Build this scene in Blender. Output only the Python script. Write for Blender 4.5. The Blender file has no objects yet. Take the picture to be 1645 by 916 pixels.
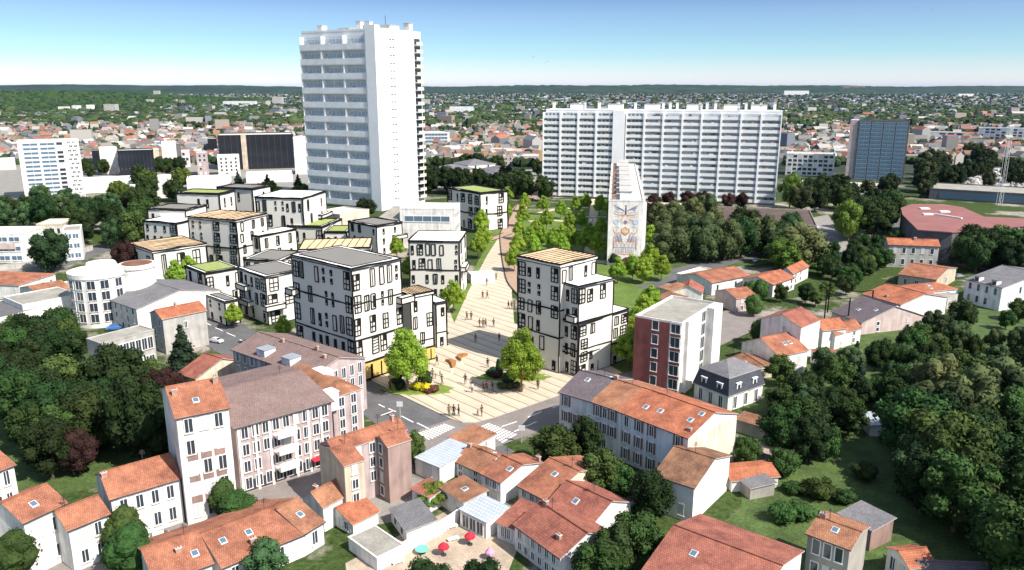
import bpy, math, random, zlib
import numpy as np
from mathutils import Vector, Matrix

# ------------------------------------------------------------------ camera, light, exposure
scene = bpy.context.scene
col = scene.collection
H, FPX, CX, CY, HORIZON = 48.0, 1250.0, 822.5, 458.0, 141.0
PITCH = math.atan((CY - HORIZON) / FPX)
CP, SP = math.cos(PITCH), math.sin(PITCH)
cam_d = bpy.data.cameras.new('camera'); cam = bpy.data.objects.new('camera', cam_d); col.objects.link(cam)
cam.location = (0, 0, H); cam.rotation_euler = (math.pi / 2 - PITCH, 0, 0)
cam_d.sensor_fit = 'HORIZONTAL'; cam_d.sensor_width = 36.0; cam_d.lens = 36.0 * FPX / 1645.0
cam_d.clip_start = 0.5; cam_d.clip_end = 40000
scene.camera = cam

SUN_AZ, SUN_EL = math.radians(127), math.radians(47)      # azimuth clockwise from +Y (the way the camera looks)
sun_dir = Vector((math.sin(SUN_AZ) * math.cos(SUN_EL), math.cos(SUN_AZ) * math.cos(SUN_EL), math.sin(SUN_EL)))
sun_d = bpy.data.lights.new('sun', 'SUN'); sun = bpy.data.objects.new('sun', sun_d); col.objects.link(sun)
sun_d.energy = 4.3; sun_d.angle = math.radians(0.5); sun_d.color = (1.0, 0.95, 0.87)
sun.rotation_euler = sun_dir.to_track_quat('Z', 'Y').to_euler(); sun.location = (60, -40, 150)

world = bpy.data.worlds.new('World'); scene.world = world; world.use_nodes = True
wn, wl = world.node_tree.nodes, world.node_tree.links
bg = wn['Background']; bg.inputs['Strength'].default_value = 0.13
sky = wn.new('ShaderNodeTexSky'); sky.sky_type = 'NISHITA'; sky.sun_disc = False
sky.sun_elevation = SUN_EL; sky.sun_rotation = SUN_AZ; sky.altitude = 200; sky.air_density = 1.0; sky.dust_density = 0.6; sky.ozone_density = 1.5
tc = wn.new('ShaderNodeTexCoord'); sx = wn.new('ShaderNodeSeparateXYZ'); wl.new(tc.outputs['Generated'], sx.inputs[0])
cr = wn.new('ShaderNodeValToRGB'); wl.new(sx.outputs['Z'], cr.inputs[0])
STOPS = ((0, (0.856, 0.893, 1.178, 1)), (0.6, (1.250, 1.060, 0.880, 1)), (0.0217, (0.598, 0.699, 0.911, 1)), (0.0379, (0.432, 0.607, 0.791, 1)), (0.06, (0.373, 0.520, 0.690, 1)), (0.085, (0.354, 0.442, 0.626, 1)), (0.104, (0.285, 0.373, 0.534, 1)), (0.2, (0.500, 0.550, 0.620, 1)))  # highest stops, out of view, are tinted warm to add fill on shaded walls
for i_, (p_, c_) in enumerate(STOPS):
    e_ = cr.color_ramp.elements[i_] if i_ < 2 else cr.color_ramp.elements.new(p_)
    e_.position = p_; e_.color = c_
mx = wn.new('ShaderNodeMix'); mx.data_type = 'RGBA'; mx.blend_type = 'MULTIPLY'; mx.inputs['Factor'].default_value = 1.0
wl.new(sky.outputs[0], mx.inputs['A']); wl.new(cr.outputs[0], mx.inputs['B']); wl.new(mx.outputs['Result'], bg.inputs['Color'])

vs = scene.view_settings; vs.view_transform = 'Standard'; vs.look = 'None'; vs.gamma = 1; vs.use_curve_mapping = False; vs.exposure = 0.84
scene.cycles.max_bounces = 5; scene.cycles.diffuse_bounces = 3; scene.cycles.transparent_max_bounces = 4
scene.cycles.use_denoising = True
RND = random.Random(11)

# ------------------------------------------------------------------ measuring: a point of the photograph seen at a height
def ray(px, py):
    u, v = (px - CX) / FPX, (CY - py) / FPX
    return Vector((u, CP + v * SP, -SP + v * CP))
def at(px, py, z=0.0):
    d = ray(px, py); t = (z - H) / d.z
    return Vector((d.x * t, d.y * t, z))
def height_of(px, ytop, ybase):
    Y = at(px, ybase, 0).y; d = ray(px, ytop); return H + d.z * (Y / d.y)
def to_px(p):
    x, y, z = p[0], p[1], p[2] - H
    dz = y * CP - z * SP; v = (y * SP + z * CP) / dz; u = x / dz
    return (CX + u * FPX, CY - v * FPX)

# ------------------------------------------------------------------ materials
MATS = {}
def mat(name, colr, rough=.85, var=.18, scale=.6, fine=0.0, metal=0.0, objvar=0.0, bump=0.0, spec=.3, hue=0.0):
    if name in MATS: return MATS[name]
    m = bpy.data.materials.new(name); MATS[name] = m; m.use_nodes = True
    n, l = m.node_tree.nodes, m.node_tree.links
    b = n['Principled BSDF']; b.inputs['Roughness'].default_value = rough; b.inputs['Metallic'].default_value = metal
    b.inputs['Specular IOR Level'].default_value = spec
    geo = n.new('ShaderNodeNewGeometry')
    no = n.new('ShaderNodeTexNoise'); no.inputs['Scale'].default_value = scale; no.inputs['Detail'].default_value = 6; no.inputs['Roughness'].default_value = .65
    l.new(geo.outputs['Position'], no.inputs['Vector'])
    mr = n.new('ShaderNodeMapRange'); mr.inputs['From Min'].default_value = .3; mr.inputs['From Max'].default_value = .7
    mr.inputs['To Min'].default_value = 1 - var; mr.inputs['To Max'].default_value = 1 + var
    l.new(no.outputs['Fac'], mr.inputs['Value']); val = mr.outputs[0]
    if fine:
        n2 = n.new('ShaderNodeTexNoise'); n2.inputs['Scale'].default_value = scale * 9; n2.inputs['Detail'].default_value = 3
        l.new(geo.outputs['Position'], n2.inputs['Vector'])
        m2 = n.new('ShaderNodeMapRange'); m2.inputs['From Min'].default_value = .3; m2.inputs['From Max'].default_value = .7
        m2.inputs['To Min'].default_value = 1 - fine; m2.inputs['To Max'].default_value = 1 + fine
        l.new(n2.outputs['Fac'], m2.inputs['Value'])
        mm = n.new('ShaderNodeMath'); mm.operation = 'MULTIPLY'; l.new(val, mm.inputs[0]); l.new(m2.outputs[0], mm.inputs[1]); val = mm.outputs[0]
    if objvar or hue:
        oi = n.new('ShaderNodeObjectInfo')
        if objvar:
            m3 = n.new('ShaderNodeMapRange'); m3.inputs['To Min'].default_value = 1 - objvar; m3.inputs['To Max'].default_value = 1 + objvar
            l.new(oi.outputs['Random'], m3.inputs['Value'])
            mm = n.new('ShaderNodeMath'); mm.operation = 'MULTIPLY'; l.new(val, mm.inputs[0]); l.new(m3.outputs[0], mm.inputs[1]); val = mm.outputs[0]
    mixn = n.new('ShaderNodeMix'); mixn.data_type = 'RGBA'; mixn.blend_type = 'MULTIPLY'; mixn.inputs['Factor'].default_value = 1
    mixn.inputs['A'].default_value = (*colr, 1); l.new(val, mixn.inputs['B']); out = mixn.outputs['Result']
    if hue:
        hs = n.new('ShaderNodeHueSaturation'); m4 = n.new('ShaderNodeMapRange'); m4.inputs['To Min'].default_value = .5 - hue; m4.inputs['To Max'].default_value = .5 + hue
        ml = n.new('ShaderNodeMath'); ml.operation = 'MULTIPLY'; ml.inputs[1].default_value = 7.31; fr = n.new('ShaderNodeMath'); fr.operation = 'FRACT'
        l.new(oi.outputs['Random'], ml.inputs[0]); l.new(ml.outputs[0], fr.inputs[0]); l.new(fr.outputs[0], m4.inputs['Value'])
        l.new(m4.outputs[0], hs.inputs['Hue']); l.new(out, hs.inputs['Color']); out = hs.outputs['Color']
    l.new(out, b.inputs['Base Color'])
    if bump:
        bp = n.new('ShaderNodeBump'); bp.inputs['Strength'].default_value = bump; bp.inputs['Distance'].default_value = .15
        l.new(no.outputs['Fac'], bp.inputs['Height']); l.new(bp.outputs[0], b.inputs['Normal'])
    return m

def tile_mat(name, colr, pitch=.27, var=.17, dark=.66, stain=.5):
    """clay tiles: courses and columns from the roof's own UV (metres), stains in patches"""
    m = bpy.data.materials.new(name); MATS[name] = m; m.use_nodes = True
    n, l = m.node_tree.nodes, m.node_tree.links; b = n['Principled BSDF']; b.inputs['Roughness'].default_value = .9; b.inputs['Specular IOR Level'].default_value = .2
    uv = n.new('ShaderNodeUVMap'); geo = n.new('ShaderNodeNewGeometry')
    br = n.new('ShaderNodeTexBrick'); br.inputs['Scale'].default_value = 1.0; br.inputs['Brick Width'].default_value = pitch * .8; br.inputs['Row Height'].default_value = pitch
    br.inputs['Mortar Size'].default_value = .035; br.inputs['Bias'].default_value = 0.1
    c = Vector(colr)
    br.inputs['Color1'].default_value = (*(c * (1 + var)), 1); br.inputs['Color2'].default_value = (*(c * (1 - var)), 1); br.inputs['Mortar'].default_value = (*(c * dark), 1)
    l.new(uv.outputs[0], br.inputs['Vector'])
    no = n.new('ShaderNodeTexNoise'); no.inputs['Scale'].default_value = .45; no.inputs['Detail'].default_value = 8; no.inputs['Roughness'].default_value = .7
    l.new(geo.outputs['Position'], no.inputs['Vector'])
    mr = n.new('ShaderNodeValToRGB'); l.new(no.outputs['Fac'], mr.inputs[0])
    mr.color_ramp.elements[0].position = .32; mr.color_ramp.elements[0].color = (1 - stain, 1 - stain, 1 - stain * .8, 1)
    mr.color_ramp.elements[1].position = .66; mr.color_ramp.elements[1].color = (1 + stain * .35, 1 + stain * .45, 1 + stain * .6, 1)
    mixn = n.new('ShaderNodeMix'); mixn.data_type = 'RGBA'; mixn.blend_type = 'MULTIPLY'; mixn.inputs['Factor'].default_value = 1
    l.new(br.outputs['Color'], mixn.inputs['A']); l.new(mr.outputs[0], mixn.inputs['B']); l.new(mixn.outputs['Result'], b.inputs['Base Color'])
    bp = n.new('ShaderNodeBump'); bp.inputs['Strength'].default_value = .5; bp.inputs['Distance'].default_value = .05; l.new(br.outputs['Fac'], bp.inputs['Height']); bp.invert = True
    l.new(bp.outputs[0], b.inputs['Normal'])
    return m

def stucco(name, colr, var=.19):
    """rendered wall: blotches and rain streaks running down"""
    m = bpy.data.materials.new(name); MATS[name] = m; m.use_nodes = True
    n, l = m.node_tree.nodes, m.node_tree.links; b = n['Principled BSDF']; b.inputs['Roughness'].default_value = .9; b.inputs['Specular IOR Level'].default_value = .2
    geo = n.new('ShaderNodeNewGeometry'); no = n.new('ShaderNodeTexNoise'); no.inputs['Scale'].default_value = .5; no.inputs['Detail'].default_value = 7
    l.new(geo.outputs['Position'], no.inputs['Vector'])
    mp = n.new('ShaderNodeMapping'); mp.inputs['Scale'].default_value = (1.3, 1.3, .12); l.new(geo.outputs['Position'], mp.inputs['Vector'])
    n2 = n.new('ShaderNodeTexNoise'); n2.inputs['Scale'].default_value = 1.2; n2.inputs['Detail'].default_value = 5; l.new(mp.outputs[0], n2.inputs['Vector'])
    ad = n.new('ShaderNodeMath'); ad.operation = 'ADD'; l.new(no.outputs['Fac'], ad.inputs[0]); l.new(n2.outputs['Fac'], ad.inputs[1])
    mr = n.new('ShaderNodeMapRange'); mr.inputs['From Min'].default_value = .7; mr.inputs['From Max'].default_value = 1.2
    mr.inputs['To Min'].default_value = 1 - 1.6 * var; mr.inputs['To Max'].default_value = 1 + .5 * var; l.new(ad.outputs[0], mr.inputs['Value'])
    mixn = n.new('ShaderNodeMix'); mixn.data_type = 'RGBA'; mixn.blend_type = 'MULTIPLY'; mixn.inputs['Factor'].default_value = 1
    mixn.inputs['A'].default_value = (*colr, 1); l.new(mr.outputs[0], mixn.inputs['B']); l.new(mixn.outputs['Result'], b.inputs['Base Color'])
    return m

def flat(name, colr, rough=.8, spec=.2):
    m = bpy.data.materials.new(name); MATS[name] = m; m.use_nodes = True
    b = m.node_tree.nodes['Principled BSDF']; b.inputs['Base Color'].default_value = (*colr, 1); b.inputs['Roughness'].default_value = rough; b.inputs['Specular IOR Level'].default_value = spec
    return m

for nm, c_ in dict(white=(.77, .735, .69), cream=(.66, .58, .46), sand=(.52, .44, .34), grey=(.44, .42, .39), pink=(.56, .45, .42), pale=(.70, .70, .71),
                   rose=(.43, .345, .335), mauve=(.34, .24, .21), brown=(.30, .20, .17), dim=(.34, .31, .28), brick=(.29, .095, .085), darkgrey=(.13, .13, .14), ochre=(.50, .32, .16)).items():
    stucco('stucco_' + nm, c_)
tile_mat('tile_orange', (.42, .165, .090)); tile_mat('tile_red', (.39, .140, .090)); tile_mat('tile_bright', (.49, .170, .085)); tile_mat('tile_brown', (.33, .155, .085))
tile_mat('tile_mauve', (.27, .185, .16), stain=.2); tile_mat('tile_rust', (.42, .19, .10)); tile_mat('slate', (.085, .09, .11), stain=.2); tile_mat('slate_grey', (.22, .21, .21), stain=.25)
tile_mat('tile_purple', (.17, .135, .14), stain=.25); tile_mat('tile_mossy', (.30, .15, .08), stain=.7)
mat('flat_roof', (.30, .28, .24), var=.25, scale=.35, fine=.12); mat('flat_light', (.55, .51, .45), var=.2, scale=.3, fine=.1); mat('flat_brown', (.10, .07, .06), var=.2, scale=.3, fine=.1)
mat('flat_pink', (.25, .105, .095), var=.12, scale=.2, fine=.06); mat('flat_white', (.78, .78, .77), var=.12, scale=.3, fine=.06); tile_mat('metal_sheet', (.46, .50, .54), pitch=.55, var=.06, dark=.6, stain=.15)
mat('concrete', (.45, .43, .40), var=.2, scale=.6, fine=.1); mat('tower_white', (.82, .82, .82), var=.05, scale=.15, fine=.03); mat('recess_blue', (.66, .72, .78), var=.12, scale=.3); flat('pale_glass', (.44, .50, .56), rough=.2, spec=.5)  # recess_blue puts the loggias' bluish shade into their back wall colour
flat('glass', (.035, .045, .06), rough=.12, spec=.6); flat('glass_blue', (.10, .16, .22), rough=.15, spec=.6); flat('dark_glass', (.018, .02, .026), rough=.15, spec=.5)
flat('frame_blue', (.25, .37, .46)); flat('frame_white', (.75, .75, .73)); flat('shutter_grey', (.55, .56, .57)); flat('shutter_brown', (.22, .12, .09)); flat('sill', (.62, .59, .55)); flat('ink', (.012, .011, .010), rough=.9); flat('dark_metal', (.05, .05, .055), rough=.5)
mat('chimney', (.40, .24, .18), var=.25, scale=2.0); flat('pot', (.42, .16, .09))
mat('sketch_wall', (.66, .63, .565), var=.035, scale=.12); flat('sketch_pane', (.62, .60, .55), rough=.4); mat('sketch_grey', (.20, .19, .17), var=.05, scale=.2); mat('sketch_white', (.83, .82, .80), var=.03, scale=.2)
mat('sketch_lawn', (.27, .32, .10), var=.18, scale=.8, fine=.15); mat('sketch_yellow', (.62, .43, .13), var=.12, scale=.4)

# ------------------------------------------------------------------ mesh builder
WL = {}
class MB:
    def __init__(s): s.v, s.f, s.m, s.u = [], [], [], []
    def poly(s, pts, m=0, uv=None):
        i = len(s.v); s.v += [tuple(p) for p in pts]; s.f.append(tuple(range(i, i + len(pts)))); s.m.append(m); s.u.append(uv)
    def hexa(s, lo, hi, m=0, mtop=None):
        """solid between two rings of points (lower, upper)"""
        n = len(lo)
        for i in range(n):
            j = (i + 1) % n; s.poly([lo[i], lo[j], hi[j], hi[i]], m)
        s.poly(hi, m if mtop is None else mtop); s.poly(lo[::-1], m)
    def box(s, c, e, n, L, D, z0, z1, m=0):
        """box from corner c (2d) along unit vectors e (L), n (D)"""
        c = Vector((c[0], c[1])); e = Vector((e[0], e[1])); n = Vector((n[0], n[1]))
        q = [c, c + e * L, c + e * L + n * D, c + n * D]
        s.hexa([(p.x, p.y, z0) for p in q], [(p.x, p.y, z1) for p in q], m)
    def cbox(s, x, y, z, sx_, sy_, sz, m=0, rot=0.0):
        c_, s_ = math.cos(rot), math.sin(rot)
        q = [(x + dx * c_ - dy * s_, y + dx * s_ + dy * c_) for dx, dy in ((-sx_ / 2, -sy_ / 2), (sx_ / 2, -sy_ / 2), (sx_ / 2, sy_ / 2), (-sx_ / 2, sy_ / 2))]
        s.hexa([(a, b, z) for a, b in q], [(a, b, z + sz) for a, b in q], m)
    def bar(s, p, q, w, m=0, w2=None):
        p, q = Vector(p), Vector(q); d = (q - p)
        if d.length < 1e-6: return
        d.normalize(); up = Vector((0, 0, 1)) if abs(d.z) < .9 else Vector((0, 1, 0))
        a = d.cross(up).normalized(); b = a.cross(d).normalized(); w2 = w if w2 is None else w2
        lo = [p + (a * i + b * j) * (w / 2) for i, j in ((-1, -1), (1, -1), (1, 1), (-1, 1))]
        hi = [q + (a * i + b * j) * (w2 / 2) for i, j in ((-1, -1), (1, -1), (1, 1), (-1, 1))]
        s.hexa(lo, hi, m)
    def cyl(s, x, y, z0, z1, r0, r1=None, n=10, m=0):
        r1 = r0 if r1 is None else r1
        lo = [(x + r0 * math.cos(2 * math.pi * i / n), y + r0 * math.sin(2 * math.pi * i / n), z0) for i in range(n)]
        hi = [(x + r1 * math.cos(2 * math.pi * i / n), y + r1 * math.sin(2 * math.pi * i / n), z1) for i in range(n)]
        s.hexa(lo, hi, m)
    def mesh(s, name, mats, off=(0, 0, 0), smooth=False):
        me = bpy.data.meshes.new(name); ox, oy, oz = off
        me.from_pydata([(x - ox, y - oy, z - oz) for x, y, z in s.v], [], s.f)
        for k in mats: me.materials.append(MATS[k] if isinstance(k, str) else k)
        me.polygons.foreach_set('material_index', s.m)
        if any(u is not None for u in s.u):
            ul = me.uv_layers.new(name='UVMap'); k = 0
            for f, u in zip(s.f, s.u):
                for j in range(len(f)):
                    ul.data[k].uv = u[j] if u is not None else (s.v[f[j]][0] + s.v[f[j]][1], s.v[f[j]][2]); k += 1
        if smooth: me.polygons.foreach_set('use_smooth', [True] * len(s.f))
        me.update(); return me
    def build(s, name, mats, parent=None, origin=None, smooth=False):
        off = WL[parent.name] if parent is not None else Vector(origin or (0, 0, 0))
        o = bpy.data.objects.new(name, s.mesh(name, mats, off, smooth)); col.objects.link(o)
        if parent is not None: o.parent = parent
        else: o.location = off
        WL[o.name] = Vector(off); return o

def tag(o, label=None, cat=None, group=None, kind=None):
    if label: o['label'] = label
    if cat: o['category'] = cat
    if group: o['group'] = group
    if kind: o['kind'] = kind
    elif cat: o['kind'] = 'thing'
    return o
def empty(name, loc, label=None, cat=None, group=None):
    o = bpy.data.objects.new(name, None); o.empty_display_size = .5; col.objects.link(o); o.location = loc; WL[o.name] = Vector(loc)
    return tag(o, label, cat, group)
def inst(name, me, parent, loc, rz=0.0, scale=None):
    """an object sharing mesh me, at world loc under parent (parents are never rotated)"""
    o = bpy.data.objects.new(name, me); col.objects.link(o)
    if parent is not None: o.parent = parent; o.location = Vector(loc) - WL[parent.name]
    else: o.location = loc
    o.rotation_euler = (0, 0, rz)
    if scale: o.scale = scale
    WL[o.name] = Vector(loc); return o
def sub(name, me, parent):
    o = bpy.data.objects.new(name, me); col.objects.link(o); o.parent = parent; WL[o.name] = WL[parent.name]; return o
def copy_tree(o, parent=None):
    c = o.copy(); col.objects.link(c); c.parent = parent
    for ch in list(o.children): copy_tree(ch, c)
    return c

FOOT = []      # footprints of buildings, so that planting keeps clear
def inside(p, poly):
    x, y = p[0], p[1]; r = False; n = len(poly)
    for i in range(n):
        x1, y1 = poly[i][0], poly[i][1]; x2, y2 = poly[(i + 1) % n][0], poly[(i + 1) % n][1]
        if (y1 > y) != (y2 > y) and x < (x2 - x1) * (y - y1) / (y2 - y1) + x1: r = not r
    return r
def near_building(p, m):
    for q, c, r in FOOT:
        if (p[0] - c[0]) ** 2 + (p[1] - c[1]) ** 2 < (r + m) ** 2:
            if inside(p, q): return True
            for i in range(len(q)):
                a, b = q[i], q[(i + 1) % len(q)]; ab = b - a; t = max(0, min(1, (Vector((p[0], p[1])) - a).dot(ab) / max(ab.length_squared, 1e-6)))
                if (a + ab * t - Vector((p[0], p[1]))).length < m: return True
    return False

# ------------------------------------------------------------------ windows (shared meshes)
WIN = {}
def window_meshes(style, w, h, merge=False):
    key = (style, round(w, 2), round(h, 2), merge)
    if key in WIN: return WIN[key]
    f, g = MB(), MB()
    e, n = (1, 0), (0, 1)
    if style in ('std', 'shut', 'shutb', 'tall'):
        t = .09
        for x0, L in ((-w / 2 - t, t), (w / 2, t)): f.box((x0, -.10), e, n, L, .14, -t, h + t, 0)
        f.box((-w / 2, -.10), e, n, w, .14, h, h + t, 0); f.box((-w / 2 - .12, -.17), e, n, w + .24, .2, -t - .06, -t + .003, 1)
        f.box((-.03, -.06), e, n, .06, .06, 0, h, 0)
        if style in ('shut', 'shutb'):
            for x0 in (-w / 2 - t - w * .48 - .01, w / 2 + t + .01): f.box((x0, -.07), e, n, w * .48, .065, -.05, h + .05, 2)
        g.box((-w / 2, -.025), e, n, w, .06, 0, h, 0)
        mats = ['frame_white', 'sill', 'shutter_brown' if style == 'shutb' else 'shutter_grey']; gm = ['glass']
    elif style == 'dark':                      # deep reveal with dark glass and a thin surround
        f.box((-w / 2 - .1, -.05), e, n, w + .2, .05, h, h + .1, 0); f.box((-w / 2 - .1, -.12), e, n, w + .2, .12, -.12, 0, 0)
        for x0 in (-w / 2 - .1, w / 2): f.box((x0, -.05), e, n, .1, .05, 0, h, 0)
        g.box((-w / 2, -.02), e, n, w, .04, 0, h, 0); mats = ['frame_white']; gm = ['glass']
    elif style == 'closed':                    # shutters shut over the opening
        for x0 in (-w / 2, .01): f.box((x0, -.06), e, n, w / 2 - .01, .06, 0, h, 1)
        f.box((-w / 2 - .1, -.12), e, n, w + .2, .12, -.1, -.003, 0); f.box((-w / 2 - .06, -.05), e, n, w + .12, .05, h + .003, h + .08, 0); g = None; gm = None; mats = ['sill', 'shutter_grey']
    elif style in ('band', 'bandb'):
        f.box((-w / 2, -.14), e, n, w, .16, -.25, 0, 0); f.box((-w / 2, -.08), e, n, w, .1, h, h + .2, 0)
        k = max(2, int(w / 2.5))
        for i in range(k + 1): f.box((-w / 2 + i * (w - .12) / k, -.09), e, n, .12, .1, 0, h, 0)
        g.box((-w / 2, -.05), e, n, w, .06, 0, h, 0); mats = ['frame_white' if style == 'band' else 'frame_blue']; gm = ['glass_blue']
    elif style == 'slit':
        f.box((-w / 2, -.06), e, n, w, .08, 0, .12, 0); f.box((-w / 2, -.05), e, n, w * .42, .06, .12, h, 1); f.box((w * .08, -.05), e, n, w * .42, .06, .12, h, 1)
        mats = ['frame_white', 'glass']; g = None; gm = None
    elif style == 'balc':                      # loggia: slab, parapet panel, dark recess band with sliding doors
        f.box((-w / 2, -.9), e, n, w, .9, -.16, 0, 0); f.box((-w / 2 + .05, -.9), e, n, w - .1, .08, 0, h * .42, 1)
        for x0 in (-w / 2, w / 2 - .16): f.box((x0, -.9), e, n, .16, .9, 0, h - .16, 0)
        g.box((-w / 2 + .16, -.04), e, n, w - .32, .06, .05, h - .2, 0); mats = ['tower_white', 'frame_white']; gm = ['glass_blue']
    if g and merge:
        k = len(f.v); f.v += g.v; f.f += [tuple(i + k for i in q) for q in g.f]; f.m += [len(mats)] * len(g.f); f.u += g.u; mats = mats + gm; g = None
    fm = f.mesh('window', mats); gmsh = g.mesh('pane', gm) if g else None
    WIN[key] = (fm, gmsh); return WIN[key]
def put_window(root, style, w, h, p, e, name='window', pane=True):
    fm, gm = window_meshes(style, w, h, p[1] > 235 or not pane)      # too far to tell a pane from its frame: one mesh
    o = inst(name, fm, root, p, math.atan2(e.y, e.x))
    if gm and pane: sub('pane', gm, o)
    return o

# ------------------------------------------------------------------ buildings
class Building:
    def __init__(s, name, label, cat='house', group=None):
        s.name, s.label, s.cat, s.group, s.root = name, label, cat, group, None; s.rr = random.Random(zlib.crc32(label.encode()))
    def start(s, c):
        if s.root is None: s.root = empty(s.name, (c[0], c[1], 0), s.label, s.cat, s.group)
    def frame(s, A, B, C, h, yb, z0, rc, rise, vp=None):
        if h is None: h = height_of(B[0], B[1], yb)
        if not isinstance(A[0], float) and len(A) == 2: pass
        a, b = at(*A, h), at(*B, h)
        a2, b2 = Vector((a.x, a.y)), Vector((b.x, b.y)); e = (b2 - a2); L = e.length; e.normalize(); n = Vector((-e.y, e.x))
        if vp is not None:                    # the depth lines run to this point of the horizon
            d = ray(vp, HORIZON); n = Vector((d.x, d.y)).normalized(); e = Vector((n.y, -n.x)); d = ray(*A); L = 0.0
            d2 = Vector((d.x, d.y)).normalized(); den = e.x * d2.y - e.y * d2.x; L = (b2.x * d2.y - b2.y * d2.x) / den; a2 = b2 - e * L
        if isinstance(C, (int, float)): D = float(C)
        else:
            c = at(*C, h + (rise if rc else 0)); D = (Vector((c.x, c.y)) - b2).dot(n) * (2 if rc else 1)
        return a2, e, n, L, D, h
    def wing(s, A, B, C, h=None, yb=None, z0=0.0, roof='gable', axis=0, rise=2.2, rc=False, wall='stucco_white', tile='tile_orange', over=.35,
             win=(), chim=(), sky=(), parapet=.5, foot=True, band=None, dbg=True, vp=None):
        ya = at(B[0], yb if yb else B[1] + 25).y; k = s.k = .62 if ya < 200 else (.75 if ya < 330 else 1.0)      # the old houses are built small next to the drawn ones
        if ya < 200: rise *= k
        over *= k
        a, e, n, L, D, h = s.frame(A, B, C, h, yb, z0, rc, rise, vp)
        if dbg: print('WING %-40s L %.1f D %.1f h %.1f at %.0f,%.0f' % (s.label[:40], L, D, h, a.x, a.y))
        D = max(D, 1.5); h = max(h, z0 + 1.5)
        P = lambda u, v, z: (a.x + e.x * u + n.x * v, a.y + e.y * u + n.y * v, z)
        cc = P(L / 2, D / 2, 0); s.start(cc); root = s.root
        if foot: FOOT.append(([Vector(P(*q, 0)[:2]) for q in ((0, 0), (L, 0), (L, D), (0, D))], cc, math.hypot(L, D) / 2))
        w = MB(); r = MB()
        c0 = [P(0, 0, z0), P(L, 0, z0), P(L, D, z0), P(0, D, z0)]
        if roof in ('flat', 'hip', 'mansard', 'none'):
            top = [P(0, 0, h), P(L, 0, h), P(L, D, h), P(0, D, h)]; w.hexa(c0, top)
            rz = lambda u, v: h + .1
        elif roof == 'mono':
            top = [P(0, 0, h), P(L, 0, h), P(L, D, h + rise), P(0, D, h + rise)]; w.hexa(c0, top); rz = lambda u, v: h + rise * v / D
        elif roof == 'monox':                 # rises along AB
            top = [P(0, 0, h), P(L, 0, h + rise), P(L, D, h + rise), P(0, D, h)]; w.hexa(c0, top); rz = lambda u, v: h + rise * u / L
        elif axis == 0:
            w.poly([c0[0], c0[1], P(L, 0, h), P(0, 0, h)]); w.poly([c0[2], c0[3], P(0, D, h), P(L, D, h)])
            w.poly([c0[1], c0[2], P(L, D, h), P(L, D / 2, h + rise), P(L, 0, h)]); w.poly([c0[3], c0[0], P(0, 0, h), P(0, D / 2, h + rise), P(0, D, h)])
            rz = lambda u, v: h + rise * (1 - abs(v - D / 2) / (D / 2))
        else:
            w.poly([c0[1], c0[2], P(L, D, h), P(L, 0, h)]); w.poly([c0[3], c0[0], P(0, 0, h), P(0, D, h)])
            w.poly([c0[0], c0[1], P(L, 0, h), P(L / 2, 0, h + rise), P(0, 0, h)]); w.poly([c0[2], c0[3], P(0, D, h), P(L / 2, D, h + rise), P(L, D, h)])
            rz = lambda u, v: h + rise * (1 - abs(u - L / 2) / (L / 2))
        wo = w.build('wall', [wall], root)
        th = .16 * k; o = over; lift = .03
        def slab(quad, m=0):
            """roof slab from 4 points low-left, low-right, up-right, up-left with tile uv in metres"""
            q = [Vector(p) for p in quad]; wd = (q[1] - q[0]).length; ln = (q[-1] - q[0]).length
            uvs = [(0, 0), (wd, 0), (wd, ln), (0, ln)] if len(q) == 4 else [(0, 0), (wd, 0), (wd / 2, ln)]
            if len(q) == 4:
                k = (q[2] - q[3]).length; sh = (q[3] - q[0]).dot((q[1] - q[0]).normalized()); uvs = [(0, 0), (wd, 0), (sh + k, ln), (sh, ln)]
            dn = [p - Vector((0, 0, th)) for p in q]
            r.poly(q, m, uvs); r.poly(dn[::-1], 1)
            for i in range(len(q)):
                j = (i + 1) % len(q); r.poly([dn[i], dn[j], q[j], q[i]], 1)
        up = th + lift
        if roof == 'gable' and axis == 0:
            kk = rise / (D / 2)
            slab([P(-o, -o, h - o * kk + up), P(L + o, -o, h - o * kk + up), P(L + o, D / 2, h + rise + up), P(-o, D / 2, h + rise + up)])
            slab([P(L + o, D + o, h - o * kk + up), P(-o, D + o, h - o * kk + up), P(-o, D / 2, h + rise + up), P(L + o, D / 2, h + rise + up)])
            r.bar(P(-o, D / 2, h + rise + up), P(L + o, D / 2, h + rise + up), .3 * k, 0)
            for v_ in (-o, D + o): r.bar(P(-o, v_, h - o * kk + up - .06), P(L + o, v_, h - o * kk + up - .06), .11 * k + .03, 3)
        elif roof == 'gable':
            kk = rise / (L / 2)
            slab([P(L + o, -o, h - o * kk + up), P(L + o, D + o, h - o * kk + up), P(L / 2, D + o, h + rise + up), P(L / 2, -o, h + rise + up)])
            slab([P(-o, D + o, h - o * kk + up), P(-o, -o, h - o * kk + up), P(L / 2, -o, h + rise + up), P(L / 2, D + o, h + rise + up)])
            r.bar(P(L / 2, -o, h + rise + up), P(L / 2, D + o, h + rise + up), .3 * k, 0)
        elif roof == 'mono':
            kk = rise / D; slab([P(-o, -o, h - o * kk + up), P(L + o, -o, h - o * kk + up), P(L + o, D + o, h + rise + o * kk + up), P(-o, D + o, h + rise + o * kk + up)])
        elif roof == 'monox':
            kk = rise / L; slab([P(-o, D + o, h - o * kk + up), P(-o, -o, h - o * kk + up), P(L + o, -o, h + rise + o * kk + up), P(L + o, D + o, h + rise + o * kk + up)])
        elif roof in ('hip', 'mansard'):
            x0, y0, x1, y1, hb = -o, -o, L + o, D + o, h
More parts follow.
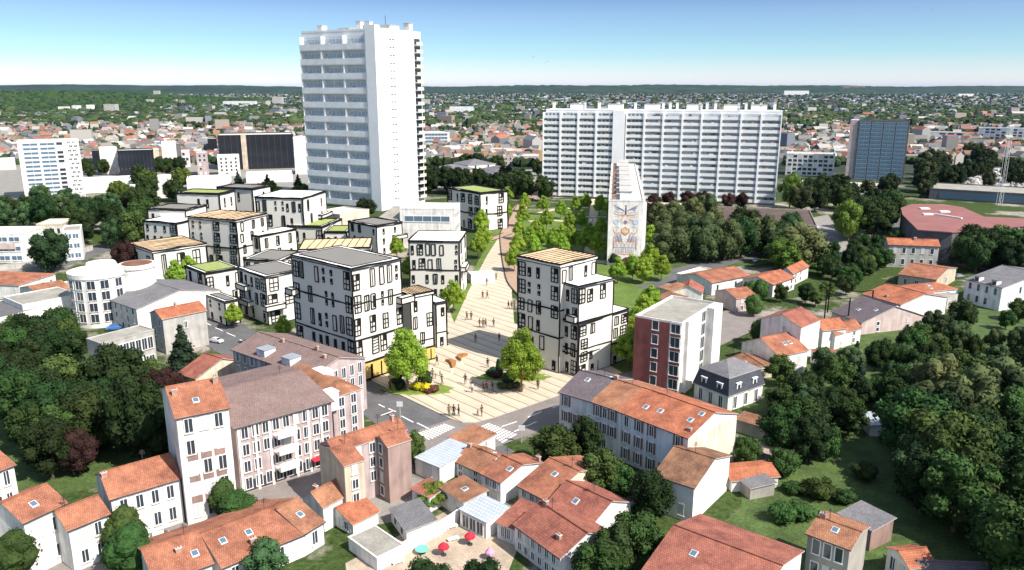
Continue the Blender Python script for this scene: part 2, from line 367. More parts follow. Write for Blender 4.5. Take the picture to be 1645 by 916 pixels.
            if roof == 'mansard':
                ins = .7 * k; mh = 2.6; hb = h + mh
                for qa, qb, ia, ib in (((x0, y0), (x1, y0), (ins, ins), (L - ins, ins)), ((x1, y0), (x1, y1), (L - ins, ins), (L - ins, D - ins)),
                                       ((x1, y1), (x0, y1), (L - ins, D - ins), (ins, D - ins)), ((x0, y1), (x0, y0), (ins, D - ins), (ins, ins))):
                    slab([P(*qa, h + up), P(*qb, h + up), P(*ib, hb + up), P(*ia, hb + up)], 2)
                x0, y0, x1, y1 = ins - .1, ins - .1, L - ins + .1, D - ins + .1
            W_, D_ = x1 - x0, y1 - y0; z = hb + up; zt = hb + rise + up
            if W_ >= D_:
                ra, rb = (x0 + D_ / 2, y0 + D_ / 2), (x1 - D_ / 2, y0 + D_ / 2)
            else:
                ra, rb = (x0 + W_ / 2, y0 + W_ / 2), (x0 + W_ / 2, y1 - W_ / 2)
            if W_ >= D_:
                slab([P(x0, y0, z), P(x1, y0, z), P(*rb, zt), P(*ra, zt)]); slab([P(x1, y1, z), P(x0, y1, z), P(*ra, zt), P(*rb, zt)])
                slab([P(x1, y0, z), P(x1, y1, z), P(*rb, zt)]); slab([P(x0, y1, z), P(x0, y0, z), P(*ra, zt)])
            else:
                slab([P(x1, y0, z), P(x1, y1, z), P(*rb, zt), P(*ra, zt)]); slab([P(x0, y1, z), P(x0, y0, z), P(*ra, zt), P(*rb, zt)])
                slab([P(x0, y0, z), P(x1, y0, z), P(*ra, zt)]); slab([P(x1, y1, z), P(x0, y1, z), P(*rb, zt)])
            rz = lambda u, v: hb + rise * min(1, min(u - x0, x1 - u, v - y0, y1 - v) / (min(W_, D_) / 2))
        elif roof == 'flat':
            t = .3 * k; ph = parapet * k
            r.poly([P(t - .02, t - .02, h + .04), P(L - t + .02, t - .02, h + .04), P(L - t + .02, D - t + .02, h + .04), P(t - .02, D - t + .02, h + .04)], 0)
            for u0, v0, lu, lv in ((-.06, -.06, L + .12, t), (-.06, D - t + .06, L + .12, t), (-.06, t - .06, t, D - 2 * t + .12), (L - t + .06, t - .06, t, D - 2 * t + .12)):
                q = [P(u0, v0, 0), P(u0 + lu, v0, 0), P(u0 + lu, v0 + lv, 0), P(u0, v0 + lv, 0)]
                r.hexa([(x, y, h - .02) for x, y, _ in q], [(x, y, h + ph) for x, y, _ in q], 1)
        ro = r.build('roof', [tile, wall if roof == 'flat' else 'concrete', 'slate', 'dark_metal'], root) if r.f else None
        for i, ch in enumerate(chim):
            fu, fv, hh = ch[0], ch[1], ch[2] * k; u, v = fu * L, fv * D; z = rz(u, v); m = MB()
            cw, cd = (ch[3], ch[4]) if len(ch) > 3 else (.9 * k, .55 * k)
            q = [(u - cw / 2, v - cd / 2), (u + cw / 2, v - cd / 2), (u + cw / 2, v + cd / 2), (u - cw / 2, v + cd / 2)]
            m.hexa([P(*p, z - .8) for p in q], [P(*p, z + hh) for p in q], 0)
            q2 = [(u + (x - u) * 1.18, v + (y - v) * 1.25) for x, y in q]; m.hexa([P(*p, z + hh) for p in q2], [P(*p, z + hh + .14 * k) for p in q2], 1)
            for d in (-.22 * k, .22 * k): x, y, _ = P(u + d, v, 0); m.cyl(x, y, z + hh + .14 * k, z + hh + .5 * k, .12 * k, .09 * k, 7, 2)
            m.build('chimney', ['chimney', 'concrete', 'pot'], ro or root)
        for su, sv in sky:
            u, v = su * L, sv * D; m = MB()
            def Q(du, dv, dz): return P(u + du, v + dv, rz(u + du, v + dv) + up + dz)
            q = [(x * k, y * k) for x, y in ((-.55, -.6), (.55, -.6), (.55, .6), (-.55, .6))]; m.hexa([Q(x, y, -.05) for x, y in q], [Q(x, y, .10) for x, y in q], 0)
            q = [(x * k, y * k) for x, y in ((-.45, -.5), (.45, -.5), (.45, .5), (-.45, .5))]; m.poly([Q(x, y, .12) for x, y in q], 1)
            m.build('skylight', ['frame_white', 'glass_blue'], ro or root)
        if ya < 135 and roof == 'gable' and s.rr.random() < .7:      # a television aerial
            fu, fv = s.rr.uniform(.2, .8), .5; x, y, _ = P(fu * L, fv * D, 0) if axis == 0 else P(.5 * L, fu * D, 0); z = h + rise; m = MB()
            m.bar((x, y, z), (x, y, z + 1.5), .05)
            for q_ in range(4): m.bar((x - .35 + .05 * q_, y, z + 1.0 + .13 * q_), (x + .35 - .05 * q_, y + .12, z + 1.0 + .13 * q_), .03)
            m.build('aerial', ['dark_metal'], ro or root)
        for wi in win:
            s.facade(P, e, n, L, D, h, z0, *wi)
        s.P, s.e, s.n, s.L, s.D, s.h, s.rz = P, e, n, L, D, h, rz
        return s
    def facade(s, P, e, n, L, D, h, z0, side, rows, cols, style='std', w=1.1, hh=1.5, skip=(), zlo=None, zhi=None, m=.6, u0=0.0, u1=1.0, pane=True, first=0):
        if side == 0: base, d, LL = (0, 0), e, L
        elif side == 1: base, d, LL = (L, 0), n, D
        elif side == 2: base, d, LL = (L, D), -e, L
        else: base, d, LL = (0, D), -n, D
        o = P(*base, 0); zlo = z0 if zlo is None else zlo; zhi = h if zhi is None else zhi; fh = (zhi - zlo) / rows
        m *= s.k; a0, a1 = m + u0 * (LL - 2 * m), m + u1 * (LL - 2 * m)
        w = w * s.k if style not in ('balc', 'band', 'bandb', 'slit') else w
        ww = min(w, (a1 - a0) / cols * (.9 if style == 'balc' or style.startswith('band') else (.5 if style.startswith('shut') else .8)))
        if style == 'balc': ww = (a1 - a0) / cols * .999; hh = fh * .999
        for r_ in range(rows):
            for c_ in range(cols):
                if (r_, c_) in skip: continue
                st_ = style
                if style in ('std', 'shut', 'shutb', 'dark'):
                    q_ = s.rr.random()
                    if q_ < .08 and rows * cols > 3: continue
                    if q_ < .26: st_ = 'closed'
                    elif q_ < .45 and style != 'dark': st_ = 'std'
                hw = min(hh, fh * .62) if style != 'balc' else hh
                sill_z = fh * .28 if style != 'balc' else 0.0
                if style == 'tall': hw = min(fh * .75, hh); sill_z = fh * .1
                zz = zlo + r_ * fh + sill_z; uu = a0 + (c_ + .5) * (a1 - a0) / cols
                put_window(s.root, st_, ww, hw, (o[0] + d.x * uu, o[1] + d.y * uu, zz), d, 'balcony' if style == 'balc' else ('window_band' if style.startswith('band') else 'window'), pane)
# ------------------------------------------------------------------ ground, hills, roads, plaza, park
def ground_mat():
    m = bpy.data.materials.new('ground_mix'); m.use_nodes = True; n, l = m.node_tree.nodes, m.node_tree.links; b = n['Principled BSDF']
    b.inputs['Roughness'].default_value = .95; b.inputs['Specular IOR Level'].default_value = .1
    geo = n.new('ShaderNodeNewGeometry')
    def noise(sc, det=6):
        q = n.new('ShaderNodeTexNoise'); q.inputs['Scale'].default_value = sc; q.inputs['Detail'].default_value = det; q.inputs['Roughness'].default_value = .65; l.new(geo.outputs['Position'], q.inputs['Vector']); return q
    def ramp(src, stops):
        r = n.new('ShaderNodeValToRGB'); l.new(src, r.inputs[0])
        for i, (p, c) in enumerate(stops):
            e = r.color_ramp.elements[i] if i < 2 else r.color_ramp.elements.new(p)
            e.position = p; e.color = (*c, 1)
        return r
    def mixc(f, a, c):
        q = n.new('ShaderNodeMix'); q.data_type = 'RGBA'; l.new(f, q.inputs['Factor']); l.new(a, q.inputs['A']); l.new(c, q.inputs['B']); return q.outputs['Result']
    big = noise(.045); fine = noise(1.3, 5); far = noise(.006, 8)
    green = ramp(fine.outputs['Fac'], ((.3, (.018, .035, .010)), (.7, (.075, .11, .030))))
    pave = ramp(fine.outputs['Fac'], ((.3, (.20, .17, .14)), (.7, (.40, .36, .31))))
    sel = ramp(big.outputs['Fac'], ((.52, (0, 0, 0)), (.60, (1, 1, 1))))
    near = mixc(sel.outputs[0], green.outputs[0], pave.outputs[0])
    farc = ramp(far.outputs['Fac'], ((.40, (.016, .030, .014)), (.66, (.060, .070, .055))))
    sp = n.new('ShaderNodeSeparateXYZ'); l.new(geo.outputs['Position'], sp.inputs[0])
    mr = n.new('ShaderNodeMapRange'); mr.inputs['From Min'].default_value = 330; mr.inputs['From Max'].default_value = 480; l.new(sp.outputs['Y'], mr.inputs['Value'])
    l.new(mixc(mr.outputs[0], near, farc.outputs[0]), b.inputs['Base Color'])
    bp = n.new('ShaderNodeBump'); bp.inputs['Strength'].default_value = .6; bp.inputs['Distance'].default_value = .3; l.new(fine.outputs['Fac'], bp.inputs['Height']); l.new(bp.outputs[0], b.inputs['Normal'])
    return m
MATS['ground_mix'] = ground_mat()
g = MB(); g.poly([(-16000, -400, 0), (16000, -400, 0), (16000, 26000, 0), (-16000, 26000, 0)]); tag(g.build('ground', ['ground_mix']), kind='structure')

mat('asphalt', (.115, .113, .115), var=.22, scale=.25, fine=.1); mat('asphalt_warm', (.22, .19, .175), var=.16, scale=.3, fine=.08)
mat('pavement', (.25, .235, .21), var=.18, scale=.4, fine=.1); mat('walk_brown', (.36, .25, .18), var=.08, scale=.3, fine=.06)
mat('path_sand', (.55, .45, .31), var=.1, scale=.5); mat('lawn_fresh', (.105, .16, .03), var=.3, scale=.25, fine=.25); mat('lawn_wild', (.062, .098, .026), var=.45, scale=.35, fine=.35, bump=.6)
mat('earth', (.40, .32, .24), var=.25, scale=.5, fine=.15); mat('paint_white', (.78, .78, .76), var=.12, scale=1.5, fine=.1); flat('kerb_dark', (.07, .055, .045)); mat('kerb_stone', (.40, .38, .35), var=.15, scale=1.0)

def plank_mat():
    """pale strip paving: long boards of stone running the way the strips run in the photo, dark open joints"""
    m = bpy.data.materials.new('strip_paving'); m.use_nodes = True; n, l = m.node_tree.nodes, m.node_tree.links; b = n['Principled BSDF']; b.inputs['Roughness'].default_value = .85
    geo = n.new('ShaderNodeNewGeometry'); d = at(733, 664) - at(612, 606); ang = math.atan2(d.y, d.x)
    mp = n.new('ShaderNodeMapping'); mp.inputs['Rotation'].default_value = (0, 0, -ang); l.new(geo.outputs['Position'], mp.inputs['Vector'])
    wob = n.new('ShaderNodeTexNoise'); wob.inputs['Scale'].default_value = .08; l.new(mp.outputs[0], wob.inputs['Vector'])
    sp = n.new('ShaderNodeSeparateXYZ'); l.new(mp.outputs[0], sp.inputs[0])
    ma = n.new('ShaderNodeMath'); ma.operation = 'MULTIPLY_ADD'; ma.inputs[1].default_value = .8; l.new(wob.outputs['Fac'], ma.inputs[0]); l.new(sp.outputs['Y'], ma.inputs[2])
    dv = n.new('ShaderNodeMath'); dv.operation = 'DIVIDE'; dv.inputs[1].default_value = 2.3; l.new(ma.outputs[0], dv.inputs[0])
    fr = n.new('ShaderNodeMath'); fr.operation = 'FRACT'; l.new(dv.outputs[0], fr.inputs[0])
    r = n.new('ShaderNodeValToRGB'); l.new(fr.outputs[0], r.inputs[0]); r.color_ramp.interpolation = 'CONSTANT'
    els = [(0, (.22, .17, .12)), (.09, (.50, .42, .315)), (.5, (.50, .42, .315))]
    for i, (p, c) in enumerate(els):
        e = r.color_ramp.elements[i] if i < 2 else r.color_ramp.elements.new(p); e.position = p; e.color = (*c, 1)
    r.color_ramp.elements[2].color = (.53, .445, .335, 1)
    no = n.new('ShaderNodeTexNoise'); no.inputs['Scale'].default_value = .3; no.inputs['Detail'].default_value = 7; l.new(geo.outputs['Position'], no.inputs['Vector'])
    mr = n.new('ShaderNodeMapRange'); mr.inputs['To Min'].default_value = .8; mr.inputs['To Max'].default_value = 1.2; l.new(no.outputs['Fac'], mr.inputs['Value'])
    mixn = n.new('ShaderNodeMix'); mixn.data_type = 'RGBA'; mixn.blend_type = 'MULTIPLY'; mixn.inputs['Factor'].default_value = 1
    l.new(r.outputs[0], mixn.inputs['A']); l.new(mr.outputs[0], mixn.inputs['B']); l.new(mixn.outputs['Result'], b.inputs['Base Color'])
    return m
MATS['strip_paving'] = plank_mat()

def smooth_line(pts, k=6):
    out = []
    for i in range(len(pts) - 1):
        p0, p1, p2, p3 = pts[max(i - 1, 0)], pts[i], pts[i + 1], pts[min(i + 2, len(pts) - 1)]
        for j in range(k):
            t = j / k; out.append(tuple(.5 * ((2 * b) + (-a + c) * t + (2 * a - 5 * b + 4 * c - d) * t * t + (-a + 3 * b - 3 * c + d) * t ** 3) for a, b, c, d in zip(p0, p1, p2, p3)))
    return out + [tuple(pts[-1])]
def sheet(name, pts, z, m, kind='structure', thick=0.0, side='kerb_stone'):
    """a flat surface whose outline is measured in the photograph on the ground"""
    q = [at(x, y, 0) for x, y in pts]; area = sum(q[i].x * q[(i + 1) % len(q)].y - q[(i + 1) % len(q)].x * q[i].y for i in range(len(q)))
    if area < 0: q = q[::-1]
    w = MB(); w.poly([(p.x, p.y, z) for p in q])
    if thick:
        for i in range(len(q)):
            a, b = q[i], q[(i + 1) % len(q)]; w.poly([(a.x, a.y, z - thick), (b.x, b.y, z - thick), (b.x, b.y, z), (a.x, a.y, z)], 1)
    return tag(w.build(name, [m, side] if thick else [m]), kind=kind)
def ribbon(name, pts, width, z, m, px=True, kerb=None, k=6):
    c = [at(x, y, 0) if px else Vector((x, y, 0)) for x, y in smooth_line(pts, k)]; w = MB(); L, R_ = [], []
    for i, p in enumerate(c):
        d = (c[min(i + 1, len(c) - 1)] - c[max(i - 1, 0)]).normalized(); nn = Vector((-d.y, d.x, 0)); L.append(p + nn * width / 2); R_.append(p - nn * width / 2)
    for i in range(len(c) - 1):
        w.poly([(*R_[i][:2], z), (*R_[i + 1][:2], z), (*L[i + 1][:2], z), (*L[i][:2], z)])
        if kerb:
            for S in (L, R_): w.bar((*S[i][:2], z + .02), (*S[i + 1][:2], z + .02), kerb, 1)
    return tag(w.build(name, [m, 'kerb_dark']), kind='structure')

# hills on the skyline and the wooded ridge on the left
mat('hill_wood', (.030, .055, .022), var=.5, scale=.012, fine=.35); mat('hill_far', (.020, .040, .018), var=.6, scale=.004, fine=.45)
def hills(name, x0, x1, y0, y1, nx, ny, fn, m, rough=1.5):
    w = MB(); rr = random.Random(5)
    pts = [[(x0 + (x1 - x0) * i / nx, y0 + (y1 - y0) * j / ny) for i in range(nx + 1)] for j in range(ny + 1)]
    zz = [[fn(*p) + rr.uniform(-1, 1) * rough for p in row] for row in pts]
    for j in range(ny):
        for i in range(nx):
            q = [(j, i), (j, i + 1), (j + 1, i + 1), (j + 1, i)]; w.poly([(*pts[a][b], zz[a][b]) for a, b in q])
    return tag(w.build(name, [m], smooth=True), kind='structure')
hills('skyline_hills', -9000, 9000, 6200, 9500, 420, 14, lambda x, y: -6 + 72 * max(0, math.sin(math.pi * (y - 6200) / 3300)) * (1 + .10 * math.sin(x * .0011) + .06 * math.sin(x * .0043 + 1)), 'hill_far', 5.0)
hills('wooded_hill', -2600, -350, 1450, 3600, 70, 40, lambda x, y: -3 + 36 * math.exp(-((x + 1500) / 560) ** 2 - ((y - 2500) / 620) ** 2) + 20 * math.exp(-((x + 2000) / 500) ** 2 - ((y - 1900) / 380) ** 2), 'hill_wood')

# roads round the plaza
ribbon('road', [(245, 470), (330, 520), (395, 556), (470, 585), (560, 612), (625, 646), (690, 690), (775, 745)], 11, .03, 'asphalt')
ribbon('road', [(640, 760), (700, 718), (775, 690), (850, 664), (925, 628), (1000, 596), (1080, 560), (1210, 505)], 11.5, .045, 'asphalt_warm')
ribbon('road', [(985, 470), (1030, 458), (1085, 441), (1180, 415), (1330, 380), (1500, 350)], 8, .03, 'asphalt')
ribbon('road', [(880, 300), (846, 322), (822, 350)], 5, .03, 'walk_brown')
ribbon('street', [(-60, 935), (60, 925), (190, 880), (310, 855), (400, 815), (500, 770), (590, 725), (660, 695)], 8.5, .02, 'asphalt_warm')
ribbon('street', [(0, 455), (110, 420), (185, 392), (260, 350), (330, 320)], 7, .02, 'asphalt')
mk = MB()
def dash(p, q, w=.22, z=.06):
    a, b = at(*p), at(*q); d = (b - a).normalized(); nn = Vector((-d.y, d.x, 0)) * w / 2
    mk.poly([(*(a - nn)[:2], z), (*(b - nn)[:2], z), (*(b + nn)[:2], z), (*(a + nn)[:2], z)])
for p, q in (((608, 650), (618, 655)), ((645, 669), (664, 679)), ((670, 680), (688, 689)), ((624, 657), (636, 662)), ((612, 668), (634, 660)), ((806, 686), (830, 678)), ((848, 671), (870, 662)),
             ((826, 694), (862, 678)), ((668, 693), (690, 707)), ((888, 656), (902, 649)), ((346, 527), (358, 532)), ((364, 535), (378, 541)), ((385, 546), (397, 551)), ((330, 519), (339, 523))):
    dash(p, q)
def zebra(a, b, c, d, n_):
    """stripes between the ends a-b (near line) and d-c (far line)"""
    A, B, C, D_ = at(*a), at(*b), at(*c), at(*d)
    for i in range(n_):
        t0, t1 = (i + .15) / n_, (i + .72) / n_
        q = [A.lerp(B, t0), A.lerp(B, t1), D_.lerp(C, t1), D_.lerp(C, t0)]; mk.poly([(p.x, p.y, .07) for p in q])
zebra((672, 696), (715, 681), (732, 687), (694, 706), 9); zebra((769, 687), (808, 713), (832, 699), (785, 680), 10)
tag(mk.build('road_markings', ['paint_white']), kind='structure')

# plaza: pale strip paving running from the road corner up to the park
plaza = [(598, 612), (640, 634), (690, 658), (722, 673), (742, 680), (762, 680), (790, 673), (840, 656), (890, 639), (930, 622), (1000, 600), (930, 560), (826, 520), (822, 470), (826, 440), (818, 400), (806, 384),
         (796, 384), (788, 392), (780, 412), (760, 440), (735, 480), (700, 520), (640, 560), (590, 590)]
sheet('plaza', plaza, .14, 'strip_paving', thick=.14)
ribbon('plaza_walkway', [(848, 318), (836, 338), (826, 358), (816, 376), (818, 400), (824, 430), (832, 455), (850, 475)], 5.2, .20, 'walk_brown', kerb=.28)
ribbon('plaza_walkway', [(762, 392), (790, 385), (816, 376)], 3.4, .19, 'walk_brown', kerb=.24)
# park and lawns
sheet('park_lawn', [(842, 338), (985, 335), (990, 470), (930, 480), (838, 450), (822, 400), (830, 360)], .050, 'lawn_fresh')
sheet('park_lawn', [(770, 352), (812, 330), (824, 350), (808, 378), (782, 386), (764, 400), (768, 372)], .055, 'lawn_fresh')
sheet('park_lawn', [(978, 432), (1078, 424), (1074, 445), (1020, 462), (985, 475)], .065, 'lawn_fresh')
sheet('park_lawn', [(985, 475), (1020, 462), (1050, 468), (1045, 520), (1015, 596), (985, 604), (960, 540)], .060, 'lawn_fresh')
sheet('park_lawn', [(762, 432), (790, 380), (800, 384), (782, 412), (752, 470), (730, 520), (722, 500)], .16, 'lawn_fresh')
sheet('park_lawn', [(985, 330), (1250, 345), (1260, 420), (1085, 440), (1040, 430)], .02, 'lawn_wild')
ribbon('park_path', [(954, 320), (953, 350), (949, 380), (947, 410), (946, 440)], 3.2, .08, 'path_sand')
ribbon('park_path', [(850, 356), (880, 354), (910, 356), (950, 356), (985, 358)], 2.6, .085, 'path_sand')
ribbon('park_path', [(945, 420), (966, 421), (990, 424)], 4.0, .09, 'path_sand')
ribbon('park_path', [(858, 344), (900, 336), (945, 334)], 2.6, .085, 'path_sand')
# yards, parking and wild ground
sheet('parking_lot', [(1262, 358), (1330, 345), (1350, 375), (1520, 385), (1530, 410), (1400, 415), (1290, 400)], .04, 'pavement')
sheet('cemetery_ground', [(1545, 300), (1570, 270), (1700, 268), (1730, 305)], .03, 'pavement')
sheet('courtyard', [(555, 905), (700, 830), (760, 800), (850, 835), (800, 960), (560, 960)], .015, 'earth')
sheet('courtyard', [(600, 700), (690, 706), (720, 780), (690, 830), (560, 850)], .012, 'pavement')
sheet('wild_grass', [(1150, 850), (1235, 780), (1330, 735), (1440, 690), (1480, 720), (1400, 800), (1330, 830), (1230, 905)], .02, 'lawn_wild')
sheet('wild_grass', [(1180, 560), (1400, 520), (1645, 480), (1800, 560), (1800, 1000), (1200, 1000)], .010, 'lawn_wild')
sheet('wild_grass', [(-100, 560), (250, 540), (250, 770), (120, 790), (-100, 820)], .010, 'lawn_wild')

sheet('industrial_yard', [(125, 285), (120, 262), (500, 258), (500, 306), (330, 312), (200, 322)], .012, 'pavement')
sheet('industrial_yard', [(-200, 300), (-200, 250), (60, 250), (60, 330), (-100, 340)], .014, 'pavement')
sheet('industrial_yard', [(690, 305), (690, 280), (860, 272), (870, 310)], .014, 'pavement')
# ------------------------------------------------------------------ the big blocks behind
mat('rust_sheet', (.34, .25, .22), rough=.6, var=.35, scale=.8, fine=.25)
def corner_frame(A, B, C, yb):
    s = Building('x', 'x'); return s.frame(A, B, C, None, yb, 0, False, 0)

# tall white tower
b = Building('tower_block', 'tall slender white residential tower with stacked blue-shaded loggias, highest building in view', 'tower')
b.wing((484, 50), (607, 48), 27.5, yb=338, vp=1550, roof='flat', wall='tower_white', tile='flat_light', parapet=1.0, dbg=True)
P, e, n, L, D, h, root = b.P, b.e, b.n, b.L, b.D, b.h, b.root
print('tower', L, D, h)
bay0, bayL = 0.4, (L * .875 - .4) / 3; rows = 12; rh = (h - 2.5) / rows
lg, lgp = MB(), MB()          # loggia module: deep open bay two storeys high with a parapet and clutter behind it
E, N = (1, 0), (0, 1)
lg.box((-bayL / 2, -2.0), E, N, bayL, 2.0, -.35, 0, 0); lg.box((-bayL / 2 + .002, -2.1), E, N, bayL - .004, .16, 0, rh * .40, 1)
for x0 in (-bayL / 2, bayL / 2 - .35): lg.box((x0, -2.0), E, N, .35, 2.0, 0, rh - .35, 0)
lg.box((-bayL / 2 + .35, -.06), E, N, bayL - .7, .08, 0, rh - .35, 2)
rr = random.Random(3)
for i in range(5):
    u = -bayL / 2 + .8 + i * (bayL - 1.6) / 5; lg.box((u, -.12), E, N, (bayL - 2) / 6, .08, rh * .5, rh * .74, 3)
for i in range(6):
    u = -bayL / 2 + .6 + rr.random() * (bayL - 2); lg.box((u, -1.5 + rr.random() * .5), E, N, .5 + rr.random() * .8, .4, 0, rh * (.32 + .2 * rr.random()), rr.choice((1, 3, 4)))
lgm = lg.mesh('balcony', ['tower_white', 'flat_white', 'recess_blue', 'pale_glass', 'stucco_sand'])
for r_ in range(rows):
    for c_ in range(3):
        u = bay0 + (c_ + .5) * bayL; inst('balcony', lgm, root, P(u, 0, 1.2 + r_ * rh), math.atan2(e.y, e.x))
m_ = MB(); a0 = P(L * .885, -2.4, 0); m_.box(a0, e, n, L * .115 + .3, 3.0, 0, h + 1.8, 0); m_.build('stair_shaft', ['tower_white'], root)
sb = MB(); sb.box((-2.2, -1.4), E, N, 4.4, 1.4, -.18, 0, 0); sb.box((-2.2, -1.4), E, N, 4.4, .1, 0, 1.1, 1); sb.box((-2.0, -.05), E, N, 4.0, .08, .0, 2.4, 2)
sbm = sb.mesh('balcony', ['tower_white', 'stucco_cream', 'glass'])
for r_ in range(22):
    z = 2.5 + r_ * (h - 4) / 22
    inst('balcony', sbm, root, P(L, D - 2.6, z), math.atan2(n.y, n.x))
    put_window(root, 'slit', 3.2, .55, P(L, D * .30, z + 1.0), n)
for u, v, w_, d_, hh in ((.06, .3, 2.5, 3, 3.2), (.32, .4, 6, 4, 2.0), (.55, .35, 2.2, 2.2, 4.2), (.64, .4, 2.2, 2.2, 4.2), (.84, .4, 7, 6, 2.4), (.95, .75, 2.6, 2.6, 3.6)):
    m_ = MB(); q = P(u * L - w_ / 2, v * D, 0); m_.box(q, e, n, w_, d_, h + .1, h + .1 + hh, 0); m_.box(P(u * L - w_ / 2 - .15, v * D - .15, 0), e, n, w_ + .3, d_ + .3, h + .1 + hh, h + .3 + hh, 1)
    m_.build('roof_housing', ['stucco_white', 'concrete'], root)
m_ = MB(); q = P(.82 * L, .5 * D, 0); m_.bar((q[0], q[1], h), (q[0], q[1], h + 6.5), .18); m_.build('antenna', ['dark_metal'], root)

# long white slab behind the park
b = Building('slab_block', 'very long white slab block with stacked balcony bands and white stair shaft', 'apartment block')
b.wing((877, 177), (1257, 180), 13.0, yb=329, roof='flat', wall='tower_white', tile='flat_light', parapet=.6)
P, e, n, L, D, h, root = b.P, b.e, b.n, b.L, b.D, b.h, b.root
cols_, rows_ = 12, 14; gap = L * 15 / 380; shaft_u = L * 118 / 380; bw = (L - gap) / cols_; fh = (h - 1.5) / rows_
bl = MB(); bl.box((-bw / 2, -1.5), E, N, bw, 1.5, -.2, 0, 0); bl.box((-bw / 2 + .002, -1.56), E, N, bw - .004, .1, 0, fh * .46, 1)
for x0 in (-bw / 2, bw / 2 - .4): bl.box((x0, -1.95), E, N, .4, 1.95, -.2, fh - .2, 0)
bl.box((-bw / 2 + .28, -.05), E, N, bw - .56, .07, 0, fh - .2, 2)
for i in range(4): bl.box((-bw / 2 + .8 + i * (bw - 1.2) / 4, -.1), E, N, (bw - 2) / 6, .06, .1, fh - .6, 3)
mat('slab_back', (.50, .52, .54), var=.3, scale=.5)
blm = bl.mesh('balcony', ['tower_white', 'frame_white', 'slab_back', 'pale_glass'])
rest = MB(); cl = MB(); rr = random.Random(8)
for c_ in range(cols_):
    u = (c_ + .5) * bw if c_ < 4 else gap + (c_ + .5) * bw
    if c_ < 4: u = min(u, shaft_u - bw / 2 - (3 - c_) * bw)
    for r_ in range(rows_):
        z = .8 + r_ * fh; p = P(u, 0, z)
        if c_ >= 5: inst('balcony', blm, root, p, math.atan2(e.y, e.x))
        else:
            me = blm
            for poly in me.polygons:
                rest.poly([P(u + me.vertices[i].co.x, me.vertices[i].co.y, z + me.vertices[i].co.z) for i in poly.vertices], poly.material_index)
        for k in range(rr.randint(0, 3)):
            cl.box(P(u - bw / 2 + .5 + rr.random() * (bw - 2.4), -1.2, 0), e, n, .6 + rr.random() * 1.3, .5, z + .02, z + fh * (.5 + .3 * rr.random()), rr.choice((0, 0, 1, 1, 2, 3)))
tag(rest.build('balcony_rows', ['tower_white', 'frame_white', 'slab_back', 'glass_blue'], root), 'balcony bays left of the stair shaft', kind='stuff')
tag(cl.build('balcony_clutter', ['stucco_sand', 'darkclutter' if 'darkclutter' in MATS else 'stucco_darkgrey', 'stucco_rose', 'recess_blue'], root), kind='stuff')
m_ = MB(); m_.box(P(shaft_u - .6, -2.2, 0), e, n, gap + 1.2, 3, 0, h + .2, 0); m_.build('stair_shaft', ['tower_white'], root)
for k, fu in enumerate((.02, .10, .16, .225, .27, .31, .385, .43, .505, .535, .565, .61, .66, .69, .725, .765, .82, .85, .875, .91, .965)):
    big = k in (1, 4, 7, 11, 15, 18); w_ = 6.5 if big else 1.1; hh = 2.6 if big else 3.4
    m_ = MB(); m_.box(P(fu * L, D * .35, 0), e, n, w_, 3.2 if big else .9, h + .1, h + hh, 0); m_.box(P(fu * L - .1, D * .35 - .1, 0), e, n, w_ + .2, 3.4 if big else 1.1, h + hh, h + hh + .2, 1)
    m_.build('roof_housing' if big else 'chimney', ['flat_white', 'concrete'], root)

# mural building: the thin slab at right angles to it
b = Building('mural_building', 'narrow block whose white end wall carries a tall orange and blue mural', 'apartment block')
b.wing((978, 323), (1034, 324), 106.0, yb=428, vp=992, roof='flat', wall='stucco_white', tile='flat_light', parapet=.5)
P, e, n, L, D, h, root = b.P, b.e, b.n, b.L, b.D, b.h, b.root
for i in range(7):
    v = 1.5 + i * D / 7.5; m_ = MB(); m_.box(P(L * .32, v, 0), e, n, L * .34, D / 9, h + .05, h + 2.4, 0); m_.box(P(L * .32 - .2, v - .2, 0), e, n, L * .34 + .4, D / 9 + .4, h + 2.4, h + 2.6, 1); m_.build('roof_housing', ['flat_white', 'concrete'], root)
for i in range(9):
    m_ = MB(); m_.box(P(.7, 2 + i * D / 9.2, 0), e, n, 1.3, 1.2, h + .05, h + 1.5, 0); m_.build('vent_box', ['stucco_brown'], root)
b.facade(P, e, n, L, D, h, 0, 1, 7, 10, 'balc', 5, 2.4)
flat('mural_orange', (.62, .25, .09)); flat('mural_blue', (.20, .27, .55)); flat('mural_grey', (.42, .42, .46)); flat('mural_plum', (.30, .16, .24)); flat('mural_sand', (.72, .52, .30)); flat('mural_pale', (.55, .60, .74))
mu = MB(); MW, MH = L * .72, h * .80
def MP(x, y): return P(L / 2 + x * MW / 2, -.03, h * .155 + y * MH)       # x -1..1, y 0..1
def stroke(pts, w0, w1, m):
    pts = smooth_line([tuple(map(float, p)) for p in pts], 5)
    for sgn in (1, -1):
        asp = MW / 2 / MH
        for i in range(len(pts) - 1):
            (xa, ya), (xb, yb_) = pts[i], pts[i + 1]; dx, dy = (xb - xa) * asp, yb_ - ya; ln = math.hypot(dx, dy) or 1; nx, ny = -dy / ln / asp, dx / ln
            t0, t1 = i / (len(pts) - 1), (i + 1) / (len(pts) - 1); wa, wb = w0 + (w1 - w0) * t0, w0 + (w1 - w0) * t1
            q = [(xa - nx * wa, ya - ny * wa), (xb - nx * wb, yb_ - ny * wb), (xb + nx * wb, yb_ + ny * wb), (xa + nx * wa, ya + ny * wa)]
            mu.poly([MP(sgn * x, y) for x, y in q], m)
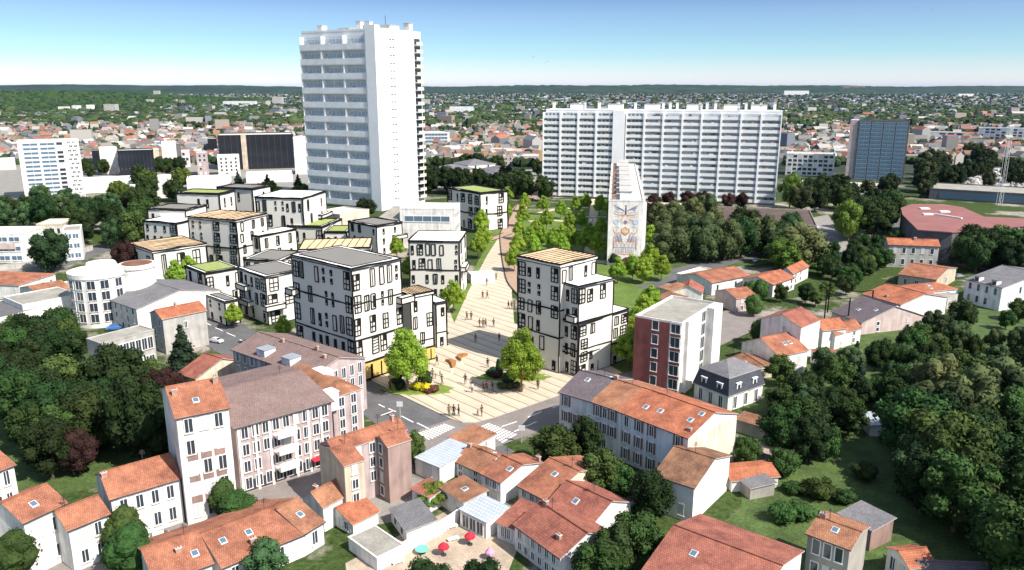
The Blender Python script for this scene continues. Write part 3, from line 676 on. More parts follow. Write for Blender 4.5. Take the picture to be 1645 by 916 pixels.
def disc(x, y, r, m, n_=14, inner=0):
    asp = MW / 2 / MH
    for i in range(n_):
        a, c = 2 * math.pi * i / n_, 2 * math.pi * (i + 1) / n_
        q = [(x + r * math.cos(a) / asp, y + r * math.sin(a)), (x + r * math.cos(c) / asp, y + r * math.sin(c)), (x + inner * math.cos(c) / asp, y + inner * math.sin(c)), (x + inner * math.cos(a) / asp, y + inner * math.sin(a))]
        mu.poly([MP(*p) for p in q], m)
O_, B_, G_, K_, S_, Q_ = range(6)
for i in range(9):                                        # bird with spread wings on top
    t = i / 8; stroke([(.10 + .1 * t, .865 + .02 * t), (.45 + .3 * t, .90 + .06 * t), (.72 + .26 * t, .86 + .13 * t)], .006, .003, (G_, B_, G_, K_)[i % 4])
stroke([(0, .80), (0, .90), (0, .96)], .016, .012, K_); disc(0, .975, .014, B_); stroke([(.05, .965), (.12, .975)], .006, .002, O_)
stroke([(.05, .79), (.35, .79), (.7, .80), (.98, .825)], .012, .005, O_); stroke([(.2, .83), (.6, .84), (.95, .86)], .004, .002, B_); stroke([(.1, .765), (.5, .755), (.95, .77)], .004, .002, O_)
disc(0, .655, .034, K_); disc(0, .655, .046, G_, inner=.041); disc(-.78, .655, .036, Q_); disc(.78, .655, .036, Q_); disc(-.78, .655, .05, B_, inner=.044); disc(.78, .655, .05, B_, inner=.044)
for i in range(7): stroke([(.12 + i * .07, .73 - i * .004), (.3 + i * .05, .69 + .01 * (i % 3)), (.2 + i * .09, .61 + i * .01)], .003, .002, (S_, G_, S_)[i % 3])
stroke([(0, .565), (.20, .52), (.30, .485), (0, .415)], .009, .009, O_); stroke([(0, .53), (.12, .50), (0, .445)], .012, .012, S_); stroke([(.0, .40), (.2, .43), (.34, .47), (.30, .55)], .007, .004, O_)
stroke([(.45, .46), (.7, .43), (.9, .47), (.97, .53)], .010, .005, O_); stroke([(.5, .54), (.72, .57), (.95, .54)], .005, .003, B_)
for i in range(8):
    stroke([(.22 + i * .06, .27), (.30 + i * .07, .36 + .01 * (i % 3)), (.38 + i * .075, .45 - .012 * i)], .006, .003, (B_, B_, G_, O_)[i % 4])
for i in range(6):
    stroke([(.98, .10 + i * .045), (.86, .15 + i * .04), (.92, .20 + i * .035)], .008, .004, (O_, B_)[i % 2])
    stroke([(.08 + i * .12, .055), (.12 + i * .12, .11), (.05 + i * .13, .155)], .007, .004, (B_, O_, G_)[i % 3])
for x in (-.6, -.3, 0, .3, .6): disc(x, .205, .020, S_, 10, .012); disc(x, .205, .008, O_, 8)
for x in (.15, .42, .68): stroke([(x, .26), (x + .1, .30), (x + .02, .335)], .006, .003, O_)
stroke([(0, .165), (.5, .168), (.93, .160)], .007, .005, B_); stroke([(0, .025), (.4, .04), (.8, .03)], .008, .005, O_); stroke([(0, .235), (.4, .24), (.8, .235)], .003, .003, O_)
for i in range(14): disc(rr.uniform(-.9, .9), rr.uniform(.05, .75), .006, rr.choice((O_, B_, S_)), 6)
mu.build('mural', ['mural_orange', 'mural_blue', 'mural_grey', 'mural_plum', 'mural_sand', 'mural_pale'], root)

# curved hall with the pink roof
pts = [(1447, 334), (1450, 345), (1474, 369), (1530, 373), (1588, 367), (1740, 356), (1740, 346), (1645, 351), (1581, 348), (1547, 333), (1515, 328), (1464, 328)]
hh = 9.0; q = [at(x, y, hh) for x, y in pts]; cx_, cy_ = sum(p.x for p in q) / len(q), sum(p.y for p in q) / len(q)
rt = empty('curved_hall', (cx_, cy_, 0), 'low hall with a sweeping pinkish red flat roof and dark ribbed facade', 'hall')
m_ = MB(); ins = [(p.x * .985 + cx_ * .015, p.y * .985 + cy_ * .015) for p in q]
area = sum(q[i].x * q[(i + 1) % len(q)].y - q[(i + 1) % len(q)].x * q[i].y for i in range(len(q)))
if area < 0: q = q[::-1]; ins = ins[::-1]
m_.hexa([(x, y, 0) for x, y in ins], [(x, y, hh - .3) for x, y in ins]); m_.build('facade', ['stucco_darkgrey'], rt)
FOOT.append(([Vector((p.x, p.y)) for p in q], (cx_, cy_, 0), 60))
m_ = MB(); m_.hexa([(p.x, p.y, hh - .3) for p in q], [(p.x, p.y, hh) for p in q]); ro = m_.build('roof', ['flat_pink'], rt)
for px, py in ((1485, 336), (1517, 341), (1490, 345)):
    m_ = MB(); c = at(px, py, hh); m_.cbox(c.x, c.y, hh, 3, 1.6, .4); m_.build('roof_light', ['flat_white'], ro)
m_ = MB(); a_, c_ = at(1500, 345, hh), at(1545, 352, hh); m_.bar((*a_[:2], hh + .2), (*c_[:2], hh + .2), .5); m_.build('roof_ridge', ['flat_white'], ro)
m_ = MB()
for i in range(2, 6):
    a_, c_ = Vector(ins[i]), Vector(ins[(i + 1) % len(ins)])
a1, a2 = at(1588, 367, hh), at(1740, 356, hh)
for i in range(14):
    p = a1.lerp(a2, i / 13); m_.bar((p.x, p.y - .1, .1), (p.x, p.y - .1, hh - .4), .35)
m_.build('facade_ribs', ['concrete'], rt)

# round corner building on the left
c = at(146, 528); r0 = (at(188, 515).x - at(105, 515).x) / 2; h0 = height_of(146, 450, 528)
rt = empty('round_apartment_building', (c.x, c.y + r0, 0), 'cream apartment building with a rounded front and round roof rim', 'building')
m_ = MB(); m_.cyl(c.x, c.y + r0, 0, h0, r0, n=40); m_.cyl(c.x + r0 * 1.25, c.y + r0 * 1.55, 0, h0 + .8, r0 * .62, n=30); m_.build('wall', ['stucco_white'], rt)
m_ = MB(); m_.cyl(c.x, c.y + r0, h0, h0 + .9, r0 + .25, n=40, m=1); m_.cyl(c.x, c.y + r0, h0 + .9, h0 + 1.0, r0 - .6, n=40, m=0); m_.cyl(c.x + r0 * 1.25, c.y + r0 * 1.55, h0 + .8, h0 + 1.6, r0 * .62 + .2, n=30, m=1)
m_.cyl(c.x + r0 * 1.25, c.y + r0 * 1.55, h0 + 1.6, h0 + 1.7, r0 * .62 - .4, n=30, m=2); m_.cyl(c.x + .1 * r0, c.y + r0 * 1.1, h0 + 1.0, h0 + 2.4, r0 * .62, r0 * .5, n=24, m=0); m_.build('roof', ['flat_white', 'stucco_white', 'tile_brown'], rt)
for r_ in range(4):
    for a_ in (-128, -104, -78, -52, -22):
        A_ = math.radians(a_); d = Vector((-math.sin(A_), math.cos(A_))); put_window(rt, 'std', 1.5, 1.7, (c.x + r0 * math.cos(A_), c.y + r0 + r0 * math.sin(A_), 1.3 + r_ * (h0 - 1) / 4), d)
FOOT.append(([Vector((c.x + r0 * math.cos(k), c.y + r0 + r0 * math.sin(k))) for k in range(6)], (c.x, c.y + r0), r0 * 1.5))

# ------------------------------------------------------------------ foreground, left
def house(label, cat='house', name='house', group=None): return Building(name, label, cat, group)
house('tall white house cut by the frame edge, steep orange roof').wing((-60, 780), (22, 748), (17, 683), yb=882, rc=True, rise=3, win=[(0, 4, 4, 'shut', 1.1, 1.7), (1, 4, 1)], chim=[(.6, .5, 1.4)])
b = house('tall narrow white house with rose red bands under its windows and orange roof')
b.wing((283, 673), (367, 656), (342, 610), yb=822, rc=True, rise=3.0, win=[(0, 5, 3, 'std', 1.3, 1.6)], chim=[(.1, .35, 1.2), (.93, .42, 1.4)], sky=[(.45, .2)], over=.3)
P, e, n, L, D, h = b.P, b.e, b.n, b.L, b.D, b.h
for r_ in range(1, 4):
    for c_ in range(3):
        m_ = MB(); m_.box(P(.7 + c_ * (L - 1.2) / 3, -.06, 0), e, n, (L - 1.2) / 3 - .3, .08, r_ * h / 5 - .1, r_ * h / 5 + .75); m_.build('spandrel_panel', ['stucco_brown'], b.root)
house('white two storey house with broad plain orange roof, leaning on the banded tall house').wing((178, 802), (289, 769), (262, 733), yb=838, rc=True, rise=2.6, win=[(0, 2, 4, 'shut', 1.1, 1.5)], chim=[(.02, .4, 1.0)])
house('small white terraced house with orange roof, right of the one square skylight house').wing((110, 852), (174, 826), (154, 798), yb=892, rc=True, rise=1.9, win=[(0, 2, 2, 'shut', 1.0, 1.4)])
house('small orange roofed house with one square skylight in its roof').wing((38, 840), (105, 809), (86, 774), yb=893, rc=True, rise=2.0, win=[(0, 2, 2, 'shut', 1.0, 1.4)], sky=[(.45, .22)])
house('orange roofed row house at the lower left with small chimney').wing((252, 938), (340, 906), (314, 857), yb=948, rc=True, rise=2.2, win=[(0, 1, 3, 'std')], chim=[(.55, .3, .9)], sky=[(.8, .2)])
house('long orange roofed row house with white framed skylight and brick chimney').wing((358, 912), (489, 858), (451, 811), yb=893, rc=True, rise=2.4, win=[(0, 1, 5, 'shut')], chim=[(.42, .12, 1.2)], sky=[(.45, .28), (.15, .3)], tile='tile_orange')
house('narrow orange roofed house, white wall, at the end of the row house').wing((489, 857), (519, 839), (485, 797), yb=874, rc=True, rise=2.4, win=[(0, 1, 1)], tile='tile_rust', sky=[(.5, .25)])
b = house('orange roofed house with stepped roof beneath the tall gabled brick house')
b.wing((519, 815), (567, 843), (606, 822), yb=862, axis=1, rise=1.4, tile='tile_bright', win=[(0, 1, 3, 'shut')]); b.wing((486, 800), (519, 815), (560, 790), yb=855, axis=1, rise=1.9, tile='tile_rust', foot=False, chim=[(.4, .2, 1.0)])
b = house('tall house with orange roof and two wings round a dark narrow courtyard', 'house')
b.wing((512, 714), (553, 750), (582, 738), h=7.0, axis=1, rise=1.2, wall='stucco_sand', tile='tile_orange', over=.2, win=[(1, 4, 1, 'std')])
b.wing((600, 704), (623, 719), (657, 705), h=7.3, axis=1, rise=1.2, wall='stucco_mauve', tile='tile_orange', over=.2, foot=False, win=[(0, 4, 1, 'dark')])
b.wing((516, 712), (538, 728), (645, 686), h=7.4, axis=1, rise=1.4, wall='stucco_rose', tile='tile_orange', over=.2, win=[(1, 4, 5, 'std')], chim=[(.5, .9, 1.2)])
b = Building('apartment_building', 'large rose coloured apartment building with mauve roofs and a corner pavilion beside the plaza road', 'apartment building')
b.wing((378, 688), (532, 645), (496, 593), yb=745, rc=True, rise=2.6, wall='stucco_rose', tile='tile_mauve', win=[(0, 4, 9, 'std', 1.2, 1.8)], over=.5)
P, e, n, L, D, h = b.P, b.e, b.n, b.L, b.D, b.h
for fu in (.01, .17, .315, .575, .72, .86):
    m_ = MB(); m_.box(P(fu * L, -.15, 0), e, n, .3, .15, 0, h - .1); m_.build('pilaster', ['stucco_white'], b.root)
for r_ in range(1, 4):
    m_ = MB(); z = r_ * h / 4; m_.box(P(.36 * L, -1.5, 0), e, n, .2 * L, 1.5, z - .18, z); m_.box(P(.36 * L, -1.55, 0), e, n, .2 * L, .08, z, z + 1.0); m_.build('balcony', ['stucco_white'], b.root)
m_ = MB(); m_.box(P(.73 * L, -1.1, 0), e, n, 2.2, 1.1, 1.7, 1.85); m_.build('awning', [flat('awning_red', (.5, .03, .05))], b.root)
m_ = MB()
for i in range(6): m_.box(P((.05 + .15 * i) * L, -.06, 0), e, n, .11 * L, .08, .2, 1.6)
m_.build('shop_windows', ['glass'], b.root)
b.wing((534, 640), (580, 626), 14.0, yb=712, roof='hip', rise=1.6, wall='stucco_rose', tile='tile_rust', win=[(0, 5, 2, 'tall', 1.2, 2.0), (1, 5, 6, 'tall', 1.1, 2.0)], over=.25)
P, e, n, L, D, h = b.P, b.e, b.n, b.L, b.D, b.h
for v in (.02, .26, .5, .74):
    m_ = MB(); m_.box(P(L, v * D, 0), e, n, .35, .5, 0, h - .1); m_.build('pilaster', ['stucco_white'], b.root)
for u_, v_, w_, d_ in ((-.30, -.05, 1.9, 1.8), (.55, .45, 1.7, 3.0)):
    m_ = MB(); m_.box(P(u_ * L, v_ * D, 0), e, n, w_, d_, h - 1.5, h + 1.0, 0); m_.box(P(u_ * L - .1, v_ * D - .1, 0), e, n, w_ + .2, d_ + .2, h + 1.0, h + 1.1, 1); m_.build('roof_pavilion', ['stucco_pale', 'flat_white'], b.root)
b.wing((374, 562), (500, 606), 10.0, yb=692, rise=2.4, wall='stucco_rose', tile='tile_mauve', win=[(0, 4, 10, 'shut', 1.1, 1.6), (1, 4, 6, 'tall', 1.1, 2.0)], chim=[(.35, .45, 1.0), (.75, .5, 1.2), (.9, .4, 1.0)], over=.4, foot=False)
P, e, n, L, D, h = b.P, b.e, b.n, b.L, b.D, b.h
for fu in (.30, .62):
    m_ = MB(); m_.box(P(fu * L, .4, 0), e, n, 2.0, 2.0, h - .2, h + 1.3, 0); m_.box(P(fu * L - .1, .3, 0), e, n, 2.2, 2.2, h + 1.3, h + 1.4, 1); m_.build('dormer', ['stucco_pale', 'metal_sheet'], b.root)

# ------------------------------------------------------------------ foreground, the cluster below the crossing
Building('workshop', 'workshop under a ribbed white sheet metal roof beside the left crossing', 'workshop').wing((667, 736), (706, 752), (752, 719), yb=779, roof='mono', rise=.3, tile='metal_sheet', win=[(0, 1, 1, 'std', 2.6, 1.6)], over=.2)
house('plain russet roofed house nearest the plaza tip').wing((722, 703), (757, 719), (772, 692), yb=744, roof='mono', rise=.6, tile='tile_rust')
house('orange and brown gabled house with small rooflight, next to the plain russet roof').wing((731, 741), (774, 760), (798, 734), yb=783, rc=True, rise=1.9, tile='tile_rust', wall='stucco_pale', win=[(0, 2, 3, 'shut')], sky=[(.6, .75)], chim=[(.05, .45, .9)])
house('orange red roofed house with a dark dormer opening, in the middle of the cluster').wing((774, 761), (804, 776), (852, 735), yb=811, rise=1.6, tile='tile_orange', wall='stucco_pale', win=[(0, 2, 2, 'shut')], sky=[(.8, .3)], chim=[(.9, .95, 1.2)])
house('low house with flat brown tiled roof and one dark skylight').wing((708, 784), (745, 808), (771, 786), h=2.3, roof='mono', rise=.5, tile='tile_brown', sky=[(.55, .5)])
Building('garden_room', 'garden room under a white corrugated roof facing the red parasols', 'annexe').wing((739, 819), (781, 840), (813, 817), yb=866, roof='mono', rise=.3, tile='metal_sheet', win=[(0, 1, 3, 'tall', 1.6, 2.2)], over=.25)
house('wide orange roofed house whose beige gable catches the sun').wing((833, 781), (878, 804), (935, 760), yb=836, rc=True, rise=2.6, tile='tile_orange', wall='stucco_cream', win=[(0, 2, 3, 'shut')], sky=[(.55, .32)])
house('big red roofed house with white gable and single skylight').wing((876, 813), (946, 848), (1006, 817), yb=882, rc=True, rise=2.6, tile='tile_red', win=[(0, 2, 3, 'std')], sky=[(.45, .25)])
house('red roofed house with bluish shuttered front at the bottom edge').wing((827, 843), (900, 896), (937, 853), yb=938, rc=True, rise=2.3, tile='tile_red', wall='stucco_pale', win=[(0, 2, 6, 'shut')], chim=[(.12, .5, 1.0), (.75, .2, .8)])
house('narrow red roofed annexe next to the white corrugated roof').wing((799, 840), (827, 851), (846, 815), yb=876, roof='mono', rise=1.0, tile='tile_red', wall='stucco_pale', win=[(0, 1, 2, 'shut')])
Building('garden_shed', 'small white shed with dark grey pitched roof beside the long white wall', 'shed').wing((628, 819), (653, 854), (688, 827), yb=874, roof='mono', rise=.6, tile='slate_grey', win=[(0, 1, 2, 'dark')])
Building('garage', 'flat grey roofed garage at the foot of the long white wall', 'garage').wing((560, 872), (606, 906), (642, 880), yb=918, roof='flat', tile='flat_roof', parapet=.15)
Building('garden_shed', 'low dark red roofed shed in front of the white metal roof', 'shed').wing((662, 786), (690, 800), (707, 784), h=1.9, roof='mono', rise=.4, tile='tile_red')

# ------------------------------------------------------------------ right of the crossing
b = house('long terraced row with purple, rust and orange roof sections and shaded blue-white front', 'terrace', 'terraced_row')
b.wing((994, 661), (1105, 704), (1146, 663), yb=786, rc=True, rise=2.8, wall='stucco_pale', tile='tile_bright', win=[(0, 3, 5, 'shutb', 1.0, 1.8)], sky=[(.25, .2), (.45, .22), (.85, .25), (.9, .4)], chim=[(.95, .1, .7)])
P, e, n, L, D, h = b.P, b.e, b.n, b.L, b.D, b.h; WD, WH = D, h
m_ = MB(); m_.box(P(L, -.02, 0), e, n, .06, D + .04, 0, h - .2); m_.build('gable_facing', ['stucco_cream'], b.root)
for fu in (.02, .42): m_ = MB(); m_.box(P(fu * L, -.16, 0), e, n, .18, .16, 0, h - .1); m_.build('downpipe', ['frame_white'], b.root)
b.wing((951, 646), (994, 661), WD, h=WH, rise=2.7, wall='stucco_pale', tile='tile_rust', win=[(0, 3, 3, 'shutb', 1.0, 1.8)], foot=False, over=.3, chim=[(.0, .5, 1.0)])
b.wing((899, 631), (951, 646), WD, h=WH, rise=2.6, wall='stucco_white', tile='tile_purple', win=[(0, 3, 3, 'shutb', 1.0, 1.8)], over=.3, sky=[(.4, .35), (.75, .6)])
house('pale end house in deep tree shade, half its roof green with moss').wing((1052, 763), (1115, 784), (1157, 741), yb=842, rc=True, rise=2.5, wall='stucco_white', tile='tile_mossy', win=[(0, 2, 2, 'shut')])
house('small bright orange roofed cottage behind the mossy roofed house').wing((1152, 748), (1176, 773), (1225, 742), yb=791, axis=1, rise=1.0, tile='tile_bright', win=[(1, 1, 2)])
Building('garden_shed', 'grey roofed lean-to shed beside the small bright orange cottage', 'shed').wing((1190, 772), (1206, 785), (1234, 770), h=1.5, roof='mono', rise=.3, tile='slate_grey', wall='stucco_dim')
Building('garden_shed', 'low shed with rust striped corrugated roof', 'shed').wing((1208, 722), (1262, 738), (1284, 733), h=1.6, roof='mono', rise=.3, tile='rust_sheet', wall='stucco_dim')
Building('garden_shed', 'brown roofed shed among the trees behind the terraced row', 'shed').wing((1183, 674), (1230, 688), (1247, 680), h=1.9, roof='mono', rise=.4, tile='tile_brown', wall='stucco_sand')
house('large red roof cut by the bottom edge, pale seam across it').wing((1035, 916), (1210, 990), (1262, 912), yb=1050, rc=True, rise=2.7, tile='tile_red', win=[(0, 2, 4, 'std')], sky=[(.3, .3)])
b = Building('mansard_villa', 'white villa with dark slate mansard roof and white dormers', 'villa')
b.wing((1116, 616), (1170, 637), (1220, 616), yb=662, roof='mansard', rise=2.6, tile='slate_grey', win=[(0, 1, 3, 'tall', 1.1, 2.2), (1, 1, 3, 'tall', 1.1, 2.2)], over=.4)
P, e, n, L, D, h = b.P, b.e, b.n, b.L, b.D, b.h
for side in (0, 1):
    for t in (.28, .74):
        m_ = MB()
        if side == 0: o, E1, N1 = P(t * L - .5, -.08, 0), e, n
        else: o, E1, N1 = P(L + .08, t * D - .5, 0), n, -e
        m_.box(o, E1, N1, 1.0, .9, h + .25, h + 1.6, 0); m_.box((o[0] - E1.x * .1 - N1.x * .1, o[1] - E1.y * .1 - N1.y * .1), E1, N1, 1.2, 1.0, h + 1.6, h + 1.72, 0)
        m_.box((o[0] + E1.x * .22 - N1.x * .03, o[1] + E1.y * .22 - N1.y * .03), E1, N1, .56, .05, h + .45, h + 1.4, 1); m_.build('dormer', ['frame_white', 'glass'], b.root)
b = Building('apartment_building', 'six storey block with one brick red face and white faces, flat roof', 'apartment building')
b.wing((1021, 510), (1095, 523), (1187, 495), yb=635, roof='flat', tile='flat_roof', wall='stucco_white', parapet=.7)
P, e, n, L, D, h = b.P, b.e, b.n, b.L, b.D, b.h
m_ = MB(); m_.box(P(-.08, -.12, 0), e, n, L * .76, .12, .1, h + .1); m_.build('brick_facing', ['stucco_brick'], b.root)
for r_ in range(5):
    z = r_ * h / 5 + .9; put_window(b.root, 'dark', 1.0, 1.5, P(L * .45, -.12, z), e); put_window(b.root, 'std', 1.5, 1.6, P(L * .88, 0, z), e)
    m_ = MB(); m_.box(P(L * .775, -.07, 0), e, n, L * .215, .07, z - .75, z - .15); m_.build('spandrel_panel', ['stucco_brick'], b.root)
    put_window(b.root, 'slit', 1.2, .9, P(L, D * .36, z), n); put_window(b.root, 'tall', 1.6, 2.0, P(L, D * .64, z - .3), n)
m_ = MB(); m_.box(P(L, D * .72, 0), e, n, 1.4, D * .28, 0, h + .4); m_.box(P(L, D * .1, 0), e, n, .6, D * .2, 0, h + .3); m_.build('stair_shaft', ['stucco_white'], b.root)
house('tall plain white house with red roof and windowless walls').wing((1223, 512), (1287, 527), (1316, 514), yb=583, axis=1, rise=2.6, tile='tile_red', over=.2)
house('orange roofed house with shaded blue gable and three skylights').wing((1192, 550), (1252, 573), (1284, 558), yb=600, axis=1, rise=3.2, tile='tile_orange', sky=[(.75, .5), (.75, .7)], win=[(1, 1, 2)])
house('low red-brown roofed house under the blue gable').wing((1170, 578), (1200, 598), (1226, 578), yb=610, rise=1.2, tile='tile_brown', wall='stucco_cream', sky=[(.5, .2)])
house('orange roof joined to the back of the tall plain white house').wing((1296, 519), (1322, 531), (1340, 519), yb=562, axis=1, rise=2.0, tile='tile_bright')
house('white house with orange roof and one dark rooflight, beside the grey-purple roof').wing((1318, 531), (1342, 538), (1370, 523), yb=562, axis=1, rise=2.0, tile='tile_orange', win=[(1, 2, 2)], sky=[(.75, .4)])
Building('porch', 'small white porch with red tiled lid', 'porch').wing((1303, 563), (1320, 570), (1335, 562), h=2.2, roof='hip', rise=.8, tile='tile_red')
house('grey-purple slate roofed house with pink gable').wing((1337, 501), (1384, 519), (1410, 483), yb=538, rc=True, rise=4.4, wall='stucco_pink', tile='tile_purple', win=[(1, 2, 2, 'dark')], sky=[(.45, .2), (.8, .3), (.85, .6)])
house('broad orange roofed house with white windowless gable and chimney').wing((1387, 473), (1447, 490), (1462, 466), yb=524, rc=True, rise=2.5, tile='tile_bright', chim=[(.5, .1, .8)], win=[(0, 2, 2)])
house('orange roofed house in front of the grey ruinous looking house').wing((1444, 441), (1504, 450), (1511, 430), yb=471, rc=True, rise=2.2, tile='tile_orange', wall='stucco_sand', win=[(0, 1, 3), (1, 1, 1)])
house('small hipped orange roof with two white skylights').wing((1450, 459), (1486, 470), (1505, 455), yb=490, roof='hip', rise=1.4, tile='tile_bright', sky=[(.6, .35), (.8, .3)], wall='stucco_pale')
Building('garage', 'long grey flat topped garage below the small hipped roof', 'garage').wing((1484, 474), (1522, 481), (1532, 472), h=2.4, roof='flat', tile='flat_roof', wall='stucco_grey', parapet=.2, win=[(0, 1, 2, 'dark', 2.4, 1.6)])
house('grey walled house with low orange roof beside the pink roofed hall').wing((1428, 393), (1509, 396), (1513, 386), yb=432, rc=True, rise=1.3, tile='tile_bright', wall='stucco_grey', win=[(0, 2, 5, 'dark')], chim=[(.55, .4, 1.0)])
b = house('pale grey house with slate roof and dormers at the edge of the wood')
b.wing((1551, 449), (1610, 463), (1625, 430), yb=500, rc=True, rise=3.4, tile='slate_grey', wall='stucco_pale', win=[(0, 2, 4, 'dark'), (1, 2, 2, 'dark')])
P, e, n, L, D, h = b.P, b.e, b.n, b.L, b.D, b.h
for t in (.28, .75):
    m_ = MB(); m_.box(P(t * L - .6, .3, 0), e, n, 1.2, 1.6, h - .1, h + 1.2, 0); m_.box(P(t * L - .4, .27, 0), e, n, .8, .05, h + .15, h + 1.0, 1); m_.box(P(t * L - .7, .2, 0), e, n, 1.4, 1.8, h + 1.2, h + 1.3, 2); m_.build('dormer', ['stucco_pale', 'glass', 'slate_grey'], b.root)
house('bright orange roofed terrace house on the left of two, hedge in front').wing((1242, 458), (1277, 446), (1262, 431), yb=465, rc=True, rise=2.0, tile='tile_bright', win=[(0, 2, 4, 'dark')])
house('orange roofed terrace house on the right of two, with white gable').wing((1274, 440), (1299, 428), (1289, 419), yb=447, rc=True, rise=2.0, tile='tile_bright', win=[(0, 2, 3, 'dark')])
house('long orange roofed white house at the back of the little hamlet').wing((1144, 455), (1205, 443), (1180, 429), yb=462, rc=True, rise=2.0, tile='tile_orange', win=[(0, 1, 4, 'dark')])
house('white gabled house with red roof at the front of the little hamlet').wing((1084, 468), (1128, 471), (1147, 462), yb=496, axis=1, rise=2.4, tile='tile_red', win=[(1, 2, 1)])
house('brick red walled house with orange roof behind the brick faced block').wing((1149, 467), (1183, 480), (1205, 472), yb=502, axis=1, rise=1.8, tile='tile_orange', wall='stucco_pink', win=[(1, 2, 2)])
house('small white cube house with flat roof in the little hamlet').wing((1087, 441), (1112, 446), (1140, 433), yb=462, roof='flat', tile='flat_light', win=[(1, 1, 2, 'dark')])
house('low house with russet roof nearest the street of green trees').wing((1050, 478), (1080, 487), (1092, 478), h=4.5, roof='mono', rise=.8, tile='tile_brown', wall='stucco_pink')
house('tiny russet roofed house beside the street of green trees').wing((1060, 462), (1078, 468), (1096, 460), h=4.2, roof='mono', rise=.7, tile='tile_rust', wall='stucco_sand')
house('house of which just a red roof edge shows behind the brick faced block').wing((1041, 499), (1060, 508), (1115, 482), h=7.5, axis=1, rise=1.0, tile='tile_orange')
house('dark walled house with sandy orange roof at the lower right').wing((1298, 858), (1365, 883), (1400, 862), yb=955, rc=True, rise=1.0, wall='stucco_dim', tile='tile_rust', win=[(0, 2, 3, 'dark')], sky=[(.5, .3)], chim=[(.1, .5, 1.0)])
Building('garage', 'grey roofed garage tucked behind the sandy orange roof', 'garage').wing((1348, 826), (1400, 853), (1429, 833), yb=886, roof='mono', rise=.4, tile='slate_grey', wall='stucco_brown')
house('bright orange roofed house at the bottom edge, white central seam').wing((1426, 881), (1462, 913), (1474, 884), yb=950, axis=1, rise=1.2, tile='tile_bright', win=[(0, 1, 2)])
Building('barn', 'purple-brown roofed barn at the bottom edge of the wood', 'barn').wing((1466, 904), (1482, 926), (1566, 902), yb=955, axis=1, rise=1.4, tile='tile_purple', wall='stucco_dim')
Building('garden_shed', 'white roofed shed half hidden in the wood', 'shed').wing((1382, 664), (1398, 684), (1412, 678), h=1.6, roof='mono', rise=.3, tile='metal_sheet')

# ------------------------------------------------------------------ left, middle distance
b = Building('apartment_building', 'white apartment building with grey pitched roof and broad bare gable', 'apartment building')
b.wing((162, 477), (219, 497), (260, 458), yb=540, rc=True, rise=3.2, tile='slate_grey', win=[(0, 3, 6, 'dark', 1.1, 1.6)], wall='stucco_white')
house('narrow grey house with bright orange roof and one tiny window').wing((241, 503), (261, 513), (331, 499), yb=570, axis=1, rise=1.8, tile='tile_bright', wall='stucco_grey', win=[(0, 3, 2, 'dark'), (1, 2, 1, 'std', .8, 1.2)], chim=[(.5, .45, 1.0)])
Building('workshop', 'grey flat roofed two storey workshop beside the pointed conifer', 'workshop').wing((139, 545), (162, 553), (268, 537), yb=613, roof='flat', tile='flat_roof', wall='stucco_grey', parapet=.3, win=[(1, 2, 8, 'tall', 1.4, 2.0)])
Building('garden_shed', 'low long shed with pale flat roof, left of the grey workshop', 'shed').wing((52, 596), (76, 606), (128, 590), h=2.2, roof='flat', tile='flat_light', wall='stucco_dim', parapet=.15)
Building('carport', 'blue-grey roofed carport against the grey workshop', 'carport').wing((118, 590), (130, 597), (156, 588), h=2.0, roof='flat', tile='metal_sheet', wall='stucco_darkgrey', parapet=.1)
Building('warehouse', 'long low white building with dark flat roof next to the round building', 'warehouse').wing((5, 478), (36, 491), (122, 473), yb=532, roof='flat', tile='flat_roof', parapet=.3, win=[(1, 1, 5, 'dark', 1.4, 1.2)])
Building('warehouse', 'grey roofed white shed cut by the frame edge', 'warehouse').wing((-70, 500), (-8, 514), (34, 490), yb=548, roof='flat', tile='slate_grey', parapet=.3, win=[(1, 1, 3, 'dark')])
house('large low house with broad orange hipped roof at the frame edge').wing((-60, 455), (30, 459), (78, 440), yb=482, roof='hip', rise=2.6, tile='tile_orange', win=[(1, 1, 4)])
house('orange roofed house between the hipped roof and the round building').wing((33, 462), (62, 474), (92, 456), yb=494, axis=1, rise=1.8, tile='tile_rust', win=[(1, 1, 3)])
house('small white house with grey roof leaning on the round building').wing((84, 458), (98, 463), (112, 455), yb=480, roof='flat', tile='flat_roof')
b = Building('apartment_building', 'stepped cream flats with rust coloured balcony bands at the frame edge', 'apartment building')
b.wing((-50, 378), (34, 377), 12.0, yb=422, roof='flat', tile='flat_light', wall='stucco_white', win=[(0, 3, 4, 'band', 6, 1.2)])
m_ = MB(); m_.box(b.P(2, -.5, 0), b.e, b.n, b.L - 4, .4, 4, 5.6); m_.build('balcony', ['stucco_pink'], b.root)
Building('apartment_building', 'small cream block peeking over the rounded garden tree', 'apartment building').wing((58, 362), (100, 361), 10.0, yb=398, roof='flat', tile='flat_light', wall='stucco_cream', win=[(0, 2, 4, 'dark')])
Building('apartment_building', 'white block with rust panels right of the rounded garden tree', 'apartment building').wing((100, 373), (129, 371), 10.0, yb=417, roof='flat', tile='flat_roof', wall='stucco_white', win=[(0, 3, 2, 'band', 6, 1.3)])
house('cream gabled house with salmon roof below the pointed conifer').wing((287, 600), (314, 609), (350, 575), yb=644, rc=True, rise=3.0, tile='tile_red', wall='stucco_cream', win=[(0, 1, 2)])

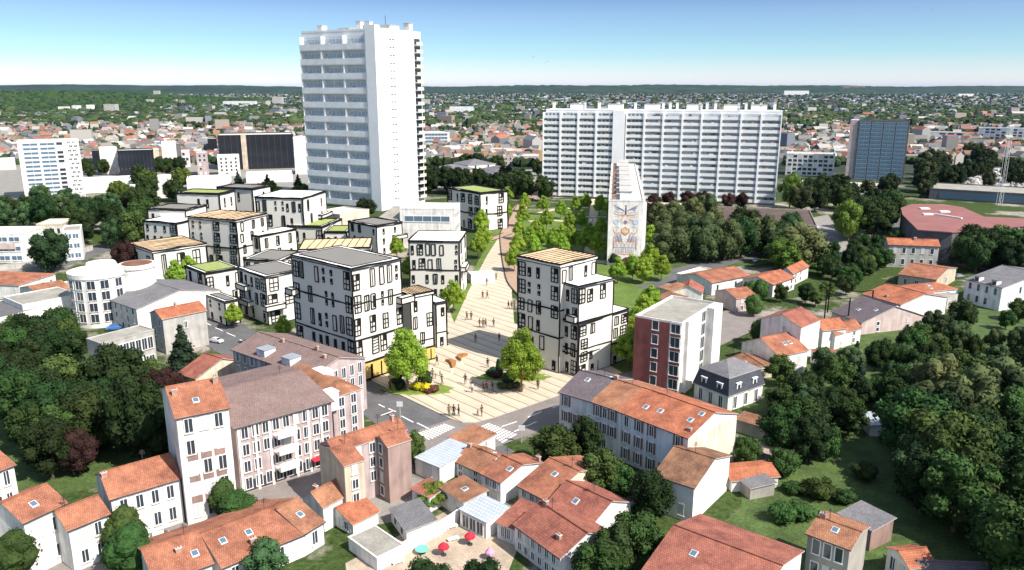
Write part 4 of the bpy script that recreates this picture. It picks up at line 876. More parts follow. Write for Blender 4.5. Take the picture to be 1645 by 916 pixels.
# ------------------------------------------------------------------ centre, behind the drawn quarter
b = Building('school', 'cream flat roofed public building with one long window strip', 'school')
b.wing((642, 336), (730, 337), (768, 328), yb=400, roof='flat', tile='flat_light', wall='stucco_white', parapet=.5, win=[(0, 1, 1, 'band', 14, 1.6, (), 7, 12), (1, 3, 6, 'dark', 1.4, 1.6)])
b.wing((607, 352), (641, 353), 16.0, yb=398, roof='mono', rise=1.5, tile='flat_roof', wall='stucco_white', foot=False)
house('low beige house with flat roof in front of the tower foot').wing((506, 341), (546, 346), (562, 334), yb=373, roof='flat', tile='flat_light', wall='stucco_cream')
Building('kiosk', 'small white kiosk with pale canopy roof on the plaza edge', 'kiosk').wing((752, 437), (757, 442), (774, 421), yb=457, roof='flat', tile='flat_white', wall='stucco_white', parapet=.2, win=[(1, 1, 2, 'dark', 2.0, 1.6)])

# ------------------------------------------------------------------ far blocks
def far(label, A, B, C, yb, wall='stucco_white', roof='flat', tile='flat_light', win=(), cat='apartment block', name='apartment_block', rise=2.0, **kw):
    kw.update({} if isinstance(C, tuple) else {'vp': (A[0] + B[0]) / 2}); b = Building(name, label, cat); b.wing(A, B, C, yb=yb, wall=wall, roof=roof, tile=tile, win=win, rise=rise, parapet=.6, **kw); return b
b = far('leaning white banded tower left of the dark offices, patterned end wall', (27, 230), (126, 227), 14.0, 316, cat='tower', win=[(0, 13, 2, 'band', 12, 1.0, (), None, None, .6, .04, .62), (0, 13, 1, 'dark', 3, 1.6, (), None, None, .6, .62, .75)])
for k in range(26):
    r_, c_ = k // 2, k % 2; put_window(b.root, 'slit', 1.1, .9, b.P(b.L * (.83 + .08 * c_ + (.03 if r_ % 2 else 0)), 0, 1.2 + r_ * b.h / 13), b.e, pane=False)
far('low white podium at the foot of the banded tower', (52, 318), (128, 316), (134, 312), 328, tile='flat_roof', cat='podium', name='podium')
far('dark glass office block between two white end walls', (188, 243), (246, 242), 14.0, 281, wall='dark_glass', cat='office block', name='office_block', win=[(0, 1, 9, 'slit', .3, 9)])
far('blank white stair tower on the left end of the dark glass office', (159, 240), (187, 239), 12.0, 280, cat='tower')
far('narrow black glass wing left of the blank stair tower', (147, 243), (159, 243), 12.0, 274, wall='dark_glass', cat='office block', name='office_block')
far('slim cream end wall right of the dark glass office', (246, 242), (255, 242), 12.0, 276, wall='stucco_cream', cat='tower')
far('white windowless slab tower with a dark side, right of the offices', (259, 231), (282, 230), 14.0, 272, cat='tower')
far('grey side wing of the white windowless slab', (282, 232), (290, 232), 14.0, 270, wall='stucco_darkgrey', cat='office block', name='office_block')
far('small white block with six square windows', (290, 244), (304, 244), 10.0, 268, win=[(0, 3, 2, 'dark', 2.0, 1.8)])
far('pinkish white apartment block with rows of tiny windows', (349, 255), (384, 252), 14.0, 282, wall='stucco_white', win=[(0, 5, 4, 'dark', 1.0, 1.2)])
far('rose coloured apartment wing beside the pinkish white block', (315, 250), (333, 247), 14.0, 282, wall='stucco_rose', win=[(0, 5, 2, 'dark', 1.2, 1.4)])
b = far('very long black glass building with a brown pier', (349, 218), (471, 217), 26.0, 270, wall='dark_glass', cat='office block', name='office_block')
m_ = MB(); m_.box(b.P(b.L * .30, -.8, 0), b.e, b.n, 3.0, .8, 0, b.h + .5); m_.build('pier', ['stucco_sand'], b.root)
m_ = MB()
for i in range(13): m_.box(b.P(b.L * i / 12.2, -.25, 0), b.e, b.n, .3, .25, 1, b.h)
m_.build('mullions', ['dark_metal'], b.root)
far('short black glass wing on the left of the long black building', (333, 222), (348, 224), 16.0, 248, wall='dark_glass', cat='office block', name='office_block')
far('white ribbed end block just left of the tall tower', (471, 225), (492, 223), 12.0, 280, wall='stucco_pale', cat='tower')
for lb, A, B, C, yb in (('long low white hall behind the left trees', (128, 302), (216, 291), 22.0, 307), ('grey roofed low hall beside the long white hall', (205, 309), (268, 303), 18.0, 318), ('low white hall with pale roof before the pinkish block', (300, 296), (372, 289), 20.0, 308),
                        ('flat pale depot in front of the black building', (395, 284), (470, 282), 22.0, 292), ('small flat white annexe near the white windowless slab', (246, 288), (298, 286), 16.0, 297), ('white stepped low hall beside the left frame edge', (-20, 262), (24, 258), 18.0, 272)):
    far(lb, A, B, C, yb, tile='flat_white', cat='hall', name='hall')
far('white office block with four dark window bands right of the tower', (679, 216), (722, 214), 16.0, 236, win=[(0, 4, 1, 'band', 40, 2.0)], cat='office block', name='office_block')
far('ochre walled college block', (773, 243), (787, 243), 14.0, 257, wall='stucco_ochre', cat='building', name='college_building')
far('flat grey college wing beside the ochre block', (787, 242), (824, 241), 16.0, 256, wall='stucco_dim', cat='building', name='college_building', win=[(0, 2, 4, 'dark')])
far('long brick red college wing left of the slab block', (808, 252), (868, 252), 16.0, 266, wall='stucco_pink', cat='building', name='college_building', win=[(0, 2, 8, 'dark')])
far('tall ochre brick stair block touching the slab block', (866, 244), (878, 243), 10.0, 270, wall='stucco_ochre', cat='building', name='college_building')
for lb, A, B, C, yb, wl_ in (('grey roofed pavilion house nearest the tower', (686, 272), (716, 276), (735, 268), 300, 'stucco_cream'), ('grey roofed pavilion house in the middle of three', (729, 262), (752, 266), (768, 259), 288, 'stucco_white'),
                             ('grey roofed pinkish pavilion with striped side, on the right of three', (769, 272), (789, 280), (808, 268), 304, 'stucco_rose')):
    far(lb, A, B, C, yb, wall=wl_, roof='hip', tile='slate_grey', rise=2.4, cat='house', name='pavilion_house', win=[(1, 3, 2, 'dark')])
far('dark clad small block by the tower foot', (678, 246), (692, 246), 10.0, 264, wall='stucco_darkgrey', cat='building', name='building')
far('small white tower house with dark windows among the trees', (712, 240), (727, 238), 9.0, 254, cat='house', name='house', win=[(0, 2, 2, 'dark')])
b = far('blue-grey glazed tower with horizontal window bands and a brick left edge', (1379, 196), (1462, 197), 15.0, 292, wall='stucco_darkgrey', cat='tower', tile='flat_roof', win=[(0, 15, 4, 'bandb', 7, 1.5)])
m_ = MB(); m_.box(b.P(-3.8, .5, 0), b.e, b.n, 3.7, 14, 0, b.h + .8); m_.build('brick_wing', ['stucco_pink'], b.root)
far('low white and blue apartment block left of the blue-grey tower', (1264, 249), (1342, 250), 14.0, 284, wall='stucco_white', win=[(0, 5, 9, 'dark', 2.0, 1.4)])
far('white balcony block behind the low white and blue block', (1340, 244), (1364, 243), 12.0, 262, win=[(0, 4, 1, 'band', 20, 1.4)])
far('pale row of flats beyond the blue-grey tower', (1466, 217), (1550, 214), 12.0, 228, wall='stucco_pale', win=[(0, 3, 6, 'dark', 5, 2)])
far('blue-white block of flats at the far right frame edge', (1572, 209), (1665, 208), 14.0, 231, wall='stucco_pale', win=[(0, 5, 10, 'dark', 3, 2)])
b = far('long warehouse with beige roof and blue glazed front', (1492, 317), (1720, 317), 26.0, 334, wall='stucco_darkgrey', tile='flat_roof', cat='warehouse', name='warehouse')
m_ = MB(); m_.box(b.P(4, -.12, 0), b.e, b.n, b.L - 4, .12, .6, b.h - .8); m_.build('window_band', [flat('band_blue', (.09, .14, .19), rough=.3)], b.root)
far('sprawling low school with dark brown flat roof', (1105, 360), (1312, 364), 36.0, 374, wall='stucco_dim', tile='flat_brown', cat='school', name='school')
far('low beige roofed gallery under the slab block', (1040, 334), (1148, 335), 9.0, 344, wall='stucco_cream', tile='flat_light', cat='gallery', name='gallery')
far('low pale sheds among trees before the blue-grey tower', (1286, 305), (1422, 303), 16.0, 313, wall='stucco_white', tile='flat_light', cat='shed', name='depot')
# ------------------------------------------------------------------ the drawn quarter: white cubes with inked edges
SRND = random.Random(21)
def inked(m, p, q, w, mi=0, wob=.35, seg=3.0):
    p, q = Vector(p), Vector(q); k = max(1, int((q - p).length / seg)); last = p
    for i in range(1, k + 1):
        t = i / k; c = p.lerp(q, t)
        if i < k: c += Vector((SRND.uniform(-1, 1), SRND.uniform(-1, 1), SRND.uniform(-1, 1))) * w * wob
        m.bar(last, c, w * SRND.uniform(.8, 1.25), mi); last = c
SW = {}
def sketch_window(t, w, h, lw, v):
    key = (t, round(w, 1), round(h, 1), round(lw, 2), v)
    if key in SW: return SW[key]
    rr = random.Random(zlib.crc32(repr(key).encode())); m = MB(); y = -.05; j = lambda: rr.uniform(-.25, .25) * lw * 1.5
    def ln(x0, z0, x1, z1, k=1.0):
        m.bar((x0 + j(), y, z0 + j()), (x1 + j(), y, z1 + j()), lw * k * rr.uniform(.75, 1.15), 0)
    if t == 'S':                                    # solid dark slot
        m.box((-w / 2, -.12), (1, 0), (0, 1), w, .16, 0, h, 0); m.box((-w / 2 + w * .3, -.13), (1, 0), (0, 1), w * .25, .1, h * .15, h * .4, 1)
    else:
        m.box((-w / 2, -.03), (1, 0), (0, 1), w, .06, 0, h, 1)
        ln(-w / 2, 0, -w / 2, h, 1.1); ln(w / 2, 0, w / 2, h, 1.3); ln(-w / 2, h, w / 2, h); ln(-w / 2, 0, w / 2, 0)
        if t == 'F':
            ln(-w * .05, 0, -w * .05, h); ln(-w / 2, h * .62, w / 2, h * .6); ln(-w / 2, h * .3, w / 2, h * .32)
            if v % 2: m.box((0, -.08), (1, 0), (0, 1), w * .45, .08, h * .62, h * .97, 0)
        elif t == 'N' and v % 3 == 0: ln(0, 0, 0, h)
        elif t == 'N' and v % 3 == 1: m.box((-w * .1, -.08), (1, 0), (0, 1), w * .5, .08, h * .1, h * .9, 0); ln(-w / 2, h * .5, w / 2, h * .52)
        elif t == 'H':
            for k in range(4): ln(-w / 2, h * (.2 + .2 * k), w / 2, h * (.25 + .2 * k), .8)
    SW[key] = m.mesh('window', ['ink', 'sketch_pane']); return SW[key]

class Drawn:
    def __init__(s, label, px_line=2.3): s.label, s.pl, s.root = label, px_line, None
    def vol(s, A, B, C, yb=None, h=None, z0=0.0, roof='grey', bands=(), floors=4, pats=(None, None), foot=True, over=0.0, shop=(), seed=0, par=.35):
        f = Building.frame(s, A, B, C, h, yb, z0, False, 0); a, e, n, L, D, h = f
        print('DRAWN %-30s L %.1f D %.1f h %.1f at %.0f,%.0f' % (s.label[:30], L, D, h, a.x, a.y)); D = max(D, 3.0)
        P = lambda u, v, z: (a.x + e.x * u + n.x * v, a.y + e.y * u + n.y * v, z)
        if s.root is None: s.root = empty('drawn_house', P(L / 2, D / 2, 0), s.label, 'house', 'white cubic houses of the drawn quarter')
        root = s.root; lw = s.pl * .86 * a.y / FPX; lw = min(lw, .5)
        if foot: FOOT.append(([Vector(P(*q, 0)[:2]) for q in ((0, 0), (L, 0), (L, D), (0, D))], P(L / 2, D / 2, 0), math.hypot(L, D) / 2))
        w = MB(); cor = [(0, 0), (L, 0), (L, D), (0, D)]; w.hexa([P(*c, z0) for c in cor], [P(*c, h) for c in cor]); w.build('wall', ['sketch_wall'], root)
        r = MB(); o = .12; co = [(-o, -o), (L + o, -o), (L + o, D + o), (-o, D + o)]
        rm = {'grey': 'sketch_grey', 'white': 'sketch_white', 'green': 'sketch_lawn', 'wood': 'sketch_white'}[roof]
        r.hexa([P(*c, h + .01) for c in co], [P(*c, h + .3) for c in co], 1)
        if roof in ('green', 'grey'):
            i_ = max(.6, min(L, D) * .09); ci = [(i_, i_), (L - i_, i_), (L - i_, D - i_), (i_, D - i_)]
            r.hexa([P(*c, h + .28) for c in ci], [P(*c, h + .36) for c in ci], 0)
            for k in range(4): inked(r, P(*ci[k], h + .40), P(*ci[(k + 1) % 4], h + .40), lw * .5, 2)
        elif roof == 'wood':
            r.hexa([P(*c, h + .31) for c in co], [P(*c, h + .55) for c in co], 3)
            for k in range(1, 9):
                t = k / 9; inked(r, P(t * L, .1, h + .58), P(min(L - .1, t * L + L * .05), D - .1, h + .58), lw * .5, 2)
        r.build('roof', [rm, 'sketch_white', 'ink', MATS.get('sketch_wood') or mat('sketch_wood', (.66, .47, .28), var=.10, scale=.4)], root)
        m = MB(); zt = h + (.3 if roof != 'wood' else .55)
        for k in range(4):
            p, q = co[k], co[(k + 1) % 4]; inked(m, P(*p, zt), P(*q, zt), lw); inked(m, P(*cor[k], z0), P(*cor[k], h), lw * .95)
            inked(m, P(*p, h), P(*q, h), lw * .6)
            if z0 < .5: inked(m, P(*cor[k], .1), P(*cor[(k + 1) % 4], .1), lw * .7)
        m.build('edge_line', ['ink'], root)
        for bz in bands:
            m = MB(); z = z0 + bz * (h - z0)
            for k in (0, 1): inked(m, P(*cor[k], z), P(*cor[(k + 1) % 4], z), lw)
            m.build('floor_band', ['ink'], root)
        fh = (h - z0) / floors
        for side in (0, 1):
            base, d, LL = ((0, 0), e, L) if side == 0 else ((L, 0), n, D)
            pat = pats[side]; cols = max(2, int(LL / 2.5)); op = P(*base, 0); rr = random.Random(seed * 7 + side)
            if LL < 3: cols = 1
            for fl in range(floors):
                if shop and side in shop and fl == 0: continue
                row = (pat[fl % len(pat)] if pat else ''.join(rr.choice('FNSSNFS-NS') for _ in range(cols)))
                k = len(row)
                for c_, t in enumerate(row):
                    if t == '-': continue
                    cw = LL / k; u = (c_ + .5) * cw + rr.uniform(-.12, .12) * cw
                    if t == 'D':
                        for zz in (.18, .56):
                            me = sketch_window('S', max(.4, min(.6, cw * .3)), fh * .26, lw * .6, rr.randint(0, 3)); inst('window', me, root, (op[0] + d.x * u, op[1] + d.y * u, z0 + (fl + zz) * fh), math.atan2(d.y, d.x))
                        continue
                    ww = {'F': min(1.9, cw * .72), 'H': min(2.1, cw * .75), 'N': min(.95, cw * .5), 'S': min(.75, cw * .4)}[t]; hw = fh * {'F': .76, 'H': .8, 'N': .74, 'S': .62}[t] * rr.uniform(.88, 1.05)
                    me = sketch_window(t, ww, hw, min(lw * .68, ww * .28), rr.randint(0, 3))
                    inst('window', me, root, (op[0] + d.x * u, op[1] + d.y * u, z0 + fl * fh + fh * .13), math.atan2(d.y, d.x))
            if shop and side in shop:
                m = MB(); q = (op[0] + d.y * .0, op[1]); m.box((op[0] + d.y * .15, op[1] - d.x * .15), d, Vector((-d.y, d.x)), LL, .15, .12, fh * .86, 0)
                k = max(3, int(LL / 1.9))
                for i in range(k):
                    u = (i + .5) * LL / k; pp = Vector((op[0] + d.x * u + d.y * .2, op[1] + d.y * u - d.x * .2, 0)); inked(m, (pp.x, pp.y, .2), (pp.x, pp.y, fh * .7), lw * (1.3 if i % 2 else .7), 1)
                a_ = (op[0] + d.y * .2, op[1] - d.x * .2); inked(m, (*a_, fh * .86), (a_[0] + d.x * LL, a_[1] + d.y * LL, fh * .86), lw, 1); inked(m, (*a_, .2), (a_[0] + d.x * LL, a_[1] + d.y * LL, .2), lw, 1)
                m.build('shopfront', ['sketch_yellow', 'ink'], root)
        s.P, s.e, s.n, s.L, s.D, s.h, s.lw = P, e, n, L, D, h, lw
        return s
    def balcony(s, side, u, z, w, d=1.3):
        base, dd = ((0, 0), s.e) if side == 0 else ((s.L, 0), s.n); o = s.P(*base, 0); out = Vector((dd.y, -dd.x))
        c = (o[0] + dd.x * u + out.x * d, o[1] + dd.y * u + out.y * d); m = MB(); m.box(c, dd, -out, w, d, z, z + 1.05, 0)
        q = [c, (c[0] + dd.x * w, c[1] + dd.y * w), (c[0] + dd.x * w - out.x * d, c[1] + dd.y * w - out.y * d), (c[0] - out.x * d, c[1] - out.y * d)]
        for zz in (z, z + 1.05):
            for k in range(3): inked(m, (*q[k], zz), (*q[(k + 1) % 4], zz), s.lw * .8, 1)
            inked(m, (*q[3], zz), (*q[0], zz), s.lw * .8, 1)
        for p in q[:2]: inked(m, (*p, z), (*p, z + 1.05), s.lw * .8, 1)
        m.build('balcony', ['sketch_wall', 'ink'], s.root)

D = Drawn('largest drawn white house at the plaza corner, grey roof inset, yellow shopfront below', 2.5)
D.vol((468, 412), (564, 435), (657, 421), yb=617, roof='grey', bands=(.385, .70), floors=5, seed=1, shop=(1,),
      pats=(['-SSSS-F', 'F-SSSSSF', 'F-NSDNNF', 'F-N-DD-F', 'FN-NDD-F'], ['HFHF-S', 'F-HF-F', 'F-F-F-F', 'FNNDN-', 'F-NNND']))
D.balcony(0, -.6, D.h * .66, 2.0); D.balcony(1, D.D - 1.2, D.h * .62, 3.0)
D.vol((659, 479), (695, 472), (716, 455), yb=577, roof='wood', bands=(.33,), floors=4, seed=2, shop=(0, 1), pats=(['S-', 'SN-', 'N-F'], ['SS', 'SSS', 'S-N']))
D.vol((700, 489), (717, 486), (730, 470), yb=556, roof='white', bands=(.35,), floors=3, seed=3, shop=(1,), foot=False)
D = Drawn('stepped drawn house right of the plaza, slatted wood roof and white terraces', 2.5)
D.vol((832, 416), (900, 430), (965, 417), yb=601, roof='wood', bands=(.60, .34), floors=6, seed=4, pats=(['S-N-S', 'SSN-', 'FNS--', 'FNN-F', 'FDD-F', 'FSS-F'], ['----', '----', '----', '----', '----', 'NN-SN']))
D.vol((884, 451), (930, 463), (982, 449), yb=607, roof='white', bands=(.62, .30), floors=5, seed=5, foot=False, pats=(['-NSF', '-FSN', '-SSF', '--SN', '--SF'], ['-', '-', '-', '-', 'FF-F-']))
D.balcony(0, D.L - 2.2, D.h * .62, 2.0, .8); D.balcony(0, .4, D.h * .78, 1.6, 1.0)
D.vol((888, 511), (931, 523), (998, 496), yb=607, roof='white', bands=(.42,), floors=4, seed=6, foot=False, pats=(['----'], ['FSNSS-', 'FSSNS-', 'F-SSNF', 'FNSFNF']))

D = Drawn('drawn house with white flat roof standing behind the wood roofed annexe by the plaza', 2.3)
D.vol((657, 389), (738, 390), (752, 374), yb=482, roof='white', bands=(.52,), floors=4, seed=7, pats=(['SS-SS-S', 'S-SNS-S', 'SFNN-D', 'SFNNN-D'], ['S', 'SS', 'DS', 'NN']), shop=())
D.balcony(1, 1.0, D.h * .48, 6.0)
D = Drawn('small drawn house with lawn roof next to the school, furthest up the plaza', 2.2)
D.vol((719, 303), (771, 312), (801, 305), yb=373, roof='green', bands=(.45,), floors=3, seed=8, pats=(['FFSFF', 'SF-FF', 'FSFFF'], ['FF', 'SF', 'SF']))
for lb, A, B, C, yb, rf, bands, fl, seed, pats in (
    ('drawn white house with white roof standing nearest the tall tower, open balcony on the right', (410, 318), (486, 320), (508, 308), 392, 'white', (), 3, 9, (['SF-NNS', 'SF-NS-', 'NN-DDSNS'], ['N-S', 'NS', 'NS'])),
    ('drawn house with lawn roof at the back of the quarter', (283, 311), (352, 313), (370, 307), 388, 'green', (), 3, 10, (['SS-S', '-SS-', '--SS-'], ['SS', 'DD', 'SS'])),
    ('drawn house with grey roof, rearmost of the quarter', (349, 302), (405, 305), (421, 299), 374, 'grey', (), 3, 11, (['SS', 'SS-', 'N-S-'], ['S', 'S', 'S'])),
    ('drawn house with grey roof on the left, above the white roofed one', (237, 337), (298, 339), (311, 330), 402, 'grey', (), 3, 12, (['SS-', 'S--', 'S---'], ['-', 'S', '-'])),
    ('drawn white house with plain white roof and small square windows, far left', (230, 356), (283, 360), (301, 345), 412, 'white', (), 3, 13, (['DDDS', 'SSS-F', 'SSSF'], ['F', 'F', 'F'])),
    ('drawn house with broad slatted wood roof in the middle of the quarter', (302, 351), (379, 357), (415, 345), 430, 'wood', (.42,), 4, 14, (['SSNF-F', 'SS-F-F', 'DD-F-F', 'DD-F-F'], ['NNN', 'NNN', 'NNS', 'NNN'])),
    ('low drawn house with slatted wood roof at the left end of the quarter', (208, 394), (245, 407), (303, 386), 452, 'wood', (), 1, 15, (['NF'], ['NFF'])),
    ('drawn house with lawn roof facing the street and the grey roofed neighbour', (298, 429), (329, 441), (384, 431), 498, 'green', (), 2, 16, (['NN', 'NF'], ['N-N', 'F-SN'])),
    ('drawn house with grey roof and balconies left of the largest one', (382, 432), (426, 447), (481, 431), 523, 'grey', (), 3, 17, (['NSS', 'FSNF', 'NSSFF'], ['F--', 'FF-', 'F-N'])),
    ('low drawn annexe with grey roof below the lawn roofed house', (331, 476), (361, 487), (379, 481), 524, 'grey', (), 2, 18, (['SS', 'DD'], ['S', 'S'])),
    ('drawn annexe with wide grey roof behind the balconied house', (392, 418), (450, 421), (482, 405), 452, 'grey', (), 2, 19, (None, None)),
    ('drawn house with small lawn roof right of the white roofed one', (462, 364), (517, 366), (538, 353), 394, 'green', (), 1, 20, (['NSS-F'], ['-S'])),
    ('low drawn house with lawn roof beside the small grey cube', (521, 374), (557, 374), (566, 364), 397, 'green', (), 1, 21, (['SS-'], ['S'])),
    ('small drawn grey roofed cube in front of the school', (560, 357), (605, 365), (620, 354), 412, 'grey', (), 3, 22, (['SS-', 'SS-', 'NN-S'], ['SS', 'SS', 'SS'])),
    ('low drawn house whose long slatted wood roof shows behind the largest one', (480, 404), (594, 401), (588, 386), 442, 'wood', (), 1, 23, (None, None)),
    ('little drawn white lean-to between the wood roofed and white roofed houses', (395, 378), (416, 381), (436, 364), 425, 'white', (), 2, 24, (['NN', 'NN'], ['NNS', 'NNN']))):
    d = Drawn(lb, 2.2); d.vol(A, B, C, yb=yb, roof=rf, bands=bands, floors=fl, seed=seed, pats=pats)
    if seed == 17: d.balcony(1, -1.0, d.h * .33, 4.5); d.balcony(0, 1.0, d.h * .62, 4.0); d.balcony(0, 2.0, d.h * .3, 4.0)
    if seed == 9: d.balcony(1, d.D * .6, d.h * .45, d.D * .5)
    if seed == 22: d.balcony(1, d.D * .6, d.h * .5, d.D * .5)
# ------------------------------------------------------------------ trees
def leaf_mat(name, colr, objvar=.42, hue=.03, trans=0.0):
    m = mat(name, colr, rough=.8, var=.35, scale=.55, fine=.3, objvar=objvar, hue=hue, spec=.12)
    if trans:
        n, l = m.node_tree.nodes, m.node_tree.links; b = n['Principled BSDF']; t = n.new('ShaderNodeBsdfTranslucent'); mixs = n.new('ShaderNodeMixShader'); mixs.inputs[0].default_value = trans
        l.new(b.inputs['Base Color'].links[0].from_socket, t.inputs['Color']); l.new(b.outputs[0], mixs.inputs[1]); l.new(t.outputs[0], mixs.inputs[2]); l.new(mixs.outputs[0], n['Material Output'].inputs['Surface'])
    return m
leaf_mat('leaf_dark', (.022, .042, .012)); leaf_mat('leaf_mid', (.038, .070, .017)); leaf_mat('leaf_fresh', (.25, .37, .045), objvar=.15, hue=.012, trans=.35); leaf_mat('leaf_olive', (.062, .080, .029)); leaf_mat('leaf_copper', (.035, .016, .014), hue=.01)
leaf_mat('leaf_conifer', (.022, .042, .022)); leaf_mat('leaf_bluish', (.036, .064, .024)); leaf_mat('leaf_yellow', (.50, .38, .02), trans=.2); leaf_mat('leaf_red', (.10, .035, .03)); leaf_mat('leaf_bright', (.11, .17, .03), trans=.2)
mat('bark', (.13, .085, .055), var=.3, scale=3.0, bump=.4); mat('bark_brown', (.24, .14, .08), var=.3, scale=3.0, bump=.4)

def ball(c, r, rng, nu=9, nv=6, jit=.12):
    """a rough lump: closed uv ball with jittered radius"""
    v, f = [(c[0], c[1], c[2] - r)], []
    for j in range(1, nv):
        ph = math.pi * j / nv - math.pi / 2
        for i in range(nu):
            th = 2 * math.pi * i / nu; q = r * (1 + rng.uniform(-jit, jit)); v.append((c[0] + q * math.cos(ph) * math.cos(th), c[1] + q * math.cos(ph) * math.sin(th), c[2] + q * math.sin(ph)))
    v.append((c[0], c[1], c[2] + r)); last = len(v) - 1
    for i in range(nu): f.append((0, 1 + (i + 1) % nu, 1 + i)); f.append((last, last - nu + i, last - nu + (i + 1) % nu))
    for j in range(nv - 2):
        for i in range(nu):
            a, b = 1 + j * nu + i, 1 + j * nu + (i + 1) % nu; f.append((a, b, b + nu, a + nu))
    return v, f
def crown_mesh(name, lobes, nleaf, size, seed, mats, core=.80, droop=0.0):
    rng = random.Random(seed); V, F = [], []
    for c, r in lobes:
        v, f = ball(c, r * core, rng); k = len(V); V += v; F += [tuple(i + k for i in q) for q in f]
    ncore = len(F)
    g = np.random.default_rng(seed); w = np.array([r * r for c, r in lobes]); w = w / w.sum(); idx = g.choice(len(lobes), nleaf, p=w)
    C = np.array([c for c, r in lobes])[idx]; Rr = np.array([r for c, r in lobes])[idx]
    d = g.normal(size=(nleaf, 3)); d[:, 2] += .25; d /= np.linalg.norm(d, axis=1, keepdims=True)
    pos = C + d * (Rr * g.uniform(.74, 1.10, nleaf))[:, None]; pos[:, 2] -= droop * g.random(nleaf)
    nrm = d + g.normal(size=(nleaf, 3)) * .55; nrm /= np.linalg.norm(nrm, axis=1, keepdims=True)
    t = np.cross(nrm, g.normal(size=(nleaf, 3))); t /= np.linalg.norm(t, axis=1, keepdims=True); b = np.cross(nrm, t)
    s = (size * g.uniform(.55, 1.35, nleaf))[:, None]
    q = np.stack([pos - t * s * .5, pos - b * s * .32, pos + t * s * .5, pos + b * s * .32], 1).reshape(-1, 3); k = len(V)
    V += [tuple(x) for x in q.tolist()]; F += [(k + 4 * i, k + 4 * i + 1, k + 4 * i + 2, k + 4 * i + 3) for i in range(nleaf)]
    me = bpy.data.meshes.new(name); me.from_pydata(V, [], F)
    for x in mats: me.materials.append(MATS[x])
    me.update(); return me
def trunk_mesh(name, hgt, r, seed, reach, m='bark', limbs=5):
    rng = random.Random(seed); w = MB(); p = Vector((0, 0, -.1)); pr = r * 1.25; w.v = []
    steps = 4
    for i in range(steps):
        q = Vector((rng.uniform(-.12, .12), rng.uniform(-.12, .12), hgt * (i + 1) / steps)); r1 = r * (1 - .15 * (i + 1)); n_ = 7
        ring = lambda c, rr: [(c.x + rr * math.cos(2 * math.pi * k / n_), c.y + rr * math.sin(2 * math.pi * k / n_), c.z) for k in range(n_)]
        w.hexa(ring(p, pr), ring(q, r1)); p, pr = q, r1
    for i in range(limbs):
        a = 2 * math.pi * i / limbs + rng.uniform(-.4, .4); w.bar(p - Vector((0, 0, hgt * .15 * (i % 2))), p + Vector((math.cos(a) * reach, math.sin(a) * reach, reach * rng.uniform(.5, 1.1))), r * 1.0, 0, r * .35)
    return w.mesh(name, [m])
PROTO = {}
def proto(kind, var, hgt, crown, trunk): PROTO.setdefault(kind, []).append((hgt, crown, trunk))
def lobes_round(seed, rad, z0, z1, n, rl):
    rng = random.Random(seed); out = [((0, 0, (z0 + z1) / 2), rad * .62)]; zc, zr = (z0 + z1) / 2, (z1 - z0) / 2
    for i in range(n):
        a = i * 2.39996 + rng.uniform(-.4, .4); t = (i + .5) / n * 2 - 1; k = math.sqrt(max(0, 1 - t * t)); rr_ = rl * rng.uniform(.7, 1.25)
        out.append(((math.cos(a) * k * (rad - rr_ * .7) * rng.uniform(.75, 1.1), math.sin(a) * k * (rad - rr_ * .7) * rng.uniform(.75, 1.1), zc + t * (zr - rr_ * .6)), rr_))
    return out
for v in range(4): proto('broad', v, 10, crown_mesh('crown', lobes_round(v, 4.3, 1.5, 10, 14, 1.7), 3600, .55, v, ['leaf_dark']), trunk_mesh('trunk', 3.6, .28, v, 2.2))
for v in range(3): proto('mid', v, 10, crown_mesh('crown', lobes_round(20 + v, 4.2, 1.6, 10, 13, 1.7), 3600, .55, 20 + v, ['leaf_mid']), trunk_mesh('trunk', 3.6, .26, v, 2.2))
for v in range(2): proto('olive', v, 10, crown_mesh('crown', lobes_round(30 + v, 4.6, 1.0, 10, 13, 1.8), 3400, .55, 30 + v, ['leaf_olive'], droop=1.2), trunk_mesh('trunk', 3.2, .28, v, 2.4))
for v in range(2): proto('bluish', v, 10, crown_mesh('crown', lobes_round(35 + v, 4.2, 1.0, 10, 13, 1.7), 3400, .6, 35 + v, ['leaf_bluish'], droop=.8), trunk_mesh('trunk', 3.2, .28, v, 2.4))
for v in range(2): proto('bright', v, 10, crown_mesh('crown', lobes_round(40 + v, 4.4, 1.6, 10, 14, 1.6), 3600, .5, 40 + v, ['leaf_bright']), trunk_mesh('trunk', 3.4, .26, v, 2.2))
for v in range(2): proto('copper', v, 10, crown_mesh('crown', lobes_round(50 + v, 4.6, 1.2, 10, 12, 1.9), 3000, .5, 50 + v, ['leaf_copper']), trunk_mesh('trunk', 3.2, .28, v, 2.2))
def lobes_fresh(seed):
    rng = random.Random(seed); out = []
    for z, k, rd, rl in ((3.5, 6, 2.0, .95), (4.6, 7, 2.5, 1.1), (6.1, 6, 2.0, 1.05), (7.5, 4, 1.3, 1.0), (8.8, 2, .6, .95), (5.5, 1, 0, 2.0)):
        for i in range(k):
            a = 2 * math.pi * i / k + rng.uniform(-.35, .35); out.append(((math.cos(a) * rd * rng.uniform(.8, 1.1), math.sin(a) * rd * rng.uniform(.8, 1.1), z + rng.uniform(-.4, .4)), rl * rng.uniform(.8, 1.15)))
    return out
for v in range(3): proto('fresh', v, 10, crown_mesh('crown', lobes_fresh(60 + v), 3800, .42, 60 + v, ['leaf_fresh'], core=.7), trunk_mesh('trunk', 3.0, .17, v, 1.6, 'bark_brown'))
for v in range(2): proto('hero', v, 10, crown_mesh('crown', lobes_fresh(70 + v), 11000, .27, 70 + v, ['leaf_fresh'], core=.62), trunk_mesh('trunk', 3.4, .24, 7 + v, 2.0, 'bark_brown', 7))
